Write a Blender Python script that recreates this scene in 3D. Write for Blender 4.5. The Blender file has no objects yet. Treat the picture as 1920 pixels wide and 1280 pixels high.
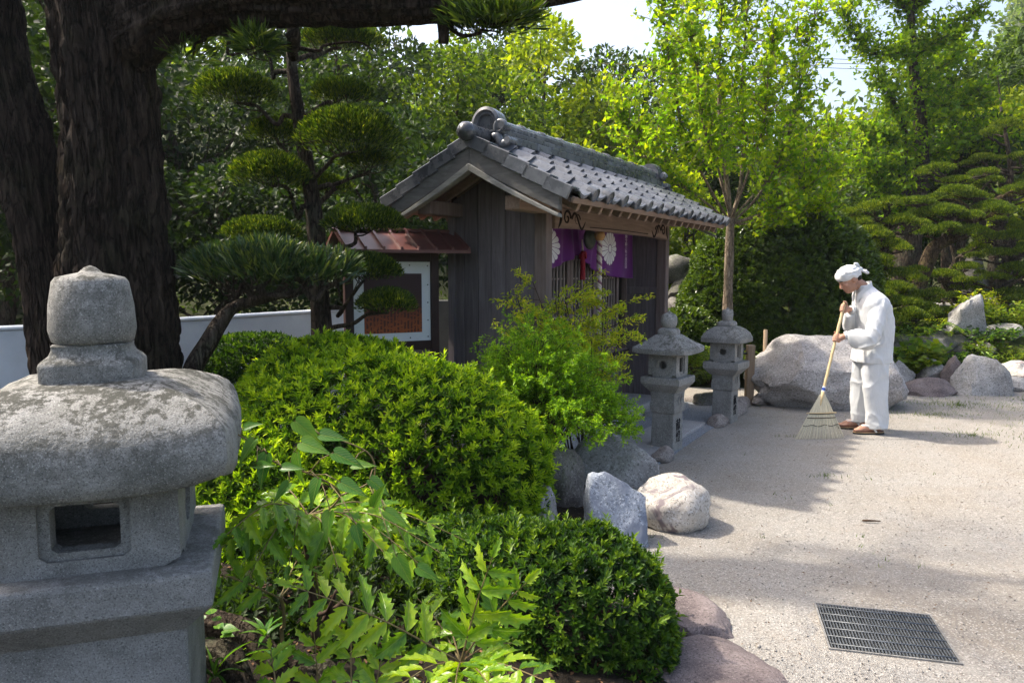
import bpy, bmesh, math, random
import numpy as np
from mathutils import Vector, Matrix, noise as mnoise

# ------------------------------------------------------------------ camera, world, sun, exposure
scene = bpy.context.scene
COL = scene.collection
cam_data = bpy.data.cameras.new('camera')
cam_data.lens = 26.25
cam_data.sensor_width = 36.0
cam_data.clip_start = 0.05
cam_data.clip_end = 3000.0
cam = bpy.data.objects.new('camera', cam_data)
COL.objects.link(cam)
cam.location = (0.0, 0.0, 1.58)
cam.rotation_euler = (math.radians(90.0) - math.atan(135.0 / 1400.0), 0.0, 0.0)
scene.camera = cam

SUN_EL = math.radians(53.0)
SUN_TO = Vector((-0.95, 0.31, 0.0)).normalized()          # horizontal direction towards the sun
world = bpy.data.worlds.new('World')
scene.world = world
world.use_nodes = True
wn = world.node_tree.nodes
wn.clear()
sky = wn.new('ShaderNodeTexSky')
sky.sky_type = 'NISHITA'
sky.sun_disc = False
sky.sun_elevation = SUN_EL
sky.sun_rotation = math.atan2(SUN_TO.x, SUN_TO.y)
sky.air_density = 1.0
sky.dust_density = 6.0
sky.ozone_density = 0.6
bg = wn.new('ShaderNodeBackground')
bg.inputs['Strength'].default_value = 0.15
wo = wn.new('ShaderNodeOutputWorld')
world.node_tree.links.new(sky.outputs[0], bg.inputs[0])
world.node_tree.links.new(bg.outputs[0], wo.inputs[0])

sun_data = bpy.data.lights.new('sun', 'SUN')
sun_data.energy = 2.9
sun_data.angle = math.radians(1.8)
sun_data.color = (1.0, 0.92, 0.79)
sun = bpy.data.objects.new('sun', sun_data)
COL.objects.link(sun)
sun_dir = Vector((SUN_TO.x * math.cos(SUN_EL), SUN_TO.y * math.cos(SUN_EL), math.sin(SUN_EL)))
sun.rotation_euler = sun_dir.to_track_quat('Z', 'Y').to_euler()
sun.location = (-20, 10, 30)

scene.view_settings.view_transform = 'Standard'
scene.view_settings.look = 'None'
scene.view_settings.exposure = 1.45
scene.view_settings.gamma = 1.0
scene.view_settings.use_curve_mapping = False
scene.render.engine = 'CYCLES'
scene.cycles.use_denoising = True
scene.cycles.max_bounces = 8
scene.cycles.diffuse_bounces = 4
scene.cycles.glossy_bounces = 2
scene.cycles.transmission_bounces = 4
scene.cycles.transparent_max_bounces = 4
scene.cycles.caustics_reflective = False
scene.cycles.caustics_refractive = False

rng = np.random.default_rng(11)
random.seed(5)
pi = math.pi

# ------------------------------------------------------------------ helpers
def lnk(o, parent=None):
    COL.objects.link(o)
    if parent is not None:
        o.parent = parent
    return o

def tag(o, label=None, cat=None, group=None, kind=None):
    if label: o['label'] = label
    if cat: o['category'] = cat
    if group: o['group'] = group
    if kind: o['kind'] = kind
    return o

def empty(name, loc=(0, 0, 0), rz=0.0, parent=None):
    o = bpy.data.objects.new(name, None)
    o.empty_display_size = 0.1
    o.location = loc
    o.rotation_euler = (0, 0, rz)
    return lnk(o, parent)

def ob(name, mesh, parent=None, loc=None, rot=None, scale=None, matrix=None):
    o = bpy.data.objects.new(name, mesh)
    if matrix is not None:
        o.matrix_local = matrix
    if loc is not None: o.location = loc
    if rot is not None: o.rotation_euler = rot
    if scale is not None: o.scale = (scale, scale, scale) if isinstance(scale, (int, float)) else scale
    return lnk(o, parent)

def copy_tree(o, parent=None):
    c = o.copy()
    COL.objects.link(c)
    c.parent = parent
    for ch in list(o.children):
        copy_tree(ch, c)
    return c

def frame(d, n=None):
    """4x4 rotation with X along d and Z close to n."""
    d = Vector(d).normalized()
    n = Vector(n) if n is not None else Vector((0, 0, 1))
    s = n.cross(d)
    if s.length < 1e-4:
        s = Vector((0, 1, 0)).cross(d)
        if s.length < 1e-4: s = Vector((1, 0, 0)).cross(d)
    s.normalize()
    n = d.cross(s)
    return Matrix(((d.x, s.x, n.x, 0), (d.y, s.y, n.y, 0), (d.z, s.z, n.z, 0), (0, 0, 0, 1)))

class MB:
    def __init__(s):
        s.v = []; s.f = []
    def add(s, vs, fs):
        k = len(s.v)
        s.v += [tuple(p) for p in vs]
        s.f += [tuple(i + k for i in f) for f in fs]
        return s
    def box(s, c, size, R=None):
        hx, hy, hz = size[0] / 2, size[1] / 2, size[2] / 2
        P = [Vector((x, y, z)) for x in (-hx, hx) for y in (-hy, hy) for z in (-hz, hz)]
        if R is not None: P = [R @ p for p in P]
        c = Vector(c)
        return s.add([p + c for p in P], [(0, 1, 3, 2), (4, 6, 7, 5), (0, 4, 5, 1), (2, 3, 7, 6), (0, 2, 6, 4), (1, 5, 7, 3)])
    def bx(s, x0, x1, y0, y1, z0, z1):
        return s.box(((x0 + x1) / 2, (y0 + y1) / 2, (z0 + z1) / 2), (x1 - x0, y1 - y0, z1 - z0))
    def loft(s, rings, cap=True, closed=True):
        n = len(rings[0]); k = len(s.v); fs = []
        for r in rings: s.v += [tuple(p) for p in r]
        m = n if closed else n - 1
        for i in range(len(rings) - 1):
            for j in range(m):
                a = k + i * n + j; b = k + i * n + (j + 1) % n
                fs.append((a, b, b + n, a + n))
        if cap:
            fs.append(tuple(k + j for j in reversed(range(n))))
            fs.append(tuple(k + (len(rings) - 1) * n + j for j in range(n)))
        s.f += fs
        return s
    def tube(s, pts, rad, n=8, cap=True, wob=0.0, squash=1.0):
        pts = [Vector(p) for p in pts]
        if isinstance(rad, (int, float)): rad = [rad] * len(pts)
        rings = []; prev = None
        for i, p in enumerate(pts):
            t = (pts[min(i + 1, len(pts) - 1)] - pts[max(i - 1, 0)])
            if t.length < 1e-9: t = Vector((0, 0, 1))
            t.normalize()
            if prev is None:
                u = t.cross(Vector((0.3, 0.9, 0.2)))
                if u.length < 0.1: u = t.cross(Vector((1, 0, 0)))
            else:
                u = prev - t * prev.dot(t)
            u.normalize(); prev = u
            w = t.cross(u)
            ring = []
            for j in range(n):
                a = 2 * pi * j / n
                r = rad[i]
                if wob: r *= 1 + wob * mnoise.noise(Vector((math.cos(a) * 1.3 + p.x * 2, math.sin(a) * 1.3 + p.y * 2, p.z * 2)))
                ring.append(p + (u * math.cos(a) + w * math.sin(a) * squash) * r)
            rings.append(ring)
        return s.loft(rings, cap)
    def lathe(s, prof, n=24, c=(0, 0, 0), power=None):
        """prof: list of (r, z).  power: superellipse exponent for squarish rings."""
        rings = []
        for r, z in prof:
            ring = []
            for j in range(n):
                a = 2 * pi * j / n
                q = 1.0
                if power: q = (abs(math.cos(a)) ** power + abs(math.sin(a)) ** power) ** (-1.0 / power)
                ring.append((c[0] + r * q * math.cos(a), c[1] + r * q * math.sin(a), c[2] + z))
            rings.append(ring)
        return s.loft(rings, True)
    def xf(s, M):
        s.v = [tuple(M @ Vector(p)) for p in s.v]
        return s
    def mesh(s, name, mat, smooth=False, bevel=0.0, seg=1, angle=None):
        me = bpy.data.meshes.new(name)
        me.from_pydata(s.v, [], s.f)
        if bevel > 0:
            bm = bmesh.new(); bm.from_mesh(me)
            bmesh.ops.recalc_face_normals(bm, faces=bm.faces)
            ed = [e for e in bm.edges if len(e.link_faces) == 2 and e.calc_face_angle(0) > 0.5]
            bmesh.ops.bevel(bm, geom=ed, offset=bevel, segments=seg, affect='EDGES', profile=0.5, clamp_overlap=True)
            bm.to_mesh(me); bm.free()
        else:
            bm = bmesh.new(); bm.from_mesh(me)
            bmesh.ops.recalc_face_normals(bm, faces=bm.faces)
            bm.to_mesh(me); bm.free()
        if smooth:
            me.polygons.foreach_set('use_smooth', [True] * len(me.polygons))
            if angle: me.set_sharp_from_angle(angle=math.radians(angle))
        me.materials.append(mat)
        return me
    def build(s, name, mat, parent=None, smooth=False, bevel=0.0, seg=1, loc=None, rot=None, angle=None):
        return ob(name, s.mesh(name, mat, smooth, bevel, seg, angle), parent, loc, rot)

# ---- leaves in bulk -------------------------------------------------
SHAPES = {
    'diamond': (np.array([(0, 0, 0), (.45, .5, .10), (1, 0, -.06), (.45, -.5, .10)]), [(0, 1, 2), (0, 2, 3)]),
    'oval': (np.array([(0, 0, 0), (.3, .42, .07), (.7, .40, .06), (1, 0, -.08), (.7, -.40, .06), (.3, -.42, .07)]),
             [(0, 3, 2, 1), (0, 5, 4, 3)]),
    'strap': (np.array([(0, 0, 0), (.3, .5, .02), (.7, .42, -.03), (1, 0, -.14), (.7, -.42, -.03), (.3, -.5, .02)]),
              [(0, 1, 5), (1, 2, 4, 5), (2, 3, 4)]),
    'fan': (np.array([(0, 0, 0), (.35, .06, .02), (.9, .62, .08), (1.0, .2, .0), (.82, 0, .05), (1.0, -.2, .0), (.9, -.62, .08)]),
            [(0, 2, 3, 4), (0, 4, 5, 6)]),
    'needle': (np.array([(0, .5, 0), (0, -.5, 0), (1, 0, 0)]), [(0, 1, 2)]),
}

def unit(a):
    return a / np.maximum(np.linalg.norm(a, axis=-1, keepdims=True), 1e-9)

def rand_unit(n):
    return unit(rng.normal(size=(n, 3)))

def raw_mesh(name, V, F, mat, rnd=None, smooth=False):
    """V (n,3); F list of (k,m) int arrays with equal m in each."""
    me = bpy.data.meshes.new(name)
    me.vertices.add(len(V))
    me.vertices.foreach_set('co', np.asarray(V, np.float32).ravel())
    starts = []; loops = []; off = 0
    for f in F:
        k, m = f.shape
        starts.append(off + np.arange(k) * m)
        loops.append(f.ravel()); off += k * m
    loops = np.concatenate(loops).astype(np.int32); starts = np.concatenate(starts).astype(np.int32)
    me.loops.add(len(loops)); me.loops.foreach_set('vertex_index', loops)
    me.polygons.add(len(starts)); me.polygons.foreach_set('loop_start', starts)
    me.update(calc_edges=True)
    if smooth: me.polygons.foreach_set('use_smooth', np.ones(len(starts), bool))
    if rnd is not None:
        at = me.attributes.new('rnd', 'FLOAT', 'FACE')
        at.data.foreach_set('value', np.asarray(rnd, np.float32))
    me.materials.append(mat)
    return me

def leaf_mesh(name, pos, d, n, L, W, mat, shape='diamond', rnd=None):
    T, Fs = SHAPES[shape]
    N = len(pos)
    d = unit(d); s = np.cross(n, d)
    bad = np.linalg.norm(s, axis=1) < 1e-3
    s[bad] = np.cross(d[bad], np.array([.31, .2, .93])); s = unit(s); n = np.cross(d, s)
    L = np.broadcast_to(np.asarray(L, float), (N,)); W = np.broadcast_to(np.asarray(W, float), (N,))
    V = pos[:, None, :] + (L[:, None] * T[None, :, 0])[..., None] * d[:, None, :] \
        + (W[:, None] * T[None, :, 1])[..., None] * s[:, None, :] + (L[:, None] * T[None, :, 2])[..., None] * n[:, None, :]
    k = len(T)
    if rnd is None: rnd = rng.random(N)
    by = {}
    for f in Fs: by.setdefault(len(f), []).append(f)
    F = []; R = []
    for m, fl in by.items():
        fl = np.array(fl)
        F.append((np.arange(N)[:, None, None] * k + fl[None]).reshape(-1, m))
        R.append(np.repeat(rnd, len(fl)))
    return raw_mesh(name, V.reshape(-1, 3), F, mat, np.concatenate(R))

def blob_leaves(centers, radii, counts, up=0.3, shell=0.55, droop=0.0):
    """points and directions for leaves filling ellipsoid clumps (more towards the shell)."""
    P = []; D = []
    for c, r, k in zip(centers, radii, counts):
        u = rand_unit(k); rad = shell + (1 - shell) * rng.random(k) ** 0.6
        rad = np.where(rng.random(k) < 0.25, rng.random(k) ** .5, rad)
        P.append(np.asarray(c) + u * rad[:, None] * np.asarray(r))
        dd = u * 0.8 + rand_unit(k) * 0.8; dd[:, 2] += up - droop
        D.append(dd)
    return np.concatenate(P), unit(np.concatenate(D))
# ------------------------------------------------------------------ materials
class NT:
    def __init__(s, name):
        s.m = bpy.data.materials.new(name); s.m.use_nodes = True
        s.t = s.m.node_tree; s.n = s.t.nodes; s.l = s.t.links
        s.n.clear()
        s.out = s.n.new('ShaderNodeOutputMaterial')
    def node(s, typ, **kw):
        x = s.n.new(typ)
        for k, v in kw.items():
            if k in x.inputs: s.put(x.inputs[k], v)
            else: setattr(x, k, v)
        return x
    def put(s, inp, v):
        if isinstance(v, bpy.types.NodeSocket): s.l.new(v, inp)
        else: inp.default_value = v
    def coord(s, which='Object', scale=(1, 1, 1), rot=(0, 0, 0), jitter=False):
        tc = s.node('ShaderNodeTexCoord')
        mp = s.node('ShaderNodeMapping')
        s.l.new(tc.outputs[which], mp.inputs[0])
        mp.inputs['Scale'].default_value = scale; mp.inputs['Rotation'].default_value = rot
        if jitter:
            oi = s.node('ShaderNodeObjectInfo')
            ml = s.node('ShaderNodeMath', operation='MULTIPLY'); s.l.new(oi.outputs['Random'], ml.inputs[0]); ml.inputs[1].default_value = 37.0
            cb = s.node('ShaderNodeCombineXYZ')
            for i in range(3): s.l.new(ml.outputs[0], cb.inputs[i])
            s.l.new(cb.outputs[0], mp.inputs['Location'])
        return mp.outputs[0]
    def noise(s, vec, scale, detail=4, rough=0.6, dist=0.0):
        x = s.node('ShaderNodeTexNoise'); s.l.new(vec, x.inputs['Vector'])
        x.inputs['Scale'].default_value = scale; x.inputs['Detail'].default_value = detail
        x.inputs['Roughness'].default_value = rough; x.inputs['Distortion'].default_value = dist
        return x.outputs['Fac']
    def voro(s, vec, scale, feature='F1', out='Distance'):
        x = s.node('ShaderNodeTexVoronoi'); x.feature = feature; s.l.new(vec, x.inputs['Vector'])
        x.inputs['Scale'].default_value = scale
        return x.outputs[out]
    def ramp(s, fac, stops, interp='LINEAR'):
        x = s.node('ShaderNodeValToRGB'); cr = x.color_ramp; cr.interpolation = interp
        while len(cr.elements) < len(stops): cr.elements.new(0.5)
        for e, (p, c) in zip(cr.elements, stops):
            e.position = p; e.color = (*c, 1) if len(c) == 3 else c
        s.l.new(fac, x.inputs[0])
        return x.outputs[0]
    def mix(s, fac, a, b, mode='MIX'):
        x = s.node('ShaderNodeMix'); x.data_type = 'RGBA'; x.blend_type = mode
        s.put(x.inputs[0], fac)
        for i, v in ((6, a), (7, b)):
            if isinstance(v, tuple) and len(v) == 3: v = (*v, 1)
            s.put(x.inputs[i], v)
        return x.outputs[2]
    def math(s, op, a, b=0.0, clamp=False):
        x = s.node('ShaderNodeMath', operation=op); x.use_clamp = clamp
        s.put(x.inputs[0], a); s.put(x.inputs[1], b)
        return x.outputs[0]
    def bump(s, h, strength=0.4, dist=0.01, normal=None):
        x = s.node('ShaderNodeBump'); s.l.new(h, x.inputs['Height'])
        x.inputs['Strength'].default_value = strength; x.inputs['Distance'].default_value = dist
        if normal is not None: s.l.new(normal, x.inputs['Normal'])
        return x.outputs[0]
    def bsdf(s, col, rough=0.7, normal=None, spec=0.3, **kw):
        x = s.node('ShaderNodeBsdfPrincipled')
        if isinstance(col, tuple) and len(col) == 3: col = (*col, 1)
        s.put(x.inputs['Base Color'], col); s.put(x.inputs['Roughness'], rough)
        x.inputs['Specular IOR Level'].default_value = spec
        for k, v in kw.items(): s.put(x.inputs[k], v)
        if normal is not None: s.l.new(normal, x.inputs['Normal'])
        s.l.new(x.outputs[0], s.out.inputs[0])
        return x

def m_leaf(name, cols, trans=0.45, rough=0.5, tcol=None, spec=0.22, var=0.25, vein=False):
    t = NT(name)
    at = t.node('ShaderNodeAttribute'); at.attribute_name = 'rnd'
    oi = t.node('ShaderNodeObjectInfo')
    v = t.coord('Object'); nz = t.noise(v, 2.3, 2)
    f = t.math('ADD', at.outputs['Fac'], t.math('MULTIPLY', t.math('SUBTRACT', nz, 0.5), var * 2))
    f = t.math('ADD', f, t.math('MULTIPLY', t.math('SUBTRACT', oi.outputs['Random'], 0.5), var), True)
    n = len(cols)
    c = t.ramp(f, [(i / max(n - 1, 1), k) for i, k in enumerate(cols)])
    nm = None
    if vein:
        sx = t.node('ShaderNodeSeparateXYZ'); t.l.new(v, sx.inputs[0])
        ay = t.math('ABSOLUTE', sx.outputs[1])
        sv = t.math('SINE', t.math('MULTIPLY', t.math('SUBTRACT', sx.outputs[0], t.math('MULTIPLY', ay, .9)), 48.0))
        side = t.ramp(sv, [(.90, (0, 0, 0)), (.99, (1, 1, 1))]); mid = t.ramp(ay, [(.006, (1, 1, 1)), (.03, (0, 0, 0))])
        vm = t.math('MAXIMUM', t.math('MULTIPLY', side, .55), mid)
        bl = t.ramp(t.noise(v, 7.0, 4, .7), [(.58, (0, 0, 0)), (.72, (1, 1, 1))])
        c = t.mix(t.math('MULTIPLY', bl, .35), c, (.20, .21, .03))
        c = t.mix(t.math('MULTIPLY', vm, .45), c, (.36, .46, .10))
        nm = t.bump(t.math('SUBTRACT', 1.0, vm), .5, .004)
    p = t.bsdf(c, rough, nm, spec)
    tr = t.node('ShaderNodeBsdfTranslucent')
    tc = t.mix(1.0, c, tcol or (1.75, 1.65, 0.42), 'MULTIPLY')
    t.l.new(tc, tr.inputs[0])
    mx = t.node('ShaderNodeMixShader'); mx.inputs[0].default_value = trans
    t.l.new(p.outputs[0], mx.inputs[1]); t.l.new(tr.outputs[0], mx.inputs[2])
    t.l.new(mx.outputs[0], t.out.inputs[0])
    return t.m

def m_wood(name, c1, c2, c3, scale=(14, 14, 0.9), rough=0.75, bump=0.35):
    t = NT(name)
    v = t.coord('Object', scale, jitter=True)
    g = t.noise(v, 2.2, 6, 0.65, 1.2)
    v2 = t.coord('Object', (1.4, 1.4, 1.4), jitter=True)
    st = t.noise(v2, 1.6, 4)
    c = t.ramp(g, [(0.25, c1), (0.55, c2), (0.8, c3)])
    oi = t.node('ShaderNodeObjectInfo')
    br = t.math('ADD', t.math('MULTIPLY', oi.outputs['Random'], 0.35), 0.8)
    hs = t.node('ShaderNodeHueSaturation'); t.l.new(c, hs.inputs['Color']); t.l.new(br, hs.inputs['Value'])
    c = t.mix(t.math('MULTIPLY', t.ramp(st, [(0.45, (0, 0, 0)), (0.75, (1, 1, 1))]), 0.35), hs.outputs[0], tuple(x * 0.55 for x in c1))
    t.bsdf(c, rough, t.bump(g, bump, 0.004), 0.25)
    return t.m

def m_stone(name, base, dark, light, speck=140.0, lichen=None, lich_amt=0.55, bump=0.5, patch=3.0, rough=0.85, jitter=False, patchcol=None):
    t = NT(name)
    v = t.coord('Object', jitter=jitter)
    big = t.noise(v, patch, 5, 0.65, 0.4)
    c = t.ramp(big, [(0.3, dark), (0.5, base), (0.72, light)])
    sp = t.noise(v, speck, 2, 0.9)
    c = t.mix(t.math('MULTIPLY', t.ramp(sp, [(0.52, (0, 0, 0)), (0.64, (1, 1, 1))]), .8), c, tuple(x * 0.30 for x in base))
    sp2 = t.noise(t.coord('Object', (1.3, 1.3, 1.3), (1, 2, .5), jitter=jitter), speck * 0.8, 2, 0.9)
    c = t.mix(t.math('MULTIPLY', t.ramp(sp2, [(0.55, (0, 0, 0)), (0.68, (1, 1, 1))]), .6), c, tuple(min(x * 1.5, 0.7) for x in light))
    if patchcol:
        pn = t.noise(t.coord('Object', (1, 1, 1), (.3, 1.1, 2), jitter=jitter), 2.6, 4, 0.6, 0.8)
        c = t.mix(t.ramp(pn, [(0.50, (0, 0, 0)), (0.54, (1, 1, 1))]), c, patchcol)
    if lichen:
        ln = t.noise(v, 34.0, 6, 0.78)
        gm = t.node('ShaderNodeNewGeometry'); sx = t.node('ShaderNodeSeparateXYZ'); t.l.new(gm.outputs['Normal'], sx.inputs[0])
        upf = t.math('MULTIPLY', t.math('ADD', sx.outputs[2], 0.35), 0.8, True)
        msk = t.math('MULTIPLY', t.ramp(t.math('ADD', ln, t.math('MULTIPLY', t.math('SUBTRACT', t.noise(v, 4.0, 3), .5), .5)), [(0.47, (0, 0, 0)), (0.56, (1, 1, 1))]), t.math('MULTIPLY', upf, lich_amt))
        c = t.mix(msk, c, lichen)
    h = t.math('ADD', t.math('MULTIPLY', sp, 0.4), t.noise(v, speck * 0.3, 5, 0.7))
    t.bsdf(c, rough, t.bump(h, bump, 0.006), 0.25)
    return t.m

def m_bark(name, c1, c2, c3, scale=(16, 16, 2.2), bump=1.0, moss=None, moss_amt=0.4):
    t = NT(name)
    v = t.coord('Object', scale)
    g = t.noise(v, 1.3, 7, 0.7, 1.0)
    c = t.ramp(g, [(0.3, c1), (0.5, c2), (0.72, c3)])
    w = t.coord('Object')
    if moss:
        mn = t.noise(w, 3.2, 5, 0.7)
        c = t.mix(t.math('MULTIPLY', t.ramp(mn, [(0.5, (0, 0, 0)), (0.66, (1, 1, 1))]), moss_amt), c, moss)
    wv = t.coord('Object', (scale[0] * .55, scale[1] * .55, scale[2] * .75))
    dn = t.node('ShaderNodeTexNoise'); t.l.new(wv, dn.inputs['Vector']); dn.inputs['Scale'].default_value = 2.0
    ad = t.node('ShaderNodeVectorMath', operation='ADD'); t.l.new(wv, ad.inputs[0])
    sv = t.node('ShaderNodeVectorMath', operation='SCALE'); t.l.new(dn.outputs['Color'], sv.inputs[0]); sv.inputs['Scale'].default_value = 1.3
    t.l.new(sv.outputs[0], ad.inputs[1])
    ed = t.voro(ad.outputs[0], 1.6, 'DISTANCE_TO_EDGE')
    crack = t.ramp(ed, [(.0, (0, 0, 0)), (.14, (1, 1, 1))])
    c = t.mix(t.math('MULTIPLY', t.math('SUBTRACT', 1.0, crack), .75), c, tuple(x * .3 for x in c1))
    g = t.math('ADD', g, t.math('MULTIPLY', crack, .8))
    fb = t.noise(t.coord('Object', (scale[0] * 3.2, scale[1] * 3.2, scale[2] * 3.0)), 1.4, 5, .7, .6)
    c = t.mix(t.math('MULTIPLY', t.ramp(fb, [(.5, (0, 0, 0)), (.68, (1, 1, 1))]), .55), c, tuple(x * .35 for x in c1))
    t.bsdf(c, 0.92, t.bump(fb, bump * .9, 0.008, t.bump(g, bump, 0.02)), 0.12)
    return t.m

def m_plain(name, col, rough=0.6, spec=0.3, var=0.12, scale=6.0, bump=0.0, metallic=0.0, objvar=0.0):
    t = NT(name)
    v = t.coord('Object', jitter=True)
    n = t.noise(v, scale, 5, 0.65)
    c = t.ramp(n, [(0.3, tuple(x * (1 - var) for x in col)), (0.7, tuple(min(1, x * (1 + var)) for x in col))])
    if objvar:
        oi = t.node('ShaderNodeObjectInfo')
        hs = t.node('ShaderNodeHueSaturation'); t.l.new(c, hs.inputs['Color'])
        t.l.new(t.math('ADD', t.math('MULTIPLY', oi.outputs['Random'], objvar * 2), 1 - objvar), hs.inputs['Value']); c = hs.outputs[0]
    nm = t.bump(t.noise(v, scale * 12, 4), bump, 0.004) if bump else None
    t.bsdf(c, rough, nm, spec, Metallic=metallic)
    return t.m

M = {}
# foliage (leaf tones, some raised or lowered to carry light and shade)
M['azalea'] = m_leaf('azalea_leaf', [(0.0236, 0.06, 0.01), (0.0844, 0.19, 0.0125), (0.228, 0.37, 0.0175), (0.355, 0.48, 0.0275)], .50, .42)
M['azalea_dark'] = m_leaf('azalea_dark_leaf', [(0.0135, 0.038, 0.01), (0.0303, 0.08, 0.0125), (0.0717, 0.15, 0.015), (0.203, 0.31, 0.0312)], .38, .38)
M['box'] = m_leaf('honeysuckle_leaf', [(.070, .175, .012), (.175, .34, .015), (.29, .45, .025)], .48, .42)
M['nandina'] = m_leaf('nandina_leaf', [(.17, .28, .02), (.36, .46, .03), (.56, .54, .05)], .5, .45)
M['maki'] = m_leaf('podocarpus_leaf', [(.018, .040, .011), (.040, .080, .013), (.095, .150, .018), (.22, .26, .03)], .37, .42)
M['maki_fore'] = m_leaf('podocarpus_fore_leaf', [(0.0169, 0.042, 0.0225), (0.027, 0.062, 0.0275), (0.0464, 0.088, 0.03), (0.169, 0.21, 0.0625)], .28, .32, spec=.45)
M['ginkgo'] = m_leaf('ginkgo_leaf', [(.075, .17, .009), (.155, .28, .011), (.26, .37, .013), (.35, .42, .02)], .58, .55)
M['ginkgo_dark'] = m_leaf('ginkgo_mid_leaf', [(.06, .14, .009), (.12, .22, .011), (.22, .31, .014)], .60, .55)
M['camellia'] = m_leaf('camellia_leaf', [(.026, .052, .010), (.052, .096, .012), (.11, .17, .016)], .32, .30, spec=.45)
M['pine'] = m_leaf('pine_needles', [(.040, .072, .010), (.085, .145, .014), (.20, .25, .025)], .40, .55)
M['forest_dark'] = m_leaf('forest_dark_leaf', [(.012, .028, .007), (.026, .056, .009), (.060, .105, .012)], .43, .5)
M['forest_shaded'] = m_leaf('forest_shaded_leaf', [(.008, .020, .006), (.017, .040, .008), (.042, .078, .010)], .32, .5)  # darker forest leaf: the unlit gloom at the left is in its colour
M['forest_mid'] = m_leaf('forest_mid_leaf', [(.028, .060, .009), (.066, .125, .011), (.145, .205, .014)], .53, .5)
M['forest_light'] = m_leaf('forest_light_leaf', [(.075, .13, .009), (.165, .235, .011), (.29, .34, .016)], .58, .5)  # lighter forest leaf: the sunlit glow is put into its colour
M['fern'] = m_leaf('fern_leaf', [(0.0506, 0.11, 0.0125), (0.11, 0.19, 0.015), (0.219, 0.27, 0.025)], .48, .5)
M['mahonia'] = m_leaf('mahonia_leaf', [(.06, .16, .010), (.17, .33, .012), (.33, .46, .02)], .34, .30, spec=.40, var=.9, vein=True)
M['vine'] = m_leaf('vine_leaf', [(.035, .13, .015), (.065, .19, .018), (.12, .25, .02)], .38, .36, spec=.35, var=.8, vein=True)
M['grass'] = m_leaf('grass_blade', [(.05, .10, .02), (.10, .16, .03), (.2, .22, .07)], .4, .5)
M['litter'] = m_leaf('dry_leaf', [(.05, .03, .018), (.11, .055, .025), (.2, .11, .05)], .1, .7)
# bark
M['bark_old'] = m_bark('bark_old', (.013, .010, .008), (.040, .029, .022), (.10, .075, .058), moss=(.035, .04, .018), moss_amt=.35)
M['bark'] = m_bark('bark', (.035, .026, .02), (.08, .06, .045), (.15, .12, .09), scale=(26, 26, 4), moss=(.09, .11, .07), moss_amt=.5)
M['bark_pale'] = m_bark('bark_pale', (.14, .10, .07), (.24, .19, .14), (.34, .28, .21), scale=(26, 26, 4), bump=.6)
M['bark_moss'] = m_bark('bark_moss', (.03, .022, .015), (.07, .05, .03), (.13, .09, .06), scale=(20, 20, 6), moss=(.12, .11, .02), moss_amt=.8)
M['twig'] = m_plain('twig', (.07, .045, .03), .9, .1, .4, 30)
M['stem'] = m_plain('stem', (.16, .12, .05), .6, .3, .3, 30)
M['stem_dark'] = m_plain('stem_dark', (.06, .04, .03), .9, .1, .4, 30)
# stone
M['granite'] = m_stone('granite', (.235, .23, .212), (.115, .115, .10), (.35, .345, .325), 210, (.045, .045, .036), .95, .6, 7.0)
M['granite_clean'] = m_stone('granite_clean', (.24, .238, .23), (.145, .144, .138), (.33, .328, .318), 210, (.07, .07, .055), .45, .6, 6.0)
M['granite_far'] = m_stone('granite_far', (.27, .265, .25), (.19, .185, .17), (.37, .36, .34), 130, (.06, .06, .045), .8, .5)
M['rock_boulder'] = m_stone('rock_boulder', (.36, .34, .33), (.26, .24, .23), (.46, .45, .44), 45, (.20, .17, .14), .2, .7, 2.0)
M['rock_blue'] = m_stone('rock_blue', (.24, .27, .32), (.13, .15, .19), (.38, .40, .44), 60, None, 0, .7, 4.5, patchcol=(.17, .19, .235))
M['rock_white'] = m_stone('rock_white', (.46, .42, .37), (.34, .30, .26), (.56, .53, .48), 50, None, 0, .5, 3.0, patchcol=(.20, .165, .17))
M['rock_grey'] = m_stone('rock_grey', (.30, .29, .28), (.19, .18, .18), (.40, .39, .38), 50, (.12, .12, .08), .4, .7, 3.5, jitter=True)
M['rock_dark'] = m_stone('rock_dark', (.13, .12, .115), (.07, .065, .06), (.2, .19, .18), 50, (.07, .085, .03), .6, .7, 3.5, jitter=True)
M['rock_purple'] = m_stone('rock_purple', (.155, .125, .122), (.09, .072, .072), (.22, .185, .18), 90, None, 0, .8, 5.0, jitter=True)
M['pebble'] = m_stone('pebble', (.31, .285, .26), (.19, .175, .16), (.44, .42, .39), 60, jitter=False, patch=60)
M['kerb'] = m_stone('kerb', (.24, .21, .19), (.15, .13, .12), (.33, .3, .28), 50, None, 0, .6, 5, jitter=True)
M['slab'] = m_stone('slab', (.36, .35, .345), (.29, .28, .28), (.43, .42, .41), 110, None, 0, .3, 3)
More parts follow.
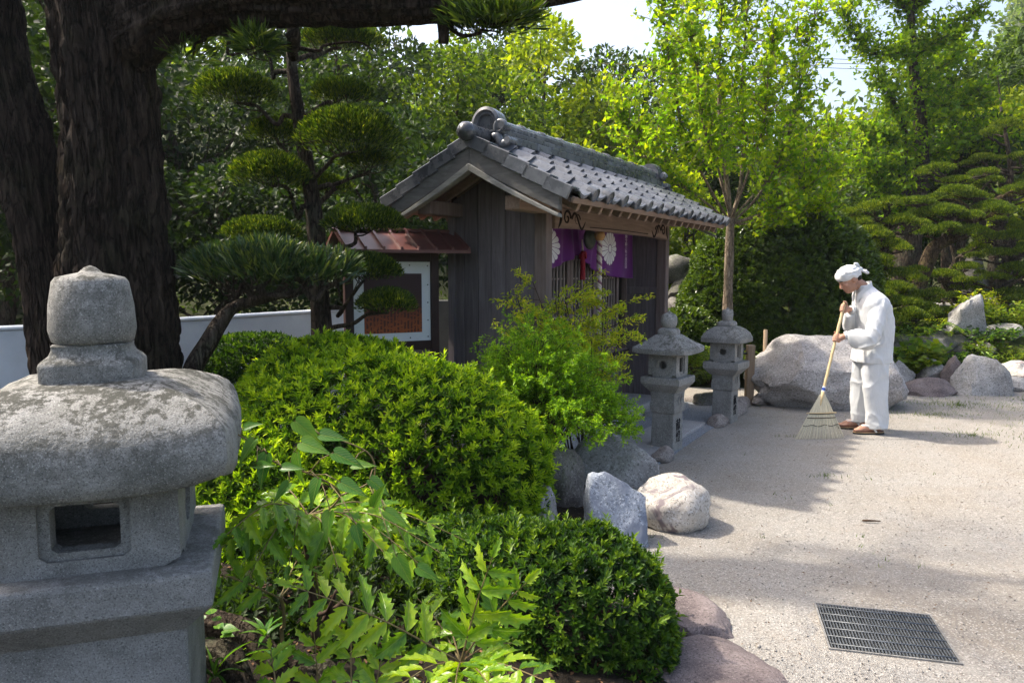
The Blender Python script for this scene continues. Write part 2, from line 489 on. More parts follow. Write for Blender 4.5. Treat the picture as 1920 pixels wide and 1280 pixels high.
# timber, tile, metal
M['wood_wall'] = m_wood('wood_wall', (.092, .076, .078), (.148, .125, .128), (.21, .184, .184))
M['wood_barge'] = m_wood('wood_barge', (.075, .07, .066), (.14, .135, .128), (.22, .215, .20), (9, 2.0, 9))
M['wood_moulding'] = m_wood('wood_moulding', (.13, .125, .11), (.22, .215, .195), (.33, .325, .30), (9, 2.0, 9))
M['wood_warm'] = m_wood('wood_warm', (.19, .125, .09), (.29, .20, .15), (.38, .275, .21), (1.0, 14, 14))
M['wood_post'] = m_wood('wood_post', (.12, .085, .075), (.185, .14, .125), (.26, .205, .18))
M['wood_dark'] = m_wood('wood_dark', (.028, .020, .019), (.05, .037, .034), (.08, .06, .055))
M['wood_lattice'] = m_wood('wood_lattice', (.24, .19, .17), (.34, .28, .25), (.42, .36, .32))
M['wood_stake'] = m_wood('wood_stake', (.25, .17, .11), (.36, .26, .17), (.46, .36, .25), (30, 30, 2))
M['carving'] = m_plain('carving_groove', (.022, .014, .012), .9, .1)
def m_tile():
    t = NT('roof_tile')
    v = t.coord('Object', jitter=True)
    n = t.noise(v, 7, 6, .7)
    c = t.ramp(n, [(.3, (.055, .060, .070)), (.5, (.10, .107, .122)), (.75, (.17, .176, .19))])
    oi = t.node('ShaderNodeObjectInfo')
    hs = t.node('ShaderNodeHueSaturation'); t.l.new(c, hs.inputs['Color'])
    t.l.new(t.math('ADD', t.math('MULTIPLY', oi.outputs['Random'], .7), .62), hs.inputs['Value'])
    r = t.ramp(n, [(.3, (.20,) * 3), (.7, (.36,) * 3)])
    t.bsdf(hs.outputs[0], r, t.bump(t.noise(v, 60, 4), .12, .004), .6)
    return t.m
M['tile'] = m_tile()
M['sheet_metal'] = m_plain('painted_sheet_metal', (.115, .042, .035), .42, .4, .25, 5, .05)
M['sign_frame'] = m_plain('sign_frame_paint', (.040, .018, .016), .5, .35, .2, 8)
M['white_board'] = m_plain('white_board', (.84, .85, .85), .45, .35, .04, 3)
M['screw'] = m_plain('screw', (.08, .08, .08), .4, .4)
M['plaster'] = m_plain('white_plaster', (.72, .75, .77), .85, .2, .08, 4, .35)
M['bronze'] = m_plain('bronze', (.06, .065, .05), .45, .5, .3, 9, 0, .6)
M['brass'] = m_plain('wooden_ball', (.42, .22, .07), .45, .4, .2, 9)
M['steel'] = m_plain('galvanised_steel', (.12, .13, .14), .5, .5, .35, 20, 0, .4)
M['steel_frame'] = m_plain('dusty_frame', (.20, .195, .185), .85, .2, .35, 30, .3, 0)
M['pit'] = m_plain('dark_pit_sheet', (.035, .032, .028), .95, .1)
M['tap'] = m_plain('tap_metal', (.12, .12, .13), .35, .5, .2, 9, 0, .8)
# cloth
def m_cloth(name, col, bump=.6, rough=.9, sheen=.2, scale=420):
    t = NT(name)
    v = t.coord('Object')
    n = t.noise(v, 5, 5, .6)
    c = t.ramp(n, [(.3, tuple(x * .93 for x in col)), (.7, col)])
    fn = t.math('ADD', t.noise(t.coord('Object', (1, 1, .5), (0, .5, 0)), 13, 5, .55, 1.2), t.math('MULTIPLY', t.noise(t.coord('Object', (1, 1, .35), (0, -.6, .3)), 34, 3, .5, 1.0), .35))
    t.bsdf(c, rough, t.bump(fn, bump, .012), .15, **{'Sheen Weight': sheen})
    return t.m
M['cloth_white'] = m_cloth('white_cotton', (.60, .615, .63))
M['cloth_scarf'] = m_cloth('white_scarf', (.66, .67, .68), .25)
M['cloth_purple'] = m_cloth('purple_cloth', (.13, .012, .165), .25, .7)
M['crest'] = m_plain('crest_print', (.74, .72, .74), .85, .1, .03)
M['print_white'] = m_plain('white_print', (.62, .56, .62), .85, .1, .05)
M['rope_pale'] = m_plain('pale_rope', (.62, .55, .47), .9, .1, .2, 60)
M['rope_purple'] = m_plain('mauve_rope', (.26, .13, .17), .9, .1, .2, 60)
M['tassel'] = m_plain('red_tassel', (.26, .018, .03), .8, .15, .3, 40)
M['skin'] = m_plain('skin', (.40, .215, .145), .55, .35, .10, 14)
M['skin'].node_tree.nodes['Principled BSDF'].inputs['Subsurface Weight'].default_value = .08
M['skin'].node_tree.nodes['Principled BSDF'].inputs['Subsurface Radius'].default_value = (.01, .004, .002)
M['hair'] = m_plain('hair', (.012, .010, .009), .6, .3)
M['lip'] = m_plain('lip', (.30, .12, .10), .5, .3)
M['strap_white'] = m_plain('white_strap', (.72, .72, .72), .7, .2)
M['sandal_top'] = m_plain('sandal_sole_top', (.12, .045, .035), .7, .2, .3, 20)
M['sandal_edge'] = m_plain('sandal_edge', (.50, .36, .20), .7, .2, .1)
M['sandal_sole'] = m_plain('sandal_rubber', (.015, .015, .016), .8, .2)
M['bamboo'] = m_plain('bamboo', (.55, .42, .23), .45, .35, .15, 12)
M['tine'] = m_plain('bamboo_tine', (.60, .54, .39), .6, .25, .18, 14, 0, 0, .15)
M['blue_tape'] = m_plain('blue_tape', (.02, .07, .35), .4, .4, .05)
M['white_tape'] = m_plain('white_tape', (.7, .7, .72), .4, .4, .05)
M['ink'] = m_plain('ink_lettering', (.02, .02, .022), .9, .1)
M['wire'] = m_plain('cable_black', (.05, .05, .055), .6, .3)
# ------------------------------------------------------------------ the ground
def m_gravel():
    t = NT('gravel_yard')
    v = t.coord('Object')
    fine = t.noise(v, 95, 3, .8)
    mid = t.noise(v, 14, 5, .65)
    big = t.noise(v, 1.1, 5, .6, .5)
    cell = t.voro(v, 150, 'F1', 'Color')
    sep = t.node('ShaderNodeSeparateColor'); t.l.new(cell, sep.inputs[0])
    c = t.ramp(big, [(.32, (.232, .207, .172)), (.5, (.268, .252, .226)), (.7, (.295, .286, .268))])
    c = t.mix(t.ramp(sep.outputs[0], [(.62, (0, 0, 0)), (.9, (1, 1, 1))]), c, (.20, .18, .16))
    c = t.mix(t.ramp(sep.outputs[1], [(.7, (0, 0, 0)), (.95, (1, 1, 1))]), c, (.40, .378, .345))
    c = t.mix(t.math('MULTIPLY', t.ramp(fine, [(.5, (0, 0, 0)), (.66, (1, 1, 1))]), .55), c, (.17, .155, .14))
    dirt = t.noise(t.coord('Object', (1, 1.6, 1)), 2.6, 6, .7, .8)
    c = t.mix(t.math('MULTIPLY', t.ramp(dirt, [(.5, (0, 0, 0)), (.72, (1, 1, 1))]), .45), c, (.25, .215, .175))
    c = t.mix(t.math('MULTIPLY', t.ramp(mid, [(.52, (0, 0, 0)), (.75, (1, 1, 1))]), .35), c, (.30, .265, .225))
    h = t.math('ADD', t.voro(v, 150), t.math('MULTIPLY', fine, .6))
    h = t.math('ADD', h, t.math('MULTIPLY', mid, 1.1))
    wv = t.node('ShaderNodeTexWave'); wv.wave_type = 'BANDS'; t.l.new(t.coord('Object', (1, 1, 1), (0, 0, .5)), wv.inputs['Vector'])
    wv.inputs['Scale'].default_value = 3.2; wv.inputs['Distortion'].default_value = 7.0; wv.inputs['Detail'].default_value = 3.0; wv.inputs['Detail Scale'].default_value = .6
    h2 = t.math('MULTIPLY', wv.outputs['Fac'], t.ramp(t.noise(v, .8, 3), [(.42, (0, 0, 0)), (.6, (1, 1, 1))]))
    t.bsdf(c, .92, t.bump(h, .55, .008, t.bump(h2, .10, .014)), .15)
    return t.m
M['gravel'] = m_gravel()
def m_soil(name, a, b, c3):
    t = NT(name); v = t.coord('Object')
    n = t.noise(v, 9, 7, .75); f = t.noise(v, 60, 4, .8)
    c = t.ramp(n, [(.3, a), (.55, b), (.75, c3)])
    t.bsdf(c, .95, t.bump(t.math('ADD', n, t.math('MULTIPLY', f, .5)), .8, .02), .1)
    return t.m
M['soil'] = m_soil('soil', (.010, .008, .006), (.020, .016, .012), (.038, .031, .024))
M['forest_floor'] = m_soil('forest_floor', (.020, .024, .010), (.040, .045, .018), (.065, .07, .025))
M['moss'] = m_soil('moss', (.03, .045, .01), (.06, .075, .014), (.10, .10, .02))

M['far_wood'] = m_soil('far_wood', (.012, .025, .010), (.025, .05, .016), (.045, .08, .022))
def grid(name, x0, x1, y0, y1, nx, ny, hf, mat, keep=None):
    xs = np.linspace(x0, x1, nx); ys = np.linspace(y0, y1, ny)
    X, Y = np.meshgrid(xs, ys)
    Z = np.array([[hf(x, y) for x in xs] for y in ys])
    V = np.stack([X, Y, Z], -1).reshape(-1, 3)
    i = (np.arange(ny - 1)[:, None] * nx + np.arange(nx - 1)[None]).ravel()
    F = np.stack([i, i + 1, i + nx + 1, i + nx], 1)
    if keep is not None:
        ctr = V[F].mean(1); F = F[[bool(keep(*c[:2])) for c in ctr]]
    me = raw_mesh(name, V, [F], mat, None, True)
    return ob(name, me)

def fbm(x, y, s, o=4):
    return mnoise.fractal(Vector((x * s, y * s, 3.7)), 1.0, 2.0, o)
def sst(a, b, x):
    t = min(1, max(0, (x - a) / (b - a))); return t * t * (3 - 2 * t)

# edge of the planted bed, x as a function of y
BED = [(-2, 1.3), (1.2, 1.12), (2.2, .92), (2.8, .82), (3.3, .66), (3.8, .46), (4.2, .52), (4.7, .66), (5.3, .80), (5.8, .70), (6.2, .2), (6.6, -.4), (9, -.9)]
def bed_x(y):
    return float(np.interp(y, [b[0] for b in BED], [b[1] for b in BED]))
def bed_h(x, y):
    d = bed_x(y) - x
    return -.03 + .20 * sst(-.05, .7, d) + .02 * fbm(x, y, 2.5) - .12 * sst(5.6, 6.6, y)
def right_h(x, y):                                   # rockery on the right
    e = 9.35 + .10 * math.sin(x * 1.3)
    d = y - e
    w = sst(4.2, 5.3, x)
    return -.05 + w * (.62 * sst(0, 3.2, d) + .25 * sst(2.5, 6.5, d)) + .05 * fbm(x, y, 1.1) * w
def land_h(x, y):
    h = .27 * max(0.0, y - 15.5 - 3.0 * sst(-2, 6, x)) ** 1.05
    h = min(h, 9 + 2.0 * fbm(x, y, .05))
    r = sst(.56, .74, x / max(y, 1)) * max(0, y - 22) * .75
    far = 0
    h = max(h, min(r, 70)) + far * .5
    h += .15 * fbm(x, y, .3) * sst(15, 20, y)
    wl = sst(-4.5, -9, x) * .08 * max(0, -4.5 - x)
    return -.06 + h + wl * 4
tag(grid('ground', -90, 170, -12, 210, 131, 112, land_h, M['forest_floor']), kind='structure')
GRATE_C = Vector((1.62, 3.13, 0))
GRATE_R = math.radians(-14.5)
def in_grate(x, y, m=.02):
    p = Matrix.Rotation(-GRATE_R, 2) @ Vector((x - GRATE_C.x, y - GRATE_C.y))
    return abs(p.x) < .285 + m and abs(p.y) < .255 + m
def yard_h(x, y):
    k = sst(.25, .9, math.hypot(x - GRATE_C.x, y - GRATE_C.y))
    if in_grate(x, y, -.035): return -.035
    return (.016 * fbm(x, y, .9, 3) * sst(0, 1.5, x - bed_x(y)) + .006 * fbm(x, y, 4, 2)) * k + .004
tag(grid('gravel_yard', -1.6, 22, .2, 9.9, 337, 139, yard_h,
         M['gravel'], lambda x, y: x > bed_x(y) - .45), kind='structure')
tag(grid('garden_bed', -7, 1.6, .2, 6.6, 87, 65, bed_h, M['soil'], lambda x, y: x < bed_x(y) + .25), kind='structure')
tag(grid('rockery_mound', 3.6, 22, 9.1, 18, 93, 45, right_h, M['moss'], lambda x, y: right_h(x, y) > -.055 or x > 4.2), kind='structure')
tag(grid('distant_hill', -40, 330, 300, 350, 60, 10, lambda x, y: -10 + (85 * math.exp(-((x - 175) / 75) ** 2) + 6 * fbm(x, 0, .03)) * sst(300, 335, y), M['far_wood']), kind='structure')

# loose pebbles lying on the yard
def scatter_stones(name, n, xr, yr, smin, smax, cond, mat, hf, label=None):
    x = rng.uniform(*xr, n); y = yr[0] + (yr[1] - yr[0]) * rng.random(n) ** 1.5
    ok = np.array([cond(a, b) for a, b in zip(x, y)]); x = x[ok]; y = y[ok]; n = len(x)
    z = np.array([hf(a, b) for a, b in zip(x, y)])
    s = smin + (smax - smin) * rng.random(n) ** 3.5
    base = np.array([(1, 0, 0), (-1, 0, 0), (0, 1, 0), (0, -1, 0), (0, 0, 1), (0, 0, -1)], float)
    fc = np.array([(0, 2, 4), (2, 1, 4), (1, 3, 4), (3, 0, 4), (2, 0, 5), (1, 2, 5), (3, 1, 5), (0, 3, 5)])
    sc = s[:, None] * rng.uniform(.6, 1.2, (n, 3)); sc[:, 2] *= .6
    V = base[None] * sc[:, None, :] + rng.normal(0, .15, (n, 6, 3)) * s[:, None, None]
    a = rng.uniform(0, 2 * pi, n); ca, sa = np.cos(a), np.sin(a)
    vx = V[..., 0] * ca[:, None] - V[..., 1] * sa[:, None]; vy = V[..., 0] * sa[:, None] + V[..., 1] * ca[:, None]
    V = np.stack([vx + x[:, None], vy + y[:, None], V[..., 2] + (z + s * .25)[:, None]], -1)
    F = (np.arange(n)[:, None, None] * 6 + fc[None]).reshape(-1, 3)
    me = raw_mesh(name, V.reshape(-1, 3), [F], mat, np.repeat(rng.random(n), 8), True)
    return ob(name, me)
g = scatter_stones('loose_gravel', 26000, (.3, 6.5), (2.3, 9.2), .0022, .0065, lambda x, y: x > bed_x(y) and abs(x) < .78 * y + .5 and not in_grate(x, y), M['pebble'], lambda x, y: .006 + .5 * (yard_h(x, y) - .004))
tag(g, 'loose pale grit scattered over the gravel yard', 'gravel', kind='stuff')

g = scatter_stones('edge_stones', 5200, (.2, 2.4), (2.3, 6.2), .004, .017, lambda x, y: 0 < x - bed_x(y) < .06 + .30 * rng.random() ** 3, M['pebble'], lambda x, y: .004)
tag(g, 'small loose stones gathered along the edge of the planted bed', 'gravel', kind='stuff')
# ------------------------------------------------------------------ rocks
def rock_mesh(name, seed, size, mat, cuts=7, rough=.12, sub=4, flat=.75, keep_top=None):
    r = random.Random(seed)
    bm = bmesh.new()
    bmesh.ops.create_icosphere(bm, subdivisions=sub, radius=1.0)
    planes = []
    for k in range(cuts):
        d = Vector((r.gauss(0, 1), r.gauss(0, 1), r.gauss(0, .8))).normalized()
        planes.append((d, r.uniform(flat - .12, flat + .12)))
    if keep_top: planes += [(Vector(d).normalized(), o) for d, o in keep_top]
    off = Vector((r.uniform(-50, 50), r.uniform(-50, 50), r.uniform(-50, 50)))
    for v in bm.verts:
        p = v.co * (1 + .35 * rough / .12 * mnoise.fractal(v.co * 1.3 + off, 1, 2, 4) * .6)
        for d, o in planes:
            k = p.dot(d) - o
            if k > 0: p = p - d * (k * .93)
        p = p + v.co * (rough * .35 * mnoise.fractal(v.co * 3.5 + off, 1, 2, 5))
        p = p + v.co * (rough * .10 * mnoise.fractal(v.co * 14 + off, 1, 2, 3))
        v.co = Vector((p.x * size[0], p.y * size[1], p.z * size[2]))
    me = bpy.data.meshes.new(name); bm.to_mesh(me); bm.free()
    me.polygons.foreach_set('use_smooth', [True] * len(me.polygons))
    me.set_sharp_from_angle(angle=math.radians(38))
    me.materials.append(mat)
    return me
def rock(label, seed, loc, size, mat, rz=0, tilt=(0, 0), name='rock', cat='rock', group=None, **kw):
    o = ob(name, rock_mesh(name, seed, size, M[mat], **kw), None, loc, (tilt[0], tilt[1], rz))
    return tag(o, label, cat, group)
rock('large pale grey boulder behind the sweeping person', 3, (3.70, 8.62, .36), (.92, .66, .54), 'rock_boulder', .05, name='boulder', cat='boulder', cuts=5, rough=.11, sub=5,
     keep_top=[((.05, -.62, .62), .60), ((-.85, -.25, .45), .74), ((0.1, .1, 1), .80), ((0, -1, -.28), .74), ((.9, -.3, .3), .8)])
rock('upright bluish grey slab stone beside the round pale rock', 8, (.60, 4.22, .10), (.20, .17, .36), 'rock_blue', .12, (-.42, .03), cuts=4, rough=.11, keep_top=[((0, -1, .15), .55), ((1, 0, 0), .85), ((-1, 0, 0), .85), ((0, 0, 1), .85)])
rock('rounded cream and purple rock at the edge of the gravel', 21, (1.00, 4.55, .11), (.235, .24, .195), 'rock_white', .9, (0, 0), cuts=4, rough=.07, flat=.85)
rock('pale grey sloping rock in front of the first small lantern', 30, (.74, 5.50, .04), (.38, .38, .38), 'rock_grey', .4, (0, .35), cuts=6, rough=.09)
rock('dark shaded rock under the feathery shrub', 31, (.27, 4.85, .18), (.20, .22, .30), 'rock_dark', 1.4, cuts=6)
rock('small grey rock at the foot of the clipped azalea hedge', 33, (.13, 4.28, .16), (.15, .15, .17), 'rock_grey', 2.2, cuts=6)
rock('flat reddish stone beside the small clipped azalea', 41, (.72, 3.28, .0), (.24, .33, .11), 'rock_purple', .5, cuts=5, rough=.08, keep_top=[((0, 0, 1), .6)])
rock('broad flat purple brown stone at the bottom edge of the yard', 44, (.76, 2.76, .0), (.33, .33, .12), 'rock_purple', -.3, cuts=5, rough=.08, keep_top=[((0, 0, 1), .6)])
# rockery, from the person towards the right edge
R = [('angular grey rock just behind the person', 51, (5.2, 9.86, 0), (.30, .25, .30), 'rock_grey', .3),
     ('low flat purplish stone bordering the yard', 52, (5.26, 9.27, 0), (.48, .26, .16), 'rock_purple', .05),
     ('small pale stone with a mossy foot behind the flat purplish stone', 53, (5.67, 9.9, 0.16), (.30, .24, .22), 'rock_grey', .9),
     ('large grey squarish boulder at the rockery edge', 54, (5.98, 9.43, 0), (.52, .40, .40), 'rock_grey', .1),
     ('brown rounded stone tucked against the large squarish boulder', 55, (5.78, 9.55, 0), (.18, .18, .42), 'rock_purple', .5),
     ('pale stone at the right edge of the rockery', 56, (6.91, 10.14, 0), (.45, .36, .30), 'rock_white', .4),
     ('low grey stone in front of the pale stone at the right', 57, (6.63, 9.64, 0), (.40, .22, .15), 'rock_grey', .2),
     ('wide brown ledge stone under the ferns', 58, (5.97, 11, 0.3), (.85, .5, .24), 'rock_dark', .1),
     ('dark flat ledge stone beside the ferns', 59, (6.68, 11.2, 0.34), (.62, .45, .26), 'rock_dark', -.2),
     ('tall grey leaning stone in the rockery', 60, (6.98, 11.3, 0.65), (.40, .32, .52), 'rock_grey', .5),
     ('round pale stone between the shrubs at the right', 61, (7.65, 11.6, 0.53), (.40, .34, .20), 'rock_grey', .0),
     ('small tan pebble stone on the rockery', 62, (7.03, 10.9, 0.37), (.18, .16, .12), 'rock_white', .0),
     ('flat light slab stone lying beyond the ferns', 63, (7.82, 13.6, 0.85), (.75, .5, .12), 'rock_grey', .1),
     ('pointed standing stone between the cloud pruned pines', 64, (8.84, 14.2, 1.03), (.30, .3, .70), 'rock_dark', .3),
     ('broad grey stone at the foot of the standing stone', 65, (8.85, 13.9, 0.64), (.9, .5, .40), 'rock_dark', .6),
     ('small dark rock between the lantern and the tap', 66, (2.32, 8.53, 0), (.22, .18, .12), 'rock_dark', .3)]
for lab, sd, p, sz, mt, rz in R:
    rock(lab, sd, (p[0], p[1] + .1, p[2] + sz[2] * .25), sz, mt, rz, cuts=11, rough=.15, flat=.66, sub=4)
# mossy rubble wall beyond the shed
RW = [(1275, 500, .28), (1296, 520, .32), (1318, 505, .26), (1283, 545, .30), (1310, 555, .34), (1330, 540, .25), (1272, 580, .25), (1300, 590, .28)]
for i, (p, sd) in enumerate([((2.57, 11.6, 1.58), 71), ((2.81, 11.6, 1.44), 72), ((3.05, 11.7, 1.54), 73), ((2.66, 11.5, 1.23), 74), ((2.9, 11.5, 1.16), 75), ((2.53, 11.4, 0.93), 76), ((2.79, 11.4, 0.84), 77), ((3.17, 11.7, 1.25), 78)]):
    rock(['upper left', 'upper middle', 'upper right', 'middle left', 'middle right', 'lower left', 'lower right', 'far right'][i] + ' mossy stone of the rubble bank beyond the shrine post', sd, p, (.30, .26, .24), 'rock_dark', i, group='stones of the rubble bank', sub=3)

# ------------------------------------------------------------------ drain grate
gr = empty('drain_grate', (GRATE_C.x, GRATE_C.y, .004), GRATE_R)
tag(gr, 'galvanised steel drain grate let into the gravel', 'grate')
hw, hd = .243, .215
fr = MB()
t_ = .10
fr.bx(-hw - t_, hw + t_, -hd - t_, -hd, -.04, -.001); fr.bx(-hw - t_, hw + t_, hd, hd + t_, -.04, -.001)
fr.bx(-hw - t_, -hw, -hd, hd, -.04, -.0011); fr.bx(hw, hw + t_, -hd, hd, -.04, -.0011)
fr.build('gravel_surround', M['gravel'], gr)
r_ = MB()
r_.bx(-hw - .008, hw + .008, -hd - .008, -hd, -.03, .0065); r_.bx(-hw - .008, hw + .008, hd, hd + .008, -.03, .0065); r_.bx(-hw - .008, -hw, -hd, hd, -.03, .0064); r_.bx(hw, hw + .008, -hd, hd, -.03, .0064)
r_.build('frame', M['steel_frame'], gr)
MB().bx(-hw, hw, -hd, hd, -.032, -.028).build('dark_pit_sheet', M['pit'], gr)  # thin dark sheet close under the bars; its colour carries the depth's shade
bar = MB().bx(-.0022, .0022, -hd + .004, hd - .004, -.022, .006).mesh('bearing_bar', M['steel'])
nb = 37
for i in range(nb):
    ob('bearing_bar', bar, gr, (-hw + .008 + (2 * hw - .016) * i / (nb - 1), 0, 0))
rod = MB().tube([(-hw + .003, 0, .0062), (hw - .003, 0, .0062)], .0034, 6).mesh('cross_rod', M['steel'], True)
for i in range(6):
    ob('cross_rod', rod, gr, (0, -hd + .035 + (2 * hd - .07) * i / 5, 0))
# ------------------------------------------------------------------ shrine shed
TH = math.radians(59.3)
SO = (.226, 6.009, 0)
shed = empty('shrine_shed', SO, TH)
tag(shed, 'small weathered timber shrine with grey tiled gable roof and purple curtain', 'shrine')
W, D = 2.93, .88
YR, ZR, ZE, YF = .312, 2.545, 2.10, -.53          # ridge y and z, eave z and front eave y
X0, X1 = -.564, 3.50
run = YR - YF; slope_len = math.hypot(run, ZR - ZE)
uy, uz = run / slope_len, (ZR - ZE) / slope_len    # up-slope direction on the front
def roof_z(y): return ZR - abs(y - YR) * (ZR - ZE) / run
def P(name, mb, mat, parent=None, **kw):
    return mb.build(name, M[mat], parent or shed, **kw)
# stone footing and floor
P('footing', MB().bx(-.06, W + .06, -.06, D + .06, -.03, .14), 'slab', bevel=.012)
P('floor_board', MB().bx(.04, W - .04, .36, D - .04, .62, .66), 'wood_dark')
# gable wall planks (left) and right wall, back wall
def planks(x, y0, y1, n, mat, outward, nails=True):
    w = (y1 - y0) / n
    for i in range(n):
        a, b = y0 + i * w + .0025, y0 + (i + 1) * w - .0025
        m = MB(); th = .018 + .004 * ((i * 7) % 3)
        xa, xb = (x - th, x) if outward < 0 else (x, x + th)
        za, zb = roof_z(a) - .10, roof_z(b) - .10
        vs = [(xa, a, .14), (xb, a, .14), (xb, b, .14), (xa, b, .14), (xa, a, za), (xb, a, za), (xb, b, zb), (xa, b, zb)]
        m.add(vs, [(0, 3, 2, 1), (4, 5, 6, 7), (0, 1, 5, 4), (1, 2, 6, 5), (2, 3, 7, 6), (3, 0, 4, 7)])
        p = P('plank', m, mat, bevel=.003)
        if nails:
            nm = MB()
            for zz in (.55, 1.14, 1.72):
                for q in (.25, .75):
                    yy = a + (b - a) * q
                    nm.box((xa - .001 if outward < 0 else xb + .001, yy, zz + .004 * (i % 2)), (.004, .007, .007))
            nm.build('nail', M['screw'], p)
planks(.035, .055, D, 6, 'wood_wall', -1)
planks(W - .035, .055, D, 6, 'wood_wall', 1, False)
for i in range(9):
    a = W / 9 * i
    P('back_plank', MB().bx(a + .003, a + W / 9 - .003, D - .03, D - .012, .14, 2.2), 'wood_dark', bevel=.003)
# inner cheek on the right of the porch: planks and rails
for i in range(3):
    a = .04 + i * .135
    P('cheek_plank', MB().bx(W - .075, W - .06, a, a + .131, .14, 2.15), 'wood_wall', bevel=.003)
P('cheek_rail', MB().bx(W - .095, W - .076, .04, .44, 1.30, 1.38), 'wood_wall', bevel=.004)
P('cheek_rail', MB().bx(W - .095, W - .076, .04, .44, .62, .70), 'wood_wall', bevel=.004)
# posts
P('post', MB().bx(-.012, .095, -.06, .05, .14, 2.12), 'wood_post', bevel=.006)
P('post', MB().bx(W - .095, W + .012, -.06, .05, .14, 2.12), 'wood_post', bevel=.006)
P('corner_batten', MB().bx(-.022, .03, D - .05, D + .012, .14, 2.12), 'wood_wall', bevel=.005)
# carved lintel with a cambered underside
bm_ = MB(); rings = []
NB = 40
for i in range(NB + 1):
    x = .096 + (W - .192) * i / NB
    q = abs(2 * i / NB - 1)
    zb = 1.905 + .022 * (1 - q ** 6)
    rings.append([(x, -.085, zb), (x, .01, zb), (x, .01, 2.075), (x, -.085, 2.075)])
bm_.loft(rings)
lint = P('lintel', bm_, 'wood_warm', bevel=.005)
P('wall_plate', MB().bx(-.42, W + .40, -.075, .03, 2.078, 2.150), 'wood_warm', bevel=.006)
def spiral(cx, cz, flip, s=1.0):
    pts = []
    for i in range(46):
        a = i / 45 * 4.2 * pi * .62
        r = .068 * (1 - i / 45 * .86)
        pts.append((cx + flip * (r * math.cos(a)) * s, -.0875, cz + r * math.sin(a) * s))
    tail = []
    for i in range(30):
        q = i / 29
        tail.append((cx + flip * (-.085 - .27 * q) * s * -1, -.0875, cz + (.055 * math.sin(q * 2.1 * pi) - .03 * q) * s))
    return pts, tail
for cx, flip in ((.30, 1), (W - .28, -1)):
    m = MB()
    sp, tl = spiral(cx, 2.0, flip)
    m.tube(sp, [.009 * (1 - .5 * i / 45) + .003 for i in range(46)], 6, squash=.6)
    m.tube(tl, [.011 * math.sin(min(1, (29 - i) / 12 + .12) * pi / 2) + .001 for i in range(30)], 6, squash=.6)
    hook = [(cx - flip * (.12 - .06 * q + .10 * q * q), -.0875, 2.05 - .14 * q) for q in [i / 14 for i in range(15)]]
    m.tube(hook, [.014 * math.sin(pi * (.15 + .85 * i / 14)) + .002 for i in range(15)], 6, squash=.6)
    sm = [(cx + flip * (.20 + .05 * math.cos(a)), -.0875, 2.0 + .04 * math.sin(a)) for a in [i / 14 * 1.5 * pi for i in range(15)]]
    m.tube(sm, [.007 * (1 - .6 * i / 14) for i in range(15)], 6, squash=.6)
    m.build('scroll_carving', M['carving'], lint, smooth=True)
g = MB()
for i in range(20):
    pass
gl = [(.75 + (W - 1.5) * i / 20, -.0866, 1.945 + .006 * math.sin(pi * i / 20)) for i in range(21)]
g.tube(gl, .0045, 5, squash=.6).build('groove', M['carving'], lint)
# purlins that stick out of the gable
for y in (.0, D - .06):
    P('purlin', MB().bx(-.44, .05, y - .065, y + .065, 2.02 + (.0 if y > .5 else .002), 2.13), 'wood_warm' if y < .5 else 'wood_post', bevel=.006)
P('ridge_beam', MB().bx(-.50, W + .5, YR - .05, YR + .05, 2.34, 2.45), 'wood_dark', bevel=.005)
# rafters and roof deck
def slope_mat(x, s, front=True):
    """matrix at distance s up-slope from the eave line"""
    if front:
        U = Vector((0, uy, uz)); N = Vector((0, -uz, uy)); X = Vector((1, 0, 0)); o = Vector((x, YF, ZE)) + U * s
    else:
        U = Vector((0, -uy, uz)); N = Vector((0, uz, uy)); X = Vector((-1, 0, 0)); o = Vector((x, 2 * YR - YF, ZE)) + U * s
    return Matrix(((X.x, U.x, N.x, o.x), (X.y, U.y, N.y, o.y), (X.z, U.z, N.z, o.z), (0, 0, 0, 1)))
rf = MB().bx(-.02, .02, .004, slope_len - .04, -.115, -.054).mesh('rafter', M['wood_warm'], bevel=.003)
dk = MB().bx(0, X1 - X0 - .12, .0, slope_len - .005, -.052, -.022).mesh('roof_deck', M['wood_post'])
fas = MB().bx(0, X1 - X0 - .12, -.028, -.002, -.05, -.006).mesh('fascia', M['wood_warm'], bevel=.004)
for front in (True, False):
    x0 = X0 + .06 if front else X1 - .06
    ob('roof_deck', dk, shed, matrix=slope_mat(x0, 0, front))
    ob('fascia', fas, shed, matrix=slope_mat(x0, 0, front))
    for i in range(19):
        ob('rafter', rf, shed, matrix=slope_mat(X0 + .25 + i * (X1 - X0 - .5) / 18, 0, front))
# barge boards: gently hollowed boards with a pale lower moulding
def barge(xc, th, up, lo, name, mat, proud):
    for sgn in (-1, 1):
        rings = []
        for i in range(15):
            q = i / 14
            y = YR + sgn * q * (run - .085)
            hol = -.012 * math.sin(q * pi)
            zt = ZR - q * (ZR - ZE) * .9 + hol - .025
            ex = -.03 * q
            a = zt - up; b = zt - lo - ex
            rings.append([(xc - th / 2 - proud, y, b), (xc + th / 2, y, b), (xc + th / 2, y, a), (xc - th / 2 - proud, y, a)])
        m = MB().loft(rings)
        P(name, m, mat, bevel=.004)
for xc in (X0 + .045, X1 - .045):
    s_ = 1 if xc < 1 else -1
    barge(xc, .05, .0, .155, 'barge_board', 'wood_barge', .0)
    barge(xc, .05, .150, .205, 'barge_moulding', 'wood_moulding', .016 if s_ > 0 else -.0)
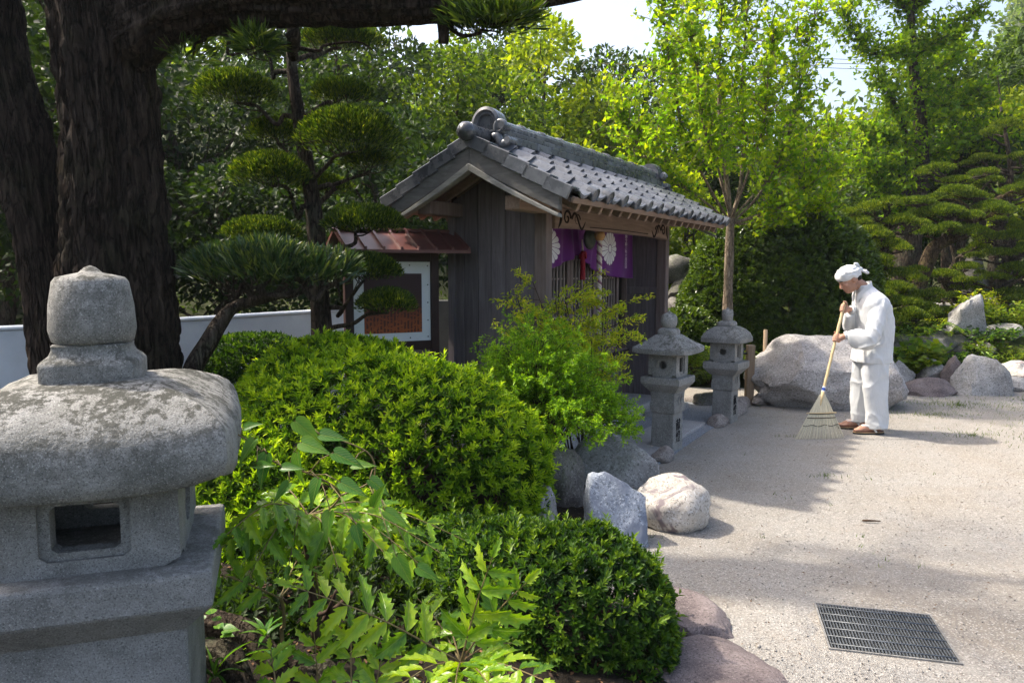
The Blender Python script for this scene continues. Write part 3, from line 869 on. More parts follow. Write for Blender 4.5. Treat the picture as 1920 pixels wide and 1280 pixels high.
# roof tiles, each one an object
NC, NR = 14, 5
tw = (X1 - X0 - .14) / NC
ex_ = (slope_len - .03) / NR
def tile_prof(w, n=12):
    out = []
    for i in range(n + 1):
        q = i / n
        z = -.030 * math.sin(pi * q / .66) if q < .66 else .040 * math.sin(pi * (q - .66) / .34)
        out.append((q * w, z))
    return out
def tile_mesh():
    m = MB(); pr = tile_prof(tw + .008); th = .017
    top = []; L = ex_ + .05
    rings = []
    for y, lift in ((-.014, .034), (L * .5, .02), (L, .002)):
        rings.append([(x, y, z + lift + th) for x, z in pr] + [(x, y, z + lift) for x, z in reversed(pr)])
    m.loft(rings)
    return m.mesh('roof_tile', M['tile'], True, angle=35)
def eave_mesh():
    m = MB(); w = tw; pr = tile_prof(w)
    # pendant lip below the trough
    rings = []
    for y in (-.034, -.015):
        rings.append([(x, y, z + .052) for x, z in pr[:9]] + [(x, y, z + .052 - .018 * math.sin(pi * min(1, i / 8)) - .012) for i, (x, z) in reversed(list(enumerate(pr[:9])))])
    m.loft(rings)
    return m.mesh('eave_tile', M['tile'], False, .003)
def disc_mesh():
    m = MB(); cx = tw * .83
    prof = [(.048, -.05), (.053, -.0), (.053, .018), (.044, .022), (.041, .014), (.02, .016), (.001, .017)]
    rings = [[(cx + r * math.cos(2 * pi * j / 20), -(z + .035), .042 + r * math.sin(2 * pi * j / 20)) for j in range(20)] for r, z in prof]
    m.loft(rings)
    return m.mesh('eave_disc', M['tile'], True, angle=40)
tm, em, dm = tile_mesh(), eave_mesh(), disc_mesh()
tr_ = random.Random(4)
for front in (True, False):
    for c in range(NC):
        for r in range(NR):
            x = X0 + .07 + c * tw if front else X1 - .07 - c * tw
            mt = slope_mat(x + tr_.uniform(-.003, .003), r * ex_ + tr_.uniform(-.004, .004), front) @ Matrix.Rotation(tr_.uniform(-.012, .012), 4, 'Z')
            t_o = ob('roof_tile', tm, shed, matrix=mt)
            if r == 0:
                ob('eave_lip', em, t_o); ob('eave_disc', dm, t_o)
# verge tiles down both gables
vl = slope_len / 5
vm = MB()
vm.add([(0, 0, .062), (.135, 0, .052), (.135, vl + .03, .034), (0, vl + .03, .044), (0, 0, -.040), (0, vl + .03, -.056), (.02, 0, -.040), (.02, vl + .03, -.056), (.02, 0, .04), (.02, vl + .03, .024), (.135, 0, .03), (.135, vl + .03, .012)],
       [(0, 1, 2, 3), (0, 3, 5, 4), (4, 5, 7, 6), (6, 7, 9, 8), (8, 9, 11, 10), (1, 10, 11, 2), (0, 4, 6, 8, 10, 1), (3, 2, 11, 9, 7, 5)])
vmesh = vm.mesh('verge_tile', M['tile'], bevel=.006)
vmR = MB(); vmR.v = [(-x, y, z) for x, y, z in vm.v]; vmR.f = [tuple(reversed(f)) for f in vm.f]
vmeshR = vmR.mesh('verge_tile', M['tile'], bevel=.006)
for front in (True, False):
    for i in range(5):
        for x, mesh in ((X0, vmesh if front else vmeshR), (X1, vmeshR if front else vmesh)):
            ob('verge_tile', mesh, shed, matrix=slope_mat(x, i * vl, front))
# ridge: courses of flat tiles, then round cover tiles
RX0, RX1 = X0 + .30, X1 - .18
rbase = ZR + .012
rr = random.Random(9)
for k, (w_, h_) in enumerate(((.27, .062), (.235, .040), (.205, .040))):
    z0 = rbase + (0, .066, .110)[k]
    for sgn in (-1, 1):
        x = RX0; i = 0
        while x < RX1 - .01:
            L = .27 if i or k % 2 == 0 else .15
            x2 = min(x + L, RX1)
            P('ridge_course_tile', MB().bx(x + .0015, x2 - .0015, YR + (0 if sgn > 0 else -w_ / 2) + (.001 if sgn > 0 else 0), YR + (w_ / 2 if sgn > 0 else -.001), z0, z0 + h_ + rr.uniform(-.002, .001)), 'tile', bevel=.005)
            x = x2; i += 1
zc = rbase + .152
ncap = 10; cl = (RX1 - RX0 - .1) / ncap
cm = MB(); rings = []
for x, r in ((0, .074), (.004, .084), (.03, .084), (.034, .072), (cl + .01, .070)):
    rings.append([(x, r * math.cos(a), r * .72 * math.sin(a)) for a in [pi * j / 12 for j in range(13)]])
cm.loft(rings, True)
capm = cm.mesh('ridge_cap_tile', M['tile'], True, angle=40)
for i in range(ncap):
    ob('ridge_cap_tile', capm, shed, matrix=Matrix.Translation((RX0 + .08 + i * cl, YR, zc - .004)))
# ridge-end ornament: arched disc with a sunk niche and side scrolls
def ridge_end(x, s):
    o = MB(); n = 28
    def arch(r, zc_, dx, low):
        pts = [(x + s * dx, YR + r * math.cos(a), zc_ + r * 1.05 * math.sin(a)) for a in [pi * (-.18) + (1.36 * pi) * j / (n - 1) for j in range(n)]]
        return pts
    c = rbase + .135
    o.loft([arch(.118, c, .12, 0), arch(.128, c, .03, 0), arch(.128, c, -.02, 0), arch(.105, c, -.03, 0), arch(.095, c, -.012, 0), arch(.078, c, -.012, 0), arch(.070, c, .012, 0)])
    e = P('ridge_end_ornament', o, 'tile', smooth=True, angle=45)
    for q in (-1, 1):
        m = MB(); pts = []
        for i in range(34):
            a = i / 33 * 3.4 * pi
            r = .052 * (1 - i / 33 * .8)
            pts.append((x - s * .01 + s * .05 * (i / 33) * 0, YR + q * (.125 + r * math.cos(a)), c - .03 + r * math.sin(a)))
        m.tube(pts, [.020 * (1 - .55 * i / 33) for i in range(34)], 8)
        w = [(x - s * .005, YR + q * (.08 + .12 * t), c - .10 - .075 * t + .018 * math.sin(t * 9)) for t in [i / 12 for i in range(13)]]
        m.tube(w, [.038 - .012 * i / 12 for i in range(13)], 8)
        for zz, rad in ((c - .02, .03), (c - .135, .028)):
            m.tube([(x - s * .03, YR + q * (.15 if zz > c - .1 else .20), zz), (x + s * .09, YR + q * (.15 if zz > c - .1 else .20), zz)], rad, 10)
        m.build('side_scroll', M['tile'], e, smooth=True, angle=60)
    return e
ridge_end(X0 + .26, 1)
ridge_end(X1 - .15, -1)
# round end of the gable ridge roll
for x, s in ((X0, 1), (X1, -1)):
    m = MB()
    prof = [(.001, -.075), (.040, -.060), (.066, -.03), (.072, .0), (.066, .03), (.064, .05), (.060, .10), (.060, .26)]
    m.loft([[(x - s * .02 + s * z, YR + r * math.cos(2 * pi * j / 20), ZR + .055 + r * math.sin(2 * pi * j / 20)) for j in range(20)] for r, z in prof])
    P('gable_end_roll', m, 'tile', smooth=True, angle=50)
# lattice doors behind the porch
ND = 4
dw = (W - .2 - .24) / ND
vb = MB().bx(-.0085, .0085, .42, .438, .92, 1.87).mesh('lattice_bar', M['wood_lattice'], bevel=.002)
for k in range(ND):
    a = .12 + k * dw
    door = P('lattice_door', MB().bx(a, a + dw - .004, .425, .45, .70, .90), 'wood_wall', bevel=.004)
    for (p, q, r, s2) in ((a, a + .055, .68, 1.95), (a + dw - .059, a + dw - .004, .68, 1.95)):
        MB().bx(p, q, .405, .425, r, s2).build('stile', M['wood_post'], door, bevel=.004)
    for (r, s2) in ((.68, .73), (.88, .93), (1.86, 1.95)):
        MB().bx(a + .0555, a + dw - .0595, .405, .425, r, s2).build('rail', M['wood_post'], door, bevel=.004)
    nbar = 7
    for i in range(nbar):
        ob('lattice_bar', vb, door, (a + .055 + (dw - .114) * (i + .5) / nbar, 0, 0))
    hb = MB().bx(a + .056, a + dw - .06, .4305, .4405, -.0075, .0075).mesh('lattice_rail', M['wood_lattice'])
    for i in range(4):
        ob('lattice_rail', hb, door, (0, 0, .93 + .93 * (i + 1) / 5))
P('door_jamb', MB().bx(.095, .118, .40, .46, .14, 2.1), 'wood_post', bevel=.004)
P('door_jamb', MB().bx(W - .118 - .0, W - .096, .40, .46, .14, 2.1), 'wood_post', bevel=.004)
P('sill_beam', MB().bx(.1, W - .1, .38, .47, .60, .675), 'wood_post', bevel=.006)
for i in range(10):
    a = .12 + i * (W - .24) / 10
    P('apron_board', MB().bx(a + .003, a + (W - .24) / 10 - .003, .43, .45, .14, .60), 'wood_wall', bevel=.003)
P('altar_shelf', MB().bx(.3, W - .3, .62, .82, 1.0, 1.04), 'wood_warm')

# ---- curtain, crests and lettering (hangs in the porch, can be lifted off)
cur = empty('shrine_curtain', shed.matrix_basis @ Vector((0, 0, 0)), TH)
cur.location = SO
tag(cur, 'purple curtain with white flower crests, gathered up in the middle', 'curtain')
CX0, CX1, GX = .10, 2.86, 1.34
def curtain_pt(x, q):
    """q 0 at the top, 1 at the hem"""
    top = 2.08
    g_ = math.exp(-((x - GX) / .42) ** 2); side = abs(x - GX)
    hem = 1.545 - .07 * (x - CX0) / 2.8 + .22 * math.exp(-(side / .46) ** 1.5)
    z = top + (hem - top) * q
    pull = .30 * q * math.exp(-(side / .55) ** 2) * (1 if x < GX else -1) * min(1, side / .15) * .35
    fold = .012 * math.sin(x * 15 + 2 * q) * (.4 + .6 * q) + .03 * g_ * q * math.sin((x - GX) * 34 + q * 3)
    y = .345 - fold - .04 * g_ * q
    return Vector((x + pull, y, z))
rings = []
for j in range(25):
    rings.append([curtain_pt(CX0 + (CX1 - CX0) * i / 180, j / 24) for i in range(181)])
m = MB(); m.loft(rings, False, False)
cc = m.build('cloth', M['cloth_purple'], cur, smooth=True)
sd = cc.modifiers.new('thick', 'SOLIDIFY'); sd.thickness = .003; sd.offset = 1
MB().tube([(.10, .35, 2.08), (W - .12, .35, 2.08)], .012, 8).build('curtain_rod', M['wood_post'], cur)
def on_curtain(x, z, lift=.006):
    q = .5
    for _ in range(12):
        p = curtain_pt(x, q); dz = (curtain_pt(x, q + .01).z - p.z) / .01
        q -= (p.z - z) / dz
    p = curtain_pt(x, q); p.y -= lift
    return p
def crest(cx, cz, rx, rz):
    for k in range(16):
        a0 = 2 * pi * k / 16
        pts = []
        def pp(r, a): return on_curtain(cx + rx * r * math.cos(a), cz + rz * r * math.sin(a))
        h = pi / 16 * .90
        out = [(.27, a0 - h * .8), (.60, a0 - h), (.90, a0 - h * .98), (.97, a0 - h * .6), (1.0, a0), (.97, a0 + h * .6), (.90, a0 + h * .98), (.60, a0 + h), (.27, a0 + h * .8)]
        vs = [pp(r, a) for r, a in out]
        mid = [pp(.27, a0), pp(.60, a0), pp(.90, a0)]
        mm = MB(); mm.add(vs + mid, [(0, 1, 10, 9), (1, 2, 11, 10), (2, 3, 4, 11), (4, 5, 6, 11), (6, 7, 10, 11), (7, 8, 9, 10)])
        mm.build('crest_petal', M['crest'], cc)
    mm = MB(); n = 20
    vs = [on_curtain(cx + rx * .22 * math.cos(2 * pi * j / n), cz + rz * .22 * math.sin(2 * pi * j / n)) for j in range(n)]
    mm.add(vs, [tuple(range(n))]).build('crest_centre', M['crest'], cc)
crest(.74, 1.80, .20, .175)
crest(2.18, 1.80, .20, .177)
def text_mesh(name, body, size, mat, vertical=False, extrude=.0015):
    c = bpy.data.curves.new('lettering', 'FONT'); c.size = size; c.extrude = extrude
    c.body = '\n'.join(body) if vertical else body
    c.space_line = .95; c.align_x = 'CENTER'; c.resolution_u = 3
    o = bpy.data.objects.new('tmp', c); COL.objects.link(o)
    dg = bpy.context.evaluated_depsgraph_get()
    me = bpy.data.meshes.new_from_object(o.evaluated_get(dg))
    me.name = name
    COL.objects.unlink(o); bpy.data.objects.remove(o)
    me.materials.clear(); me.materials.append(mat)
    return me
# a column of small white characters down the right of the curtain
tmx = text_mesh('lettering', '奉納令和三年十月吉日', .050, M['print_white'], True)
lt = ob('lettering', tmx, cc, (2.58, .315, 1.97), (pi / 2, 0, 0)); lt.scale = (1.3, .88, 1)
# ---- bell rope and gong
gong = empty('gong', SO, TH); tag(gong, 'dark bronze gong hanging behind the lintel', 'gong')
m = MB()
gx, gz = 1.26, 1.87
m.loft([[(gx + r * math.cos(2 * pi * j / 24), .15 + y, gz + r * math.sin(2 * pi * j / 24)) for j in range(24)] for r, y in ((.02, -.032), (.05, -.035), (.08, -.03), (.10, -.014), (.105, 0), (.10, .014), (.08, .03), (.02, .032))])
m.build('gong_body', M['bronze'], gong, smooth=True, angle=50)
MB().tube([(gx - .06, .15, gz + .11), (gx - .06, .15, 2.08)], .006, 6).build('hanger', M['rope_pale'], gong)
MB().tube([(gx + .06, .15, gz + .11), (gx + .06, .15, 2.08)], .006, 6).build('hanger', M['rope_pale'], gong)
rope = empty('bell_rope', SO, TH); tag(rope, 'twisted pale and mauve bell rope with wooden ball', 'rope')
rx = 1.22
for k in range(3):
    pts = []
    for i in range(120):
        q = i / 119; a = q * 11 * 2 * pi + 2 * pi * k / 3
        pts.append((rx + .013 * math.cos(a), .03 + .013 * math.sin(a), 1.86 - .95 * q))
    MB().tube(pts, .0145, 6).build('rope_strand', M['rope_purple' if k == 0 else 'rope_pale'], rope, smooth=True)
m = MB().lathe([(.002, -.052), (.03, -.045), (.05, -.015), (.052, .01), (.04, .038), (.002, .05)], 16, (rx, .03, 1.895)); m.build('wooden_ball', M['brass'], rope, smooth=True)
MB().tube([(rx, .03, 1.93), (rx, .03, 2.08)], .008, 6).build('cord', M['rope_pale'], rope)
tas = empty('curtain_tassel', SO, TH); tag(tas, 'red tassel hanging from the gathered curtain', 'tassel')
tx = GX
MB().tube([(tx, .27, 1.87), (tx + .004, .265, 1.80), (tx, .26, 1.72)], .008, 6).build('cord', M['rope_pale'], tas)
MB().lathe([(.004, .10), (.022, .09), (.026, .06), (.018, .035), (.024, .02), (.026, -.05), (.028, -.17), (.026, -.18), (.002, -.18)], 14, (tx, .26, 1.66)).build('tassel_skirt', M['tassel'], tas, smooth=True, angle=50)
kn = MB()
for k in range(2):
    kn.tube([(tx + .035 * math.cos(a + k), .26 + .03 * math.sin(a + k), 1.72 + .03 * math.sin(2 * a + k)) for a in [2 * pi * i / 16 for i in range(17)]], .011, 6)
kn.build('knot', M['tassel'], tas, smooth=True)

# ------------------------------------------------------------------ forecourt: slab, kerbs, blue-grey gravel
def local(x, y, z=0): return tuple(shed.matrix_basis @ Vector((x, y, z)))
c_ = Matrix.Translation(SO) @ Matrix.Rotation(TH, 4, 'Z')
def onshed(name, mb, mat, bevel=0, label=None, cat=None, kind=None, group=None):
    o = mb.build(name, M[mat], None, bevel=bevel); o.matrix_basis = c_
    return tag(o, label, cat, group, kind)
M['fore_gravel'] = m_stone('forecourt_gravel', (.22, .235, .26), (.13, .14, .16), (.34, .35, .37), 70, None, 0, .9, 60)
onshed('forecourt_gravel', MB().bx(.2, 3.3, -.86, -.07, -.03, .017), 'fore_gravel', kind='structure')
onshed('paving_slab', MB().bx(.55, 2.12, -.76, -.34, -.02, .045), 'slab', .008, 'rectangular grey paving slab in front of the shrine doors', 'paving slab')
onshed('paving_slab', MB().bx(2.2, 2.9, -.34, -.07, -.02, .085), 'slab', .008, 'narrow stone step by the right shrine post', 'paving slab')
for i, (x, y, sx, sy) in enumerate([(2.22, -.86, .30, .15), (2.95, -.86, .45, .14), (3.40, -.80, .34, .14), (3.35, -.45, .15, .42), (.60, -.84, .26, .12), (3.75, -.95, .40, .15)]):
    me = rock_mesh('kerb_stone', 300 + i, (sx / 1.6, sy / 1.4, .085), M['kerb'], 6, .08, 3)
    o = ob('kerb_stone', me); o.matrix_basis = c_ @ Matrix.Translation((x, y, .035))
    tag(o, ['brown kerb stone beside the second small lantern', 'long brown kerb stone behind the second lantern', 'kerb stone by the wooden tap post', 'kerb stone running back towards the hedge', 'small kerb stone next to the paving slab', 'outermost kerb stone against the big boulder'][i], 'kerb stone')
# ------------------------------------------------------------------ stone lanterns
def square_rings(prof, n=6, lift=0.0, round_=0.0):
    """prof: (half width, z). rings of square outline, corners lifted by lift*(w/w0)"""
    rings = []; w0 = max(p[0] for p in prof)
    for w, z in prof:
        ring = []
        for sx, sy, dx, dy in ((-1, -1, 1, 0), (1, -1, 0, 1), (1, 1, -1, 0), (-1, 1, 0, -1)):
            for i in range(n):
                t = 2 * i / n
                x = sx + dx * t; y = sy + dy * t
                c = (abs(x * y)) ** 3
                k = 1 - round_ * c * .18
                ring.append((x * w * k, y * w * k, z + lift * c * (w / w0) ** 3))
        rings.append(ring)
    return rings
def window_panel(mb, w, z0, z1, hw, hz, zc, t, y, power=2.0, ring=0.0, n=32):
    """wall facing -y at distance y from the axis, with a hole"""
    out, inn = [], []
    zm = (z0 + z1) / 2; hh = (z1 - z0) / 2
    angs = [2 * pi * (j + .5) / n for j in range(n)]
    for a in angs:
        c, s = math.cos(a), math.sin(a)
        k = 1 / max(abs(c), abs(s)); out.append((c * k * w, zm + s * k * hh))
        q = (abs(c) ** power + abs(s) ** power) ** (-1 / power)
        inn.append((c * q * hw, zc + s * q * hz))
    R = [[(x, -y, z) for x, z in out], [(x * (1 + ring) if ring else x, -y, zc + (z - zc) * (1 + ring)) for x, z in inn]]
    if ring:
        R.append([(x * (1 + ring), -y + .012, zc + (z - zc) * (1 + ring)) for x, z in inn])
        R.append([(x, -y + .012, z) for x, z in inn])
    R.append([(x, -y + t, z) for x, z in inn])
    R.append([(x, -y + t, z) for x, z in out])
    R.append(R[0])
    mb.loft(R, False)
def stone_lantern(label, loc, rz, d, mats, group):
    L = empty('stone_lantern', loc, rz)
    tag(L, label, 'stone lantern', group)
    MB().loft(square_rings(d['shaft'])).build('shaft', M[mats[1]], L, bevel=.006)
    if 'base' in d: MB().loft(square_rings(d['base'])).build('base', M[mats[1]], L, bevel=.01)
    MB().loft(square_rings(d['plat'])).build('platform', M[mats[1]], L, bevel=.006)
    z0, z1, w, t = d['box']
    for k in range(4):
        m = MB()
        kind = d['win'][k]
        window_panel(m, w if k % 2 == 0 else w - t - .001, z0, z1, kind[0], kind[1], (z0 + z1) / 2 + kind[4], t, w, kind[2], kind[3])
        m.xf(Matrix.Rotation(k * pi / 2, 4, 'Z'))
        m.build('firebox_wall', M[mats[1]], L)
    MB().bx(-w + t, w - t, -w + t, w - t, z0 - .002, z0 + .006).build('firebox_floor', M[mats[1]], L)
    cm_ = MB().loft(square_rings(d['cap'], 26 if d.get('rough') else 10, d.get('lift', 0), d.get('round', 0)))
    if d.get('rough'):
        cm_.v = [tuple(Vector(p) + Vector((p[0], p[1], .15)).normalized() * d['rough'] * (mnoise.fractal(Vector(p) * 9, 1, 2, 4) * .9 - 1.6 * max(0, mnoise.noise(Vector(p) * 16 + Vector((5, 1, 2))) - .25))) for p in cm_.v]
    cm_.build('roof_cap', M[mats[0]], L, smooth=True, angle=d.get('capang', 28), bevel=d.get('capbev', .006), seg=2)
    MB().loft(square_rings(d['neck'], 6, 0, .5)).build('finial_base', M[mats[0]], L, smooth=True, angle=35, bevel=.006)
    MB().lathe(d['finial'], 28).build('finial', M[mats[0]], L, smooth=True, angle=50)
    return L
# big foreground lantern
sq = (.076, .058, 14, .32, .0)
big = dict(shaft=[(.222, .12), (.218, .67), (.222, .69)], base=[(.42, .05), (.40, .16), (.30, .2)],
           plat=[(.215, .672), (.283, .752), (.287, .760), (.287, .838), (.28, .845)], box=(.844, 1.070, .210, .06),
           win=[sq, (.05, .05, 2, .3, 0), sq, (.05, .05, 2, .3, 0)],
           cap=[(.20, 1.066), (.30, 1.061), (.338, 1.060), (.347, 1.064), (.352, 1.10), (.352, 1.145), (.344, 1.178), (.324, 1.207), (.296, 1.232), (.26, 1.254), (.22, 1.277), (.17, 1.290), (.11, 1.298), (.05, 1.302)], lift=.035, round=.28, capang=60, capbev=0, rough=.006,
           neck=[(.112, 1.285), (.116, 1.29), (.117, 1.342), (.11, 1.350), (.095, 1.362), (.088, 1.378), (.090, 1.39), (.03, 1.392)],
           finial=[(.02, 1.386), (.086, 1.388), (.096, 1.396), (.103, 1.425), (.099, 1.49), (.089, 1.548), (.080, 1.560), (.055, 1.566), (.028, 1.572), (.014, 1.585), (.002, 1.590)])
stone_lantern('large speckled granite lantern with lichen, close in the left foreground', (-1.097, 1.95, .0), math.radians(18), big, ('granite', 'granite_clean'), 'stone lanterns')
rd = (.034, .034, 2, .55, 0); rc = (.045, .062, 14, .28, 0)
sm1 = dict(shaft=[(.105, -.03), (.100, .34), (.100, .345), (.112, .346), (.116, .40), (.108, .46), (.116, .545)],
           plat=[(.12, .53), (.172, .595), (.178, .60), (.178, .655), (.172, .66)], box=(.66, .865, .128, .03), win=[rc, rd, rc, rd],
           cap=[(.10, .862), (.232, .860), (.235, .864), (.235, .902), (.228, .908), (.155, .962), (.085, 1.02), (.03, 1.022)], lift=.012,
           neck=[(.082, 1.015), (.082, 1.058), (.066, 1.072), (.045, 1.082), (.03, 1.085)],
           finial=[(.02, 1.078), (.052, 1.08), (.066, 1.10), (.071, 1.13), (.069, 1.165), (.058, 1.19), (.030, 1.205), (.010, 1.215), (.002, 1.232)])
sm2 = dict(sm1)
sm2['cap'] = [(.10, .842), (.222, .840), (.226, .845), (.224, .885), (.205, .925), (.165, .965), (.11, .995), (.05, 1.01), (.02, 1.012)]
sm2['lift'] = .0; sm2['round'] = .55; sm2['capang'] = 22
sm2['box'] = (.64, .845, .13, .03)
sm2['plat'] = [(.12, .50), (.175, .56), (.184, .575), (.184, .635), (.178, .64)]
sm2['neck'] = [(.085, 1.0), (.085, 1.035), (.068, 1.05), (.05, 1.058), (.03, 1.06)]
sm2['finial'] = [(.02, 1.055), (.048, 1.057), (.055, 1.068), (.058, 1.12), (.056, 1.155), (.046, 1.168), (.016, 1.174), (.012, 1.185), (.002, 1.192)]
LR = math.radians(55)
l1 = stone_lantern('small granite lantern with pyramid cap, nearer of the pair before the shrine', (1.36, 6.45, 0), LR, sm1, ('granite_far', 'granite_far'), 'stone lanterns')
l2 = stone_lantern('small granite lantern with domed cap, farther of the pair near the boulder', (2.22, 7.68, 0), LR, sm2, ('granite_far', 'granite_far'), 'stone lanterns')
tx_ = text_mesh('lettering', '献燈', .105, M['ink'], True, .002)
# the inscribed face looks along local -y after a quarter turn (towards the yard)
for L in (l1, l2):
    o = ob('lettering', tx_, L, (0, -.1035, .20), (pi / 2, 0, 0)); o.scale = (.95, 1.05, 1)
    rl = MB()
    rl.tube([(-.05 + .1 * q, -.117 + .004, .505 + .012 * math.sin(q * 6)) for q in [i / 10 for i in range(11)]], .004, 5)
    rl.tube([(.03 * math.cos(a) - .005, -.1125, .445 + .042 * math.sin(a)) for a in [-.6 + i / 14 * 4.6 for i in range(15)]], .004, 5)
    rl.tube([(.045, -.1125, .49), (.03, -.1125, .44), (.045, -.1125, .39)], .004, 5)
    rl.build('carved_relief', M['granite_far'], L)
    L.rotation_euler.z = LR

# ------------------------------------------------------------------ notice board
sg = empty('notice_board', (-1.0, 6.24, 0), math.radians(27)); tag(sg, 'brown framed notice board with little metal roof beside the shrine', 'notice board')
def S_(name, mb, mat, parent=None, **kw): return mb.build(name, M[mat], parent or sg, **kw)
S_('post', MB().bx(-.405, -.335, -.035, .035, 0, 1.72), 'sign_frame', bevel=.004)
S_('post', MB().bx(.335, .405, -.035, .035, 0, 1.72), 'sign_frame', bevel=.004)
S_('rail', MB().bx(-.3345, .3345, -.03, .03, 1.645, 1.72), 'sign_frame', bevel=.004)
S_('rail', MB().bx(-.3345, .3345, -.03, .03, .90, .975), 'sign_frame', bevel=.004)
bd = S_('white_panel', MB().bx(-.333, .333, -.012, .012, .977, 1.643), 'white_board')
def m_print():
    t = NT('notice_print')
    v = t.coord('Object'); sx = t.node('ShaderNodeSeparateXYZ'); t.l.new(v, sx.inputs[0])
    n = t.noise(v, 6, 4)
    fade = t.ramp(t.math('ADD', t.math('MULTIPLY', t.math('SUBTRACT', sx.outputs[2], 1.07), 2.4), t.math('MULTIPLY', t.math('SUBTRACT', n, .5), .35)), [(0.0, (.42, .10, .025)), (.25, (.30, .07, .02)), (.5, (.085, .030, .026)), (.7, (.052, .020, .022))])
    v2 = t.coord('Object', (34, 1, 70)); vx = t.voro(v2, 1.0, 'F1', 'Color'); sp = t.node('ShaderNodeSeparateColor'); t.l.new(vx, sp.inputs[0])
    col = t.math('PINGPONG', t.math('MULTIPLY', sx.outputs[0], 34), .5)
    msk = t.math('MULTIPLY', t.ramp(col, [(.16, (0, 0, 0)), (.24, (1, 1, 1))]), t.ramp(sp.outputs[0], [(.40, (0, 0, 0)), (.5, (1, 1, 1))]))
    low = t.ramp(sx.outputs[2], [(1.06, (1, 1, 1)), (1.0, (1, 1, 1))]) if False else None
    c = t.mix(t.math('MULTIPLY', msk, .75), fade, (.05, .018, .015))
    t.bsdf(c, .5, None, .35)
    return t.m
M['print'] = m_print()
S_('notice_sheet', MB().bx(-.245, .255, -.016, -.0125, 1.05, 1.545), 'print', bd)
sc = MB().lathe([(.006, 0), (.006, .003), (.001, .004)], 8).mesh('screw', M['screw'])
for (x, z) in [(-.3, 1.61), (-.15, 1.615), (.0, 1.615), (.15, 1.615), (.31, 1.61), (.31, 1.45), (.31, 1.30), (.31, 1.15), (.31, 1.01), (.15, 1.005), (.0, 1.005), (-.15, 1.005), (-.3, 1.01)]:
    ob('screw', sc, bd, (x, -.0122, z), (pi / 2, 0, 0))
# little roof: one sheet each way with standing seams
for sgn in (-1, 1):
    q = MB(); a = (0.0, 1.90); b = (sgn * .36, 1.735)
    q.add([(-.48, a[0], a[1]), (.56, a[0], a[1]), (.56, b[0], b[1]), (-.48, b[0], b[1]), (-.48, a[0], a[1] - .015), (.56, a[0], a[1] - .015), (.56, b[0], b[1] - .025), (-.48, b[0], b[1] - .025)],
          [(0, 1, 2, 3), (7, 6, 5, 4), (0, 4, 5, 1), (2, 6, 7, 3), (1, 5, 6, 2), (3, 7, 4, 0)])
    rs = S_('roof_sheet', q, 'sheet_metal')
    for i in range(8):
        x = -.465 + 1.01 * i / 7
        h = .022; w_ = .009
        q = MB(); q.add([(x - w_, a[0] + sgn * .01, a[1]), (x + w_, a[0] + sgn * .01, a[1]), (x + w_, b[0] + sgn * .006, b[1] - .004), (x - w_, b[0] + sgn * .006, b[1] - .004),
                         (x - w_, a[0] + sgn * .01, a[1] + h), (x + w_, a[0] + sgn * .01, a[1] + h), (x + w_, b[0] + sgn * .006, b[1] + h), (x - w_, b[0] + sgn * .006, b[1] + h)],
                        [(0, 1, 2, 3), (4, 5, 6, 7), (0, 4, 5, 1), (2, 6, 7, 3), (1, 5, 6, 2), (3, 7, 4, 0)])
        S_('seam', q, 'sheet_metal', rs)
S_('ridge_cap', MB().bx(-.49, .57, -.04, .04, 1.888, 1.915), 'sheet_metal', bevel=.008)
for x in (-.37, .37):
    S_('bracket', MB().bx(x - .025, x + .025, -.28, .28, 1.715, 1.745), 'sign_frame')

# ------------------------------------------------------------------ white garden wall
def wall_piece(label, a, b, h, th=.14):
    a = Vector(a); b = Vector(b); L = (b - a).length
    o = MB().bx(0, L, -th / 2, th / 2, -.1, h).build('garden_wall', M['plaster'], None, bevel=.012, seg=2)
    o.location = (a.x, a.y, 0); o.rotation_euler = (0, 0, math.atan2(b.y - a.y, b.x - a.x))
    cap = MB().bx(-.005, L + .005, -th / 2 - .012, th / 2 + .012, h, h + .03).build('coping', M['plaster'], o, bevel=.008)
    return tag(o, label, 'wall')
wall_piece('low white plaster wall at the far left behind the old tree', (-5.4, 4.35, 0), (-3.46, 6.02, 0), 1.12)
wall_piece('low white plaster wall between the old tree and the notice board', (-3.25, 6.25, 0), (-1.20, 9.35, 0), 1.12)
M['fence_dark'] = m_plain('grey_fence', (.10, .105, .10), .8, .2, .2, 3)
o = MB().bx(-.9, .42, -.03, .03, 0, 1.25).build('grey_fence_panel', M['fence_dark'], None, bevel=.01); o.location = (-.72, 8.1, 0); o.rotation_euler = (0, 0, .25)
tag(o, 'plain dark grey fence panel in the gap beside the shrine', 'fence')

# ------------------------------------------------------------------ tap on a wooden post
tp = empty('water_tap', (2.80, 8.72, 0)); tag(tp, 'wooden post with a metal tap between lantern and boulder', 'tap')
MB().bx(-.045, .045, -.045, .045, -.05, .70).build('post', M['wood_stake'], tp, bevel=.008)
t1 = MB().tube([(-.045, -.01, .60), (-.11, -.01, .60), (-.125, -.01, .585), (-.125, -.01, .545)], .014, 10).build('spout', M['tap'], tp, smooth=True)
MB().tube([(-.085, -.01, .60), (-.085, -.01, .65)], .009, 8).build('valve', M['tap'], tp, smooth=True)
MB().tube([(-.115, -.01, .655), (-.055, -.01, .655)], .009, 8).build('tap_handle', M['tap'], tp, smooth=True)
st = MB().tube([(3.05, 8.95, -.05), (3.05, 8.95, .86)], .024, 10).build('bamboo_stake', M['wood_stake'], None, smooth=True)
tag(st, 'thin wooden stake standing behind the tap post', 'stake')

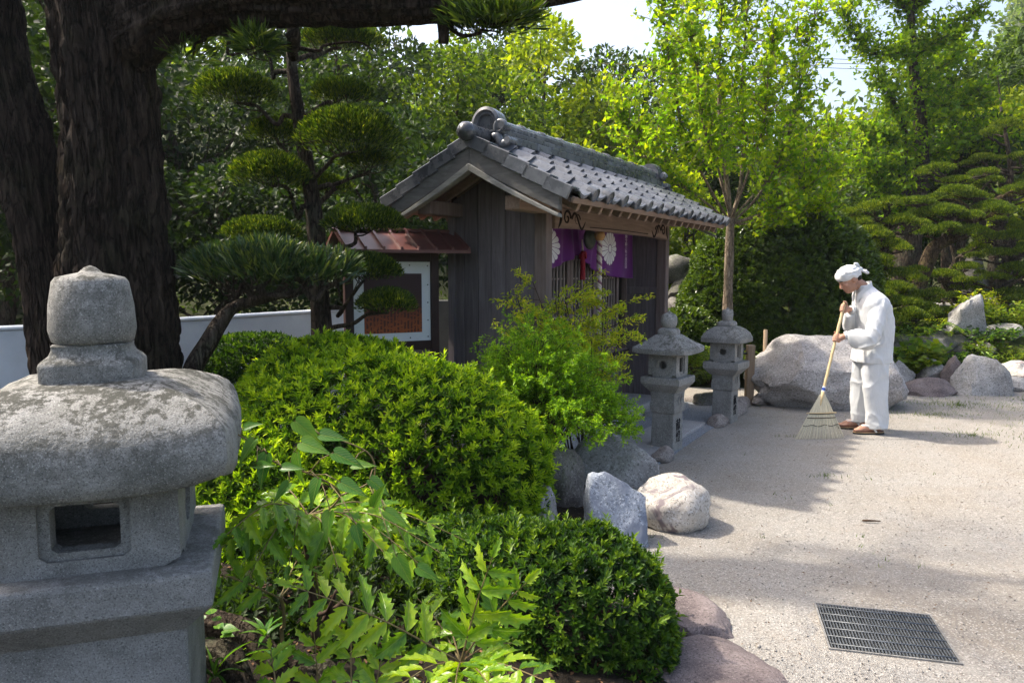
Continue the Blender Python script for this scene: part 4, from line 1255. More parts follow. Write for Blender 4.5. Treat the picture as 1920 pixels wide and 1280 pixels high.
# ------------------------------------------------------------------ person sweeping
PX, PY = 3.47, 7.18
man = empty('person', (PX, PY, .006)); tag(man, 'person in white work clothes and white headscarf sweeping with a bamboo broom', 'person')
def remesh(mb, name, mat, voxel, smooth_it=4, wrinkle=None, parent=None, factor=.5):
    me = bpy.data.meshes.new('tmp'); me.from_pydata(mb.v, [], mb.f)
    bm = bmesh.new(); bm.from_mesh(me); bmesh.ops.recalc_face_normals(bm, faces=bm.faces); bm.to_mesh(me); bm.free()
    o = bpy.data.objects.new('tmp', me); COL.objects.link(o)
    r = o.modifiers.new('r', 'REMESH'); r.mode = 'VOXEL'; r.voxel_size = voxel; r.use_smooth_shade = True
    s = o.modifiers.new('s', 'SMOOTH'); s.iterations = smooth_it; s.factor = factor
    dg = bpy.context.evaluated_depsgraph_get()
    out = bpy.data.meshes.new_from_object(o.evaluated_get(dg)); out.name = name
    COL.objects.unlink(o); bpy.data.objects.remove(o)
    if wrinkle:
        n = len(out.vertices); co = np.zeros(n * 3); out.vertices.foreach_get('co', co); co = co.reshape(-1, 3)
        nr = np.zeros(n * 3); out.vertices.foreach_get('normal', nr); nr = nr.reshape(-1, 3)
        d = np.array([wrinkle(Vector(p)) for p in co]); co += nr * d[:, None]
        out.vertices.foreach_set('co', co.ravel()); out.update()
    out.polygons.foreach_set('use_smooth', [True] * len(out.polygons))
    out.materials.clear(); out.materials.append(mat)
    return ob(name, out, parent)
def ball(mb, c, r, R=None, n=16):
    r = (r, r, r) if isinstance(r, (int, float)) else r
    rings = []
    for i in range(1, n):
        a = pi * i / n
        ring = [Vector((r[0] * math.sin(a) * math.cos(2 * pi * j / n), r[1] * math.sin(a) * math.sin(2 * pi * j / n), -r[2] * math.cos(a))) for j in range(n)]
        rings.append([(R @ p if R is not None else p) + Vector(c) for p in ring])
    mb.loft(rings)
def chain(mb, pts, rads, n=10):
    """rounded tapering limb"""
    P_ = [Vector(p) for p in pts]
    a = P_[0] - (P_[1] - P_[0]).normalized() * rads[0] * .6; b = P_[-1] + (P_[-1] - P_[-2]).normalized() * rads[-1] * .6
    mb.tube([a] + P_ + [b], [rads[0] * .6] + list(rads) + [rads[-1] * .6], n)
def smooth_path(pts, n):
    pts = np.array(pts, float); t = np.linspace(0, len(pts) - 1, n); out = []
    for q in t:
        i = min(int(q), len(pts) - 2); u = q - i
        p0 = pts[max(i - 1, 0)]; p1 = pts[i]; p2 = pts[i + 1]; p3 = pts[min(i + 2, len(pts) - 1)]
        out.append(.5 * ((2 * p1) + (-p0 + p2) * u + (2 * p0 - 5 * p1 + 4 * p2 - p3) * u * u + (-p0 + 3 * p1 - 3 * p2 + p3) * u ** 3))
    return np.array(out)
# joints (x towards the right of the picture, y away from the camera, z up); faces -x
HL = Vector((-.365, -.165, .925)); HR = Vector((-.292, -.02, 1.215))        # near (lower) and far (upper) hand
bt, bb = Vector((-.285, -.025, 1.255)), Vector((-.560, -.245, .375))      # broom handle top, end
def on_handle(z):
    q = (z - bt.z) / (bb.z - bt.z); return bt + (bb - bt) * q
hn, hf = on_handle(.925), on_handle(1.205)
body = MB()
chain(body, [(.02, -.10, .86), (.005, -.10, .48), (.045, -.10, .085)], [.085, .058, .040], 14)
chain(body, [(.02, .10, .86), (-.01, .12, .48), (-.005, .14, .09)], [.085, .058, .040], 14)
for (ax, ay, dz) in ((.035, -.10, .0), (-.005, .14, .0)):
    chain(body, [(ax + .035, ay, .062), (ax - .05, ay, .060), (ax - .13, ay, .046), (ax - .165, ay, .042)], [.036, .038, .038, .028], 12)
    for k, (dy, lx) in enumerate(((-.028, .205), (-.008, .212), (.008, .205), (.022, .196), (.034, .184))):
        sgn = -1 if ay > 0 else 1
        chain(body, [(ax - .15, ay + dy * sgn * .9, .042), (ax - lx, ay + dy * sgn, .037)], [.012, .0105 if k else .013], 8)
chain(body, [(.02, 0, .85), (.035, 0, 1.05), (.02, 0, 1.22), (-.03, 0, 1.33)], [.13, .125, .13, .09], 16)
chain(body, [(.0, -.13, 1.26), (.0, .13, 1.26)], [.05, .05], 12)
chain(body, [(-.060, 0, 1.33), (-.120, 0, 1.418), (-.168, 0, 1.448)], [.060, .056, .056], 14)
# head, tipped forward about 28 degrees
HT = math.radians(-30); HC = Vector((-.232, 0, 1.478))
Rh = Matrix.Rotation(HT, 3, 'Y')
def hp(f, s, u): return HC + Rh @ Vector((-f, s, u))           # f forwards, s sideways, u up (head frame)
ball(body, hp(.0, 0, .03), (.098, .078, .092), Rh)
ball(body, hp(.03, 0, -.035), (.070, .063, .085), Rh)
ball(body, hp(.058, 0, -.085), (.036, .040, .030), Rh)           # chin and jaw
ball(body, hp(.02, 0, -.07), (.060, .058, .042), Rh)
chain(body, [hp(.094, 0, .012), hp(.108, 0, -.022), hp(.112, 0, -.034)], [.009, .013, .015], 10)     # nose
ball(body, hp(.098, 0, -.038), (.014, .019, .009), Rh)
ball(body, hp(.086, 0, .026), (.016, .052, .011), Rh)            # brow
for s in (-1, 1):
    ball(body, hp(.068, s * .038, -.018), (.026, .022, .026), Rh)    # cheek
    ball(body, hp(-.008, s * .079, -.012), (.019, .009, .031), Rh)   # ear
    ball(body, hp(.084, s * .030, .008), (.012, .015, .010), Rh)     # closed lids
ball(body, hp(.088, 0, -.062), (.013, .024, .007), Rh)           # upper lip
ball(body, hp(.085, 0, -.073), (.013, .021, .007), Rh)           # lower lip
# arms and hands closed on the handle
hd_ = (bb - bt).normalized()
def arm(sh, el, wr):
    chain(body, [sh, el, wr], [.040, .036, .027], 12)
def hand(wr, hp_, side, thumb_up):
    """palm between wrist and handle, fingers wrapped round it"""
    ax = -hd_ if thumb_up else -hd_
    to = (hp_ - wr); to = (to - ax * to.dot(ax)).normalized()
    sidev = ax.cross(to)
    palm = hp_ - to * .030
    pm = MB()
    chain(body, [wr, wr + (palm - wr) * .5, palm], [.026, .030, .026], 12)
    chain(body, [palm + ax * .030, palm - ax * .030], [.019, .017], 10)
    for k in range(4):
        o = hp_ + ax * (.031 - .0205 * k)
        r = .0225 + (.001 if k in (1, 2) else -.001)
        s = side
        pts = [o + (-to * math.cos(a) + sidev * s * math.sin(a)) * r for a in [.35, 1.15, 2.0, 2.9, 3.7, 4.25 - .18 * (k == 3)]]
        chain(body, pts, [.0098, .0102, .0098, .0094, .0086, .0078], 8)
    th = [palm + ax * .030, hp_ + ax * .050 - to * .012 - sidev * s * .016, hp_ + ax * .060 + to * .010 - sidev * s * .020, hp_ + ax * .056 + to * .026 - sidev * s * .010]
    chain(body, th, [.0135, .0118, .0108, .0095], 8)
shn, eln = Vector((.0, -.165, 1.25)), Vector((-.125, -.255, .945))
shf, elf = Vector((-.02, .16, 1.25)), Vector((-.11, .21, 1.03))
wrn = hn + Vector((.068, -.022, .022)); wrf = hf + Vector((.082, .030, -.012))
arm(shn, eln, wrn); arm(shf, elf, wrf)
hand(wrn, hn, 1, False); hand(wrf, hf, -1, True)
remesh(body, 'body', M['skin'], .0064, 3, None, man)
for s in (-1, 1):
    m = MB(); m.tube([hp(.090 - .008 * abs(q), s * (.030 + .016 * q), .0045 - .004 * abs(q) ** 2) for q in (-1, -.5, 0, .5, 1)], .0022, 6)
    m.build('eyelashes', M['hair'], man, smooth=True)
    m = MB(); m.tube([hp(.100 - .013 * (q + 1) / 2, s * (.016 + .036 * (q + 1) / 2), .026 + .004 * math.sin((q + 1) * 1.5)) for q in (-1, -.5, 0, .5, 1)], [.003, .0045, .0045, .004, .002], 6)
    m.build('eyebrow', M['hair'], man, smooth=True)
m = MB(); m.tube([hp(.097 - .010 * abs(q) ** 2, .020 * q, -.0675) for q in (-1, -.5, 0, .5, 1)], .0022, 6); m.build('mouth', M['lip'], man, smooth=True)
# cropped hair at the nape
hr = MB(); ball(hr, hp(-.068, 0, -.008), (.040, .064, .050), Rh); remesh(hr, 'hair', M['hair'], .008, 2, None, man)
# headscarf
sc_ = MB(); ball(sc_, hp(-.004, 0, .058), (.116, .094, .082), Rh @ Matrix.Rotation(.16, 3, 'Y'), 20)
ball(sc_, hp(-.060, 0, .040), (.068, .078, .066), Rh)
def scarf_w(p):
    q = Rh.transposed() @ (p - HC)
    return .0035 * math.sin(q.z * 95 + q.x * 45 + 5 * mnoise.noise(q * 14)) + .003 * mnoise.noise(q * 28)
remesh(sc_, 'headscarf', M['cloth_scarf'], .0055, 4, scarf_w, man)
kn = MB()
ball(kn, hp(-.128, 0, .040), (.026, .026, .024), Rh)
chain(kn, [hp(-.125, .0, .05), hp(-.115, -.02, .10), hp(-.100, -.03, .118)], [.014, .020, .012], 10)
chain(kn, [hp(-.13, 0, .03), hp(-.155, -.025, .0), hp(-.168, -.03, -.026)], [.012, .019, .013], 10)
chain(kn, [hp(-.13, 0, .03), hp(-.150, .03, .02), hp(-.165, .04, .0)], [.012, .017, .012], 10)
remesh(kn, 'scarf_knot', M['cloth_scarf'], .005, 3, lambda p: .003 * mnoise.noise(p * 60), man)
# jacket: torso shell plus wide sleeves, grown together
jk = MB(); rings = []
prof = smooth_path([(.008, .685, .166, .205), (.012, .76, .168, .205), (.022, .90, .160, .198), (.025, 1.03, .160, .200), (.004, 1.15, .160, .205), (-.018, 1.24, .152, .212), (-.038, 1.312, .122, .185), (-.062, 1.360, .094, .120), (-.088, 1.400, .074, .080), (-.112, 1.425, .064, .068)], 46)
for cx, cz, rx_, ry_ in prof:
    tl = max(0, (cz - 1.15)) * -.9
    ring = []
    for j in range(36):
        a = 2 * pi * j / 36
        c, s = math.cos(a), math.sin(a)
        x = rx_ * math.copysign(abs(c) ** .85, c); y = ry_ * math.copysign(abs(s) ** .85, s)
        ring.append((cx + x, y, cz - tl * x * .55))
    rings.append(ring)
jk.loft(rings)
def sleeve(sh, el, wr, cuff_r, droop):
    pts = smooth_path([sh, (sh + el) / 2 + Vector((0, 0, 0)), el, el + (wr - el) * .5, el + (wr - el) * .86], 22)
    rad = np.interp(np.linspace(0, 1, 22), [0, .25, .5, .75, .93, 1], [.084, .080, .074, .073, cuff_r, cuff_r * .96])
    rings = []
    for i, p in enumerate(pts):
        t = Vector(pts[min(i + 1, 21)] - pts[max(i - 1, 0)]).normalized()
        u = t.cross(Vector((0, 1, 0))); u.normalize(); w = t.cross(u)
        ring = []
        for j in range(24):
            a = 2 * pi * j / 24
            q = Vector(p) + u * math.cos(a) * rad[i] + w * math.sin(a) * rad[i] * .8
            low = max(0, -(q.z - p[2])) / rad[i]
            q.z -= droop * low * min(1, i / 11) * (1 if i < 20 else .55)
            ring.append(q)
        rings.append(ring)
    jk.loft(rings)
sleeve(shn + Vector((.015, .02, .0)), eln, wrn, .058, .045)
sleeve(shf + Vector((.015, -.02, 0)), elf, wrf, .056, .045)
def rdg(x): return (1 - abs(math.sin(x))) ** 2 - .3
def jacket_w(p):
    a = mnoise.noise(Vector((p.x * 5, p.y * 5, p.z * 5)))
    b = mnoise.noise(Vector((p.x * 9 + 3, p.y * 9, p.z * 7)))
    near = sst(-.10, -.20, p.y)
    elbow = math.exp(-((p.x + .10) / .10) ** 2 - ((p.z - .98) / .13) ** 2) * near
    f1 = rdg(p.z * 15 + p.x * 24 + 2.4 * a) * elbow
    f2 = rdg(p.x * 17 + p.z * 7 + 2.6 * b) * math.exp(-((p.z - 1.18) / .12) ** 2) * sst(-.02, .10, p.x + .4 * abs(p.y))
    f3 = rdg(p.x * 15 - p.z * 11 + p.y * 9 + 3 * a) * math.exp(-((p.z - .88) / .14) ** 2)
    f4 = rdg(p.x * 13 + p.y * 16 + 2 * b) * sst(.86, .70, p.z)
    return .005 * a + .014 * f1 + .010 * f2 + .012 * f3 + .011 * f4
remesh(jk, 'jacket', M['cloth_white'], .0078, 6, jacket_w, man)
# sleeve seam/under-sleeve cuff
for wr, h in ((wrn, hn), (wrf, hf)):
    d = (h - wr).normalized(); m = MB()
    m.tube([wr - d * .035, wr - d * .004], [.040, .038], 18); m.build('cuff', M['cloth_white'], man, smooth=True, angle=50)
# collar band
cl_ = MB(); rings = []
for i in range(31):
    q = i / 30; a = -2.5 + 5.0 * q
    cx = -.104 + .080 * math.cos(a); cy = .088 * math.sin(a); cz = 1.402 + .030 * math.cos(a) - .085 * (abs(q - .5) * 2) ** 3
    o_ = Vector((math.cos(a), math.sin(a), .1)).normalized()
    b_ = Vector((cx, cy, cz))
    rings.append([b_ + o_ * .007 + Vector((0, 0, -.028)), b_ + o_ * .003 + Vector((-.012, 0, .032)), b_ - o_ * .006 + Vector((-.012, 0, .032)), b_ - o_ * .004 + Vector((0, 0, -.028))])
cl_.loft(rings); cl_.build('collar', M['cloth_white'], man, smooth=True, angle=50)
# trousers
tr = MB()
def leg(pts, rads, sq):
    rings = []
    sp = smooth_path([(*p, r) for p, r in zip(pts, rads)], 26)
    for x, y, z, r in sp:
        rings.append([(x + r * math.cos(2 * pi * j / 24), y + r * sq * math.sin(2 * pi * j / 24), z) for j in range(24)])
    tr.loft(rings)
leg([(.045, -.095, .055), (.035, -.10, .22), (.008, -.10, .48), (.010, -.09, .72), (.012, -.07, .88)], [.100, .108, .118, .130, .130], .85)
leg([(-.01, .135, .07), (-.008, .13, .22), (-.012, .11, .48), (.004, .09, .72), (.012, .07, .88)], [.092, .100, .110, .124, .126], .85)
def trouser_w(p):
    a = mnoise.noise(Vector((p.x * 6, p.y * 6, p.z * 4)))
    b = mnoise.noise(Vector((p.x * 4 + 9, p.y * 4, p.z * 9)))
    f1 = rdg(p.x * 20 + p.y * 14 + p.z * 2.2 + 1.8 * a)
    f2 = rdg(p.z * 26 + p.x * 17 + 2.5 * b) * sst(.24, .07, p.z)
    f3 = rdg(p.z * 11 - p.x * 14 + 2.5 * a) * math.exp(-((p.z - .46) / .10) ** 2)
    return .004 * b + .012 * f1 + .009 * f2 + .009 * f3
remesh(tr, 'trousers', M['cloth_white'], .0082, 6, trouser_w, man)
# sandals
for ax, ay in ((.035, -.10), (-.005, .14)):
    def sole(z0, z1, grow, name, mat, par):
        out = []
        for j in range(28):
            a = 2 * pi * j / 28
            x = -.068 + (.148 + grow) * math.cos(a); w = .046 + grow + .008 * (-math.cos(a))
            out.append((ax + x, ay + w * math.copysign(abs(math.sin(a)) ** .8, math.sin(a))))
        return MB().loft([[(x, y, z0) for x, y in out], [(x, y, z1) for x, y in out]]).build(name, M[mat], par, smooth=True, angle=40)
    sd_ = sole(.0, .014, .002, 'sandal', 'sandal_sole', man)
    sole(.0142, .020, .0, 'sandal_edge', 'sandal_edge', sd_)
    sole(.0202, .026, -.002, 'sandal_footbed', 'sandal_top', sd_)
    for s in (-1, 1):
        MB().tube(smooth_path([(ax - .150, ay - .004, .045), (ax - .125, ay + s * .018, .078), (ax - .06, ay + s * .044, .070), (ax - .015, ay + s * .050, .022)], 12), .0085, 8, squash=.55).build('sandal_strap', M['strap_white'], sd_, smooth=True)

# ------------------------------------------------------------------ bamboo broom
br_ = empty('bamboo_broom', (PX, PY, .006)); tag(br_, 'bamboo fan rake broom held by the person, with blue tape', 'broom')
MB().tube([bt + (bb - bt) * (i / 20) + Vector((.0015 * math.sin(i * 2.2), 0, 0)) for i in range(21)], [.0135 + .0012 * (i % 5 == 0) for i in range(21)], 12).build('handle', M['bamboo'], br_, smooth=True)
def band(z, r, w, mat, nm):
    p = on_handle(z); MB().tube([p - hd_ * w, p + hd_ * w], r, 14).build(nm, M[mat], br_, smooth=True, angle=40)
band(.452, .0165, .012, 'blue_tape', 'blue_tape_band'); band(.470, .0163, .006, 'white_tape', 'white_tape_band'); band(.434, .0163, .006, 'white_tape', 'white_tape_band')
apex = on_handle(.405)
fanw = Vector((1, .10, 0)).normalized(); fd = Vector((-.17, -.36, -1.0)); fd.normalize()
down = (apex.z - .006) / -fd.z
NTI = 44
def fan_pt(i, q):
    k = (i / (NTI - 1)) * 2 - 1
    spread = .022 + .215 * q ** .95
    p = apex + fd * down * q + fanw * (k * spread)
    p.z += .012 * k * k * q; p.y += .03 * (1 - k * k) * q * .5 + .004 * ((i * 7) % 3 - 1) * q
    if q > .93: p.z = max(p.z, .004)
    return p
for i in range(NTI):
    MB().tube([fan_pt(i, q) for q in (0, .2, .45, .7, .88, .97, 1.0)], [.0036, .0036, .0035, .0033, .0030, .0028, .002], 5).build('tine', M['tine'], br_)
for q, r, mt, nm in ((.42, .0055, 'bamboo', 'spreader_bar'), (.53, .004, 'twig', 'binding'), (.70, .0028, 'ink', 'binding'), (.44, .003, 'ink', 'binding')):
    pts = [fan_pt(i * (NTI - 1) / 16, q + (.018 * math.sin(i * 1.1) if q == .70 else 0)) + Vector((0, -.006, 0)) for i in range(17)]
    if nm == 'spreader_bar': pts = [pts[0] - fanw * .03] + pts + [pts[-1] + fanw * .03]
    MB().tube(pts, r, 6).build(nm, M[mt], br_, smooth=True)
MB().tube([apex - hd_ * .03, apex + hd_ * .05, apex + hd_ * .20], [.0165, .015, .009], 10).build('socket', M['bamboo'], br_, smooth=True)
# ------------------------------------------------------------------ vegetation helpers
def tube_np(mb, pts, r0, r1, n=7, wob=0.0):
    k = len(pts); mb.tube([tuple(p) for p in pts], [r0 + (r1 - r0) * i / (k - 1) for i in range(k)], n, True, wob)
def wander(a, b, n, amp, seed):
    a = np.array(a, float); b = np.array(b, float); r = np.random.default_rng(seed)
    c = [a] + [a + (b - a) * i / n + r.normal(0, amp, 3) * math.sin(pi * i / n) for i in range(1, n)] + [b]
    return smooth_path(c, n * 4)
def foliage(name, pos, d, L, W, mat, shape, parent, up=.5, rnd=None, kind='stuff'):
    n = rand_unit(len(pos)) * .8; n[:, 2] += up
    o = ob(name, leaf_mesh(name, pos, d, n, L, W, M[mat], shape, rnd), parent)
    if kind: o['kind'] = kind
    return o
def bark_trunk(path, rad, nseg=64, nring=120, ridge=.05, freq=7.0, seed=0, flare=None, twist=.25):
    sp = smooth_path([(*p, r) for p, r in zip(path, rad)], nring)
    mb = MB(); rings = []; prev = None
    for i in range(nring):
        p = Vector(sp[i][:3]); r = sp[i][3]
        t = Vector(sp[min(i + 1, nring - 1)][:3] - sp[max(i - 1, 0)][:3]).normalized()
        u = (t.cross(Vector((0, 1, 0.05))) if prev is None else prev - t * prev.dot(t)).normalized(); prev = u; w = t.cross(u)
        ring = []
        for j in range(nseg):
            a = 2 * pi * j / nseg
            an = a + twist * p.z
            q = Vector((math.cos(an) * freq * .5, math.sin(an) * freq * .5, p.z * 1.1 + p.x * 1.3 + seed))
            h = mnoise.fractal(q, .9, 2.1, 5)
            h2 = abs(mnoise.noise(Vector((math.cos(an) * freq * 1.6, math.sin(an) * freq * 1.6, p.z * 3.0 + p.x * 3.0 + seed))))
            fl = mnoise.noise(Vector((math.cos(a) * 1.2 + seed, math.sin(a) * 1.2, p.z * .5)))
            k = r * (1 + ridge * h * 1.6 - ridge * 1.2 * (1 - h2 * 2) + .10 * fl)
            if flare: k *= 1 + flare * math.exp(-(p.z - path[0][2]) / .28) * (.55 + .45 * math.sin(a * 5 + 1 + fl * 3))
            ring.append(p + (u * math.cos(a) + w * math.sin(a)) * k)
        rings.append(ring)
    mb.loft(rings)
    return mb

def pad_leaves(c, rx, ry, h, n, up=.55, bottom=.06):
    """leaves standing off a clipped, domed pad"""
    a = rng.uniform(0, 2 * pi, n); r = np.sqrt(rng.random(n)); z = np.sqrt(np.maximum(0, 1 - r * r))
    lump = 1 + .10 * np.sin(a * 3 + c[0] * 9) + .06 * np.sin(a * 7 + c[2] * 5)
    k = rng.random(n)
    depth = np.where(k < .7, rng.uniform(.88, 1.0, n), rng.uniform(.45, .9, n))
    P_ = np.stack([np.cos(a) * r * rx * lump * depth, np.sin(a) * r * ry * lump * depth, z * h * depth], 1)
    low = rng.random(n) < bottom
    P_[low, 2] = rng.uniform(-.12, .25, low.sum()) * h
    nr = unit(np.stack([P_[:, 0] / rx ** 2, P_[:, 1] / ry ** 2, np.maximum(P_[:, 2], .0) / h ** 2 * .8 + .3 / h], 1))
    d = nr + rand_unit(n) * .5; d[:, 2] += up * .35
    return P_ + np.array(c), unit(d)

def clear_lit(p, keep=None): return p

def niwaki(name, label, cat, trunk_path, trunk_rad, pads, mat, leafL, leafW, dens, bark='bark', group=None, shape='strap', branch_r=.018, seed=1, twigs=True, young=.0):
    t = empty(name, trunk_path[0]); tag(t, label, cat, group)
    off = -np.array(trunk_path[0])
    mb = MB(); sp = smooth_path(trunk_path, 40)
    rr = np.interp(np.linspace(0, 1, 40), np.linspace(0, 1, len(trunk_rad)), trunk_rad)
    mb.tube([tuple(p + off) for p in sp], list(rr), 12, True, .22)
    mb.build('trunk', M[bark], t, smooth=True)
    br = MB(); Pn = []; Dn = []
    for i, (c, rx, ry, h) in enumerate(pads):
        c = np.array(c)
        hgt = np.abs(sp[:, 2] - (c[2] - .12)) + .35 * np.linalg.norm(sp[:, :2] - c[:2], axis=1) * 0
        k = int(np.argmin(hgt)); s = sp[max(0, k - 1)]
        w = wander(s + off, c + off + np.array([0, 0, -.02]), 4, .05, seed * 50 + i)
        tube_np(br, w, branch_r * 1.3, branch_r * .5, 7, .2)
        if twigs:
            for q in range(max(5, int(rx * 16))):
                e = c + off + np.array([rng.uniform(-.85, .85) * rx, rng.uniform(-.85, .85) * ry, h * rng.uniform(.1, .5)])
                st_ = w[-2 - (q % 5)]
                tube_np(br, wander(st_, e, 3, .03, seed * 90 + q), branch_r * .35, .003, 4)
        n = int(dens * rx * ry * 4)
        p_, d_ = pad_leaves(c + off, rx, ry, h, n)
        Pn.append(p_); Dn.append(d_)
    br.build('branch', M[bark], t, smooth=True)['kind'] = 'stuff'
    Pn = np.concatenate(Pn); Dn = np.concatenate(Dn); n = len(Pn)
    rnd = rng.random(n) ** 1.15
    foliage('crown', Pn, Dn, rng.uniform(.7, 1.2, n) * leafL, rng.uniform(.8, 1.2, n) * leafW, mat, shape, t, .6, rnd)
    return t

# ------------------------------------------------------------------ old podocarpus with twin stems and the long low limb
old = empty('old_tree', (-2.47, 4.70, .10)); tag(old, 'massive old tree with rough dark bark and a long limb over the garden', 'tree')
o0 = Vector(old.location)
def rel(p): return tuple(Vector(p) - o0)
tk = bark_trunk([rel(p) for p in [(-2.45, 4.70, -.05), (-2.46, 4.70, .45), (-2.465, 4.70, 1.1), (-2.475, 4.70, 1.7), (-2.475, 4.70, 2.3), (-2.49, 4.70, 2.9), (-2.52, 4.72, 3.5), (-2.6, 4.8, 4.4), (-2.65, 4.85, 5.6)]],
                [.44, .385, .345, .305, .275, .285, .31, .25, .16], 140, 260, .11, 10, 1.0, .25)
tk.build('trunk', M['bark_old'], old, smooth=True)
tk = bark_trunk([rel(p) for p in [(-2.78, 4.86, -.05), (-2.92, 4.88, .6), (-3.00, 4.9, 1.15), (-3.07, 4.92, 1.75), (-3.18, 4.95, 2.35), (-3.38, 5.0, 3.1), (-3.5, 5.1, 4.4), (-3.6, 5.2, 5.4)]],
                [.28, .20, .15, .16, .19, .20, .18, .12], 110, 220, .13, 9, 5.0, .2)
tk.build('stem', M['bark_old'], old, smooth=True)
limb_pts = [(-2.33, 4.66, 2.97), (-2.04, 4.62, 3.11), (-1.61, 4.58, 3.17), (-1.06, 4.55, 3.16), (-0.62, 4.5, 3.13), (-0.19, 4.5, 3.13), (0.15, 4.45, 3.13), (0.45, 4.4, 3.16), (0.87, 4.4, 3.33)]
tk = bark_trunk([rel(p) for p in limb_pts], [.22, .19, .175, .16, .135, .09, .06, .04, .02], 80, 240, .12, 7, 9.0, None, .0)
tk.build('limb', M['bark_old'], old, smooth=True)
sub = MB()
tube_np(sub, wander(rel((-1.3, 4.55, 2.97)), rel((-1.33, 4.7, 2.86)), 3, .01, 3), .05, .03, 8, .2)
tube_np(sub, wander(rel((-0.4, 4.5, 3.05)), rel((-0.4, 4.5, 2.89)), 3, .004, 4), .036, .030, 10, .2)
for i, (a, b) in enumerate([((-0.37, 4.5, 3), (0.08, 4.4, 3)), ((-0.37, 4.5, 2.99), (-0.09, 4.35, 2.91)), ((-0.37, 4.5, 3.02), (-0.19, 4.7, 3.13)), ((-1.78, 4.6, 2.99), (-1.43, 4.5, 2.82)), ((-1.84, 4.6, 3.02), (-1.95, 4.7, 2.86)), ((-1.3, 4.7, 2.92), (-0.86, 4.8, 2.93)), ((-1.3, 4.7, 2.91), (-1.69, 4.8, 2.92))]):
    tube_np(sub, wander(rel(a), rel(b), 4, .03, 20 + i), .014, .004, 6)
# upper limbs that carry the crown above the picture
UP = [((-2.6, 4.8, 4.2), (-1.0, 5.2, 4.9)), ((-2.6, 4.8, 4.4), (-3.2, 3.6, 5.3)), ((-2.65, 4.85, 5.2), (-1.5, 6.0, 6.2)), ((-3.5, 5.1, 4.2), (-4.6, 5.6, 5.0)), ((-2.6, 4.85, 5.0), (-1.6, 3.8, 5.8)), ((-3.5, 5.1, 4.4), (-3.7, 6.4, 5.6)), ((-2.65, 4.85, 5.4), (-.4, 4.4, 6.2)), ((-2.55, 4.75, 3.6), (-2.0, 3.4, 4.3)), ((-1.6, 3.8, 5.8), (.3, 3.5, 6.6)), ((-.4, 4.4, 6.2), (.5, 5.0, 6.7)), ((-1.6, 3.8, 5.8), (.1, 2.7, 6.0)), ((-1.6, 3.8, 5.6), (-1.2, 2.6, 5.5))]
for i, (a, b) in enumerate(UP):
    tube_np(sub, wander(rel(a), rel(b), 5, .12, 40 + i), .07, .015, 8, .2)
sub.build('branch', M['bark_old'], old, smooth=True)['kind'] = 'stuff'
Pn, Dn = [], []
for c, rx, ry, h, n in [((-0.14, 4.45, 2.96), .26, .22, .10, 900), ((0, 4.4, 2.98), .16, .16, .09, 450), ((-0.28, 4.5, 3.01), .14, .2, .10, 350), ((-1.49, 4.5, 2.85), .12, .12, .10, 260), ((-2.02, 4.75, 2.87), .16, .2, .14, 300), ((-1.79, 4.8, 3.02), .3, .2, .12, 450)]:
    p_, d_ = pad_leaves(np.array(rel(c)), rx, ry, h, n, .1, .3); d_[:, 2] -= .35; Pn.append(p_); Dn.append(unit(d_))
CROWN_ALL = [((-1.0, 5.2, 5.0), .8), ((-3.2, 3.6, 5.4), .9), ((-1.5, 6.0, 6.3), .9), ((-4.6, 5.6, 5.1), 1.0), ((-1.6, 3.8, 5.9), .75), ((-3.7, 6.4, 5.7), 1.0), ((-.4, 4.4, 6.3), .8), ((-2.0, 3.4, 4.4), .7), ((-2.7, 5.0, 6.4), 1.0), ((-4.2, 4.4, 4.6), .8), ((-5.2, 6.6, 4.6), 1.0), ((-2.6, 6.6, 4.6), .8)]
CROWN = [CROWN_ALL[i] for i in (1, 4, 6, 7, 9, 10)] + [((-.6, 6.2, 5.8), .7), ((-3.4, 2.6, 5.0), .8), ((-.9, 3.5, 6.3), .75), ((.4, 3.5, 6.7), .65), ((-2.2, 4.3, 5.7), .55), ((.5, 5.0, 6.8), .6), ((.1, 2.7, 6.1), .75), ((-1.2, 2.6, 5.6), .7), ((-.3, 3.9, 5.6), .5), ((.9, 4.2, 6.4), .55), ((-1.0, 4.5, 6.6), .5), ((1.0, 2.9, 6.6), .6), ((-.2, 5.4, 7.0), .6), ((-1.8, 5.2, 6.2), .65), ((-2.8, 4.9, 6.4), .55), ((-1.3, 5.7, 6.6), .55), ((-3.2, 5.5, 6.5), .45), ((-.8, 5.0, 6.0), .45), ((-2.3, 5.9, 6.7), .5)]
for c, r in CROWN:
    p_, d_ = pad_leaves(np.array(rel(c)), r, r * .8, .35, int(1150 * r), .2, .3); Pn.append(p_); Dn.append(d_)
Pn = np.concatenate(Pn); Dn = np.concatenate(Dn)
foliage('crown', Pn, Dn, rng.uniform(.07, .12, len(Pn)), rng.uniform(.010, .014, len(Pn)), 'maki', 'strap', old, .3, rng.random(len(Pn)) ** 2 * .8)

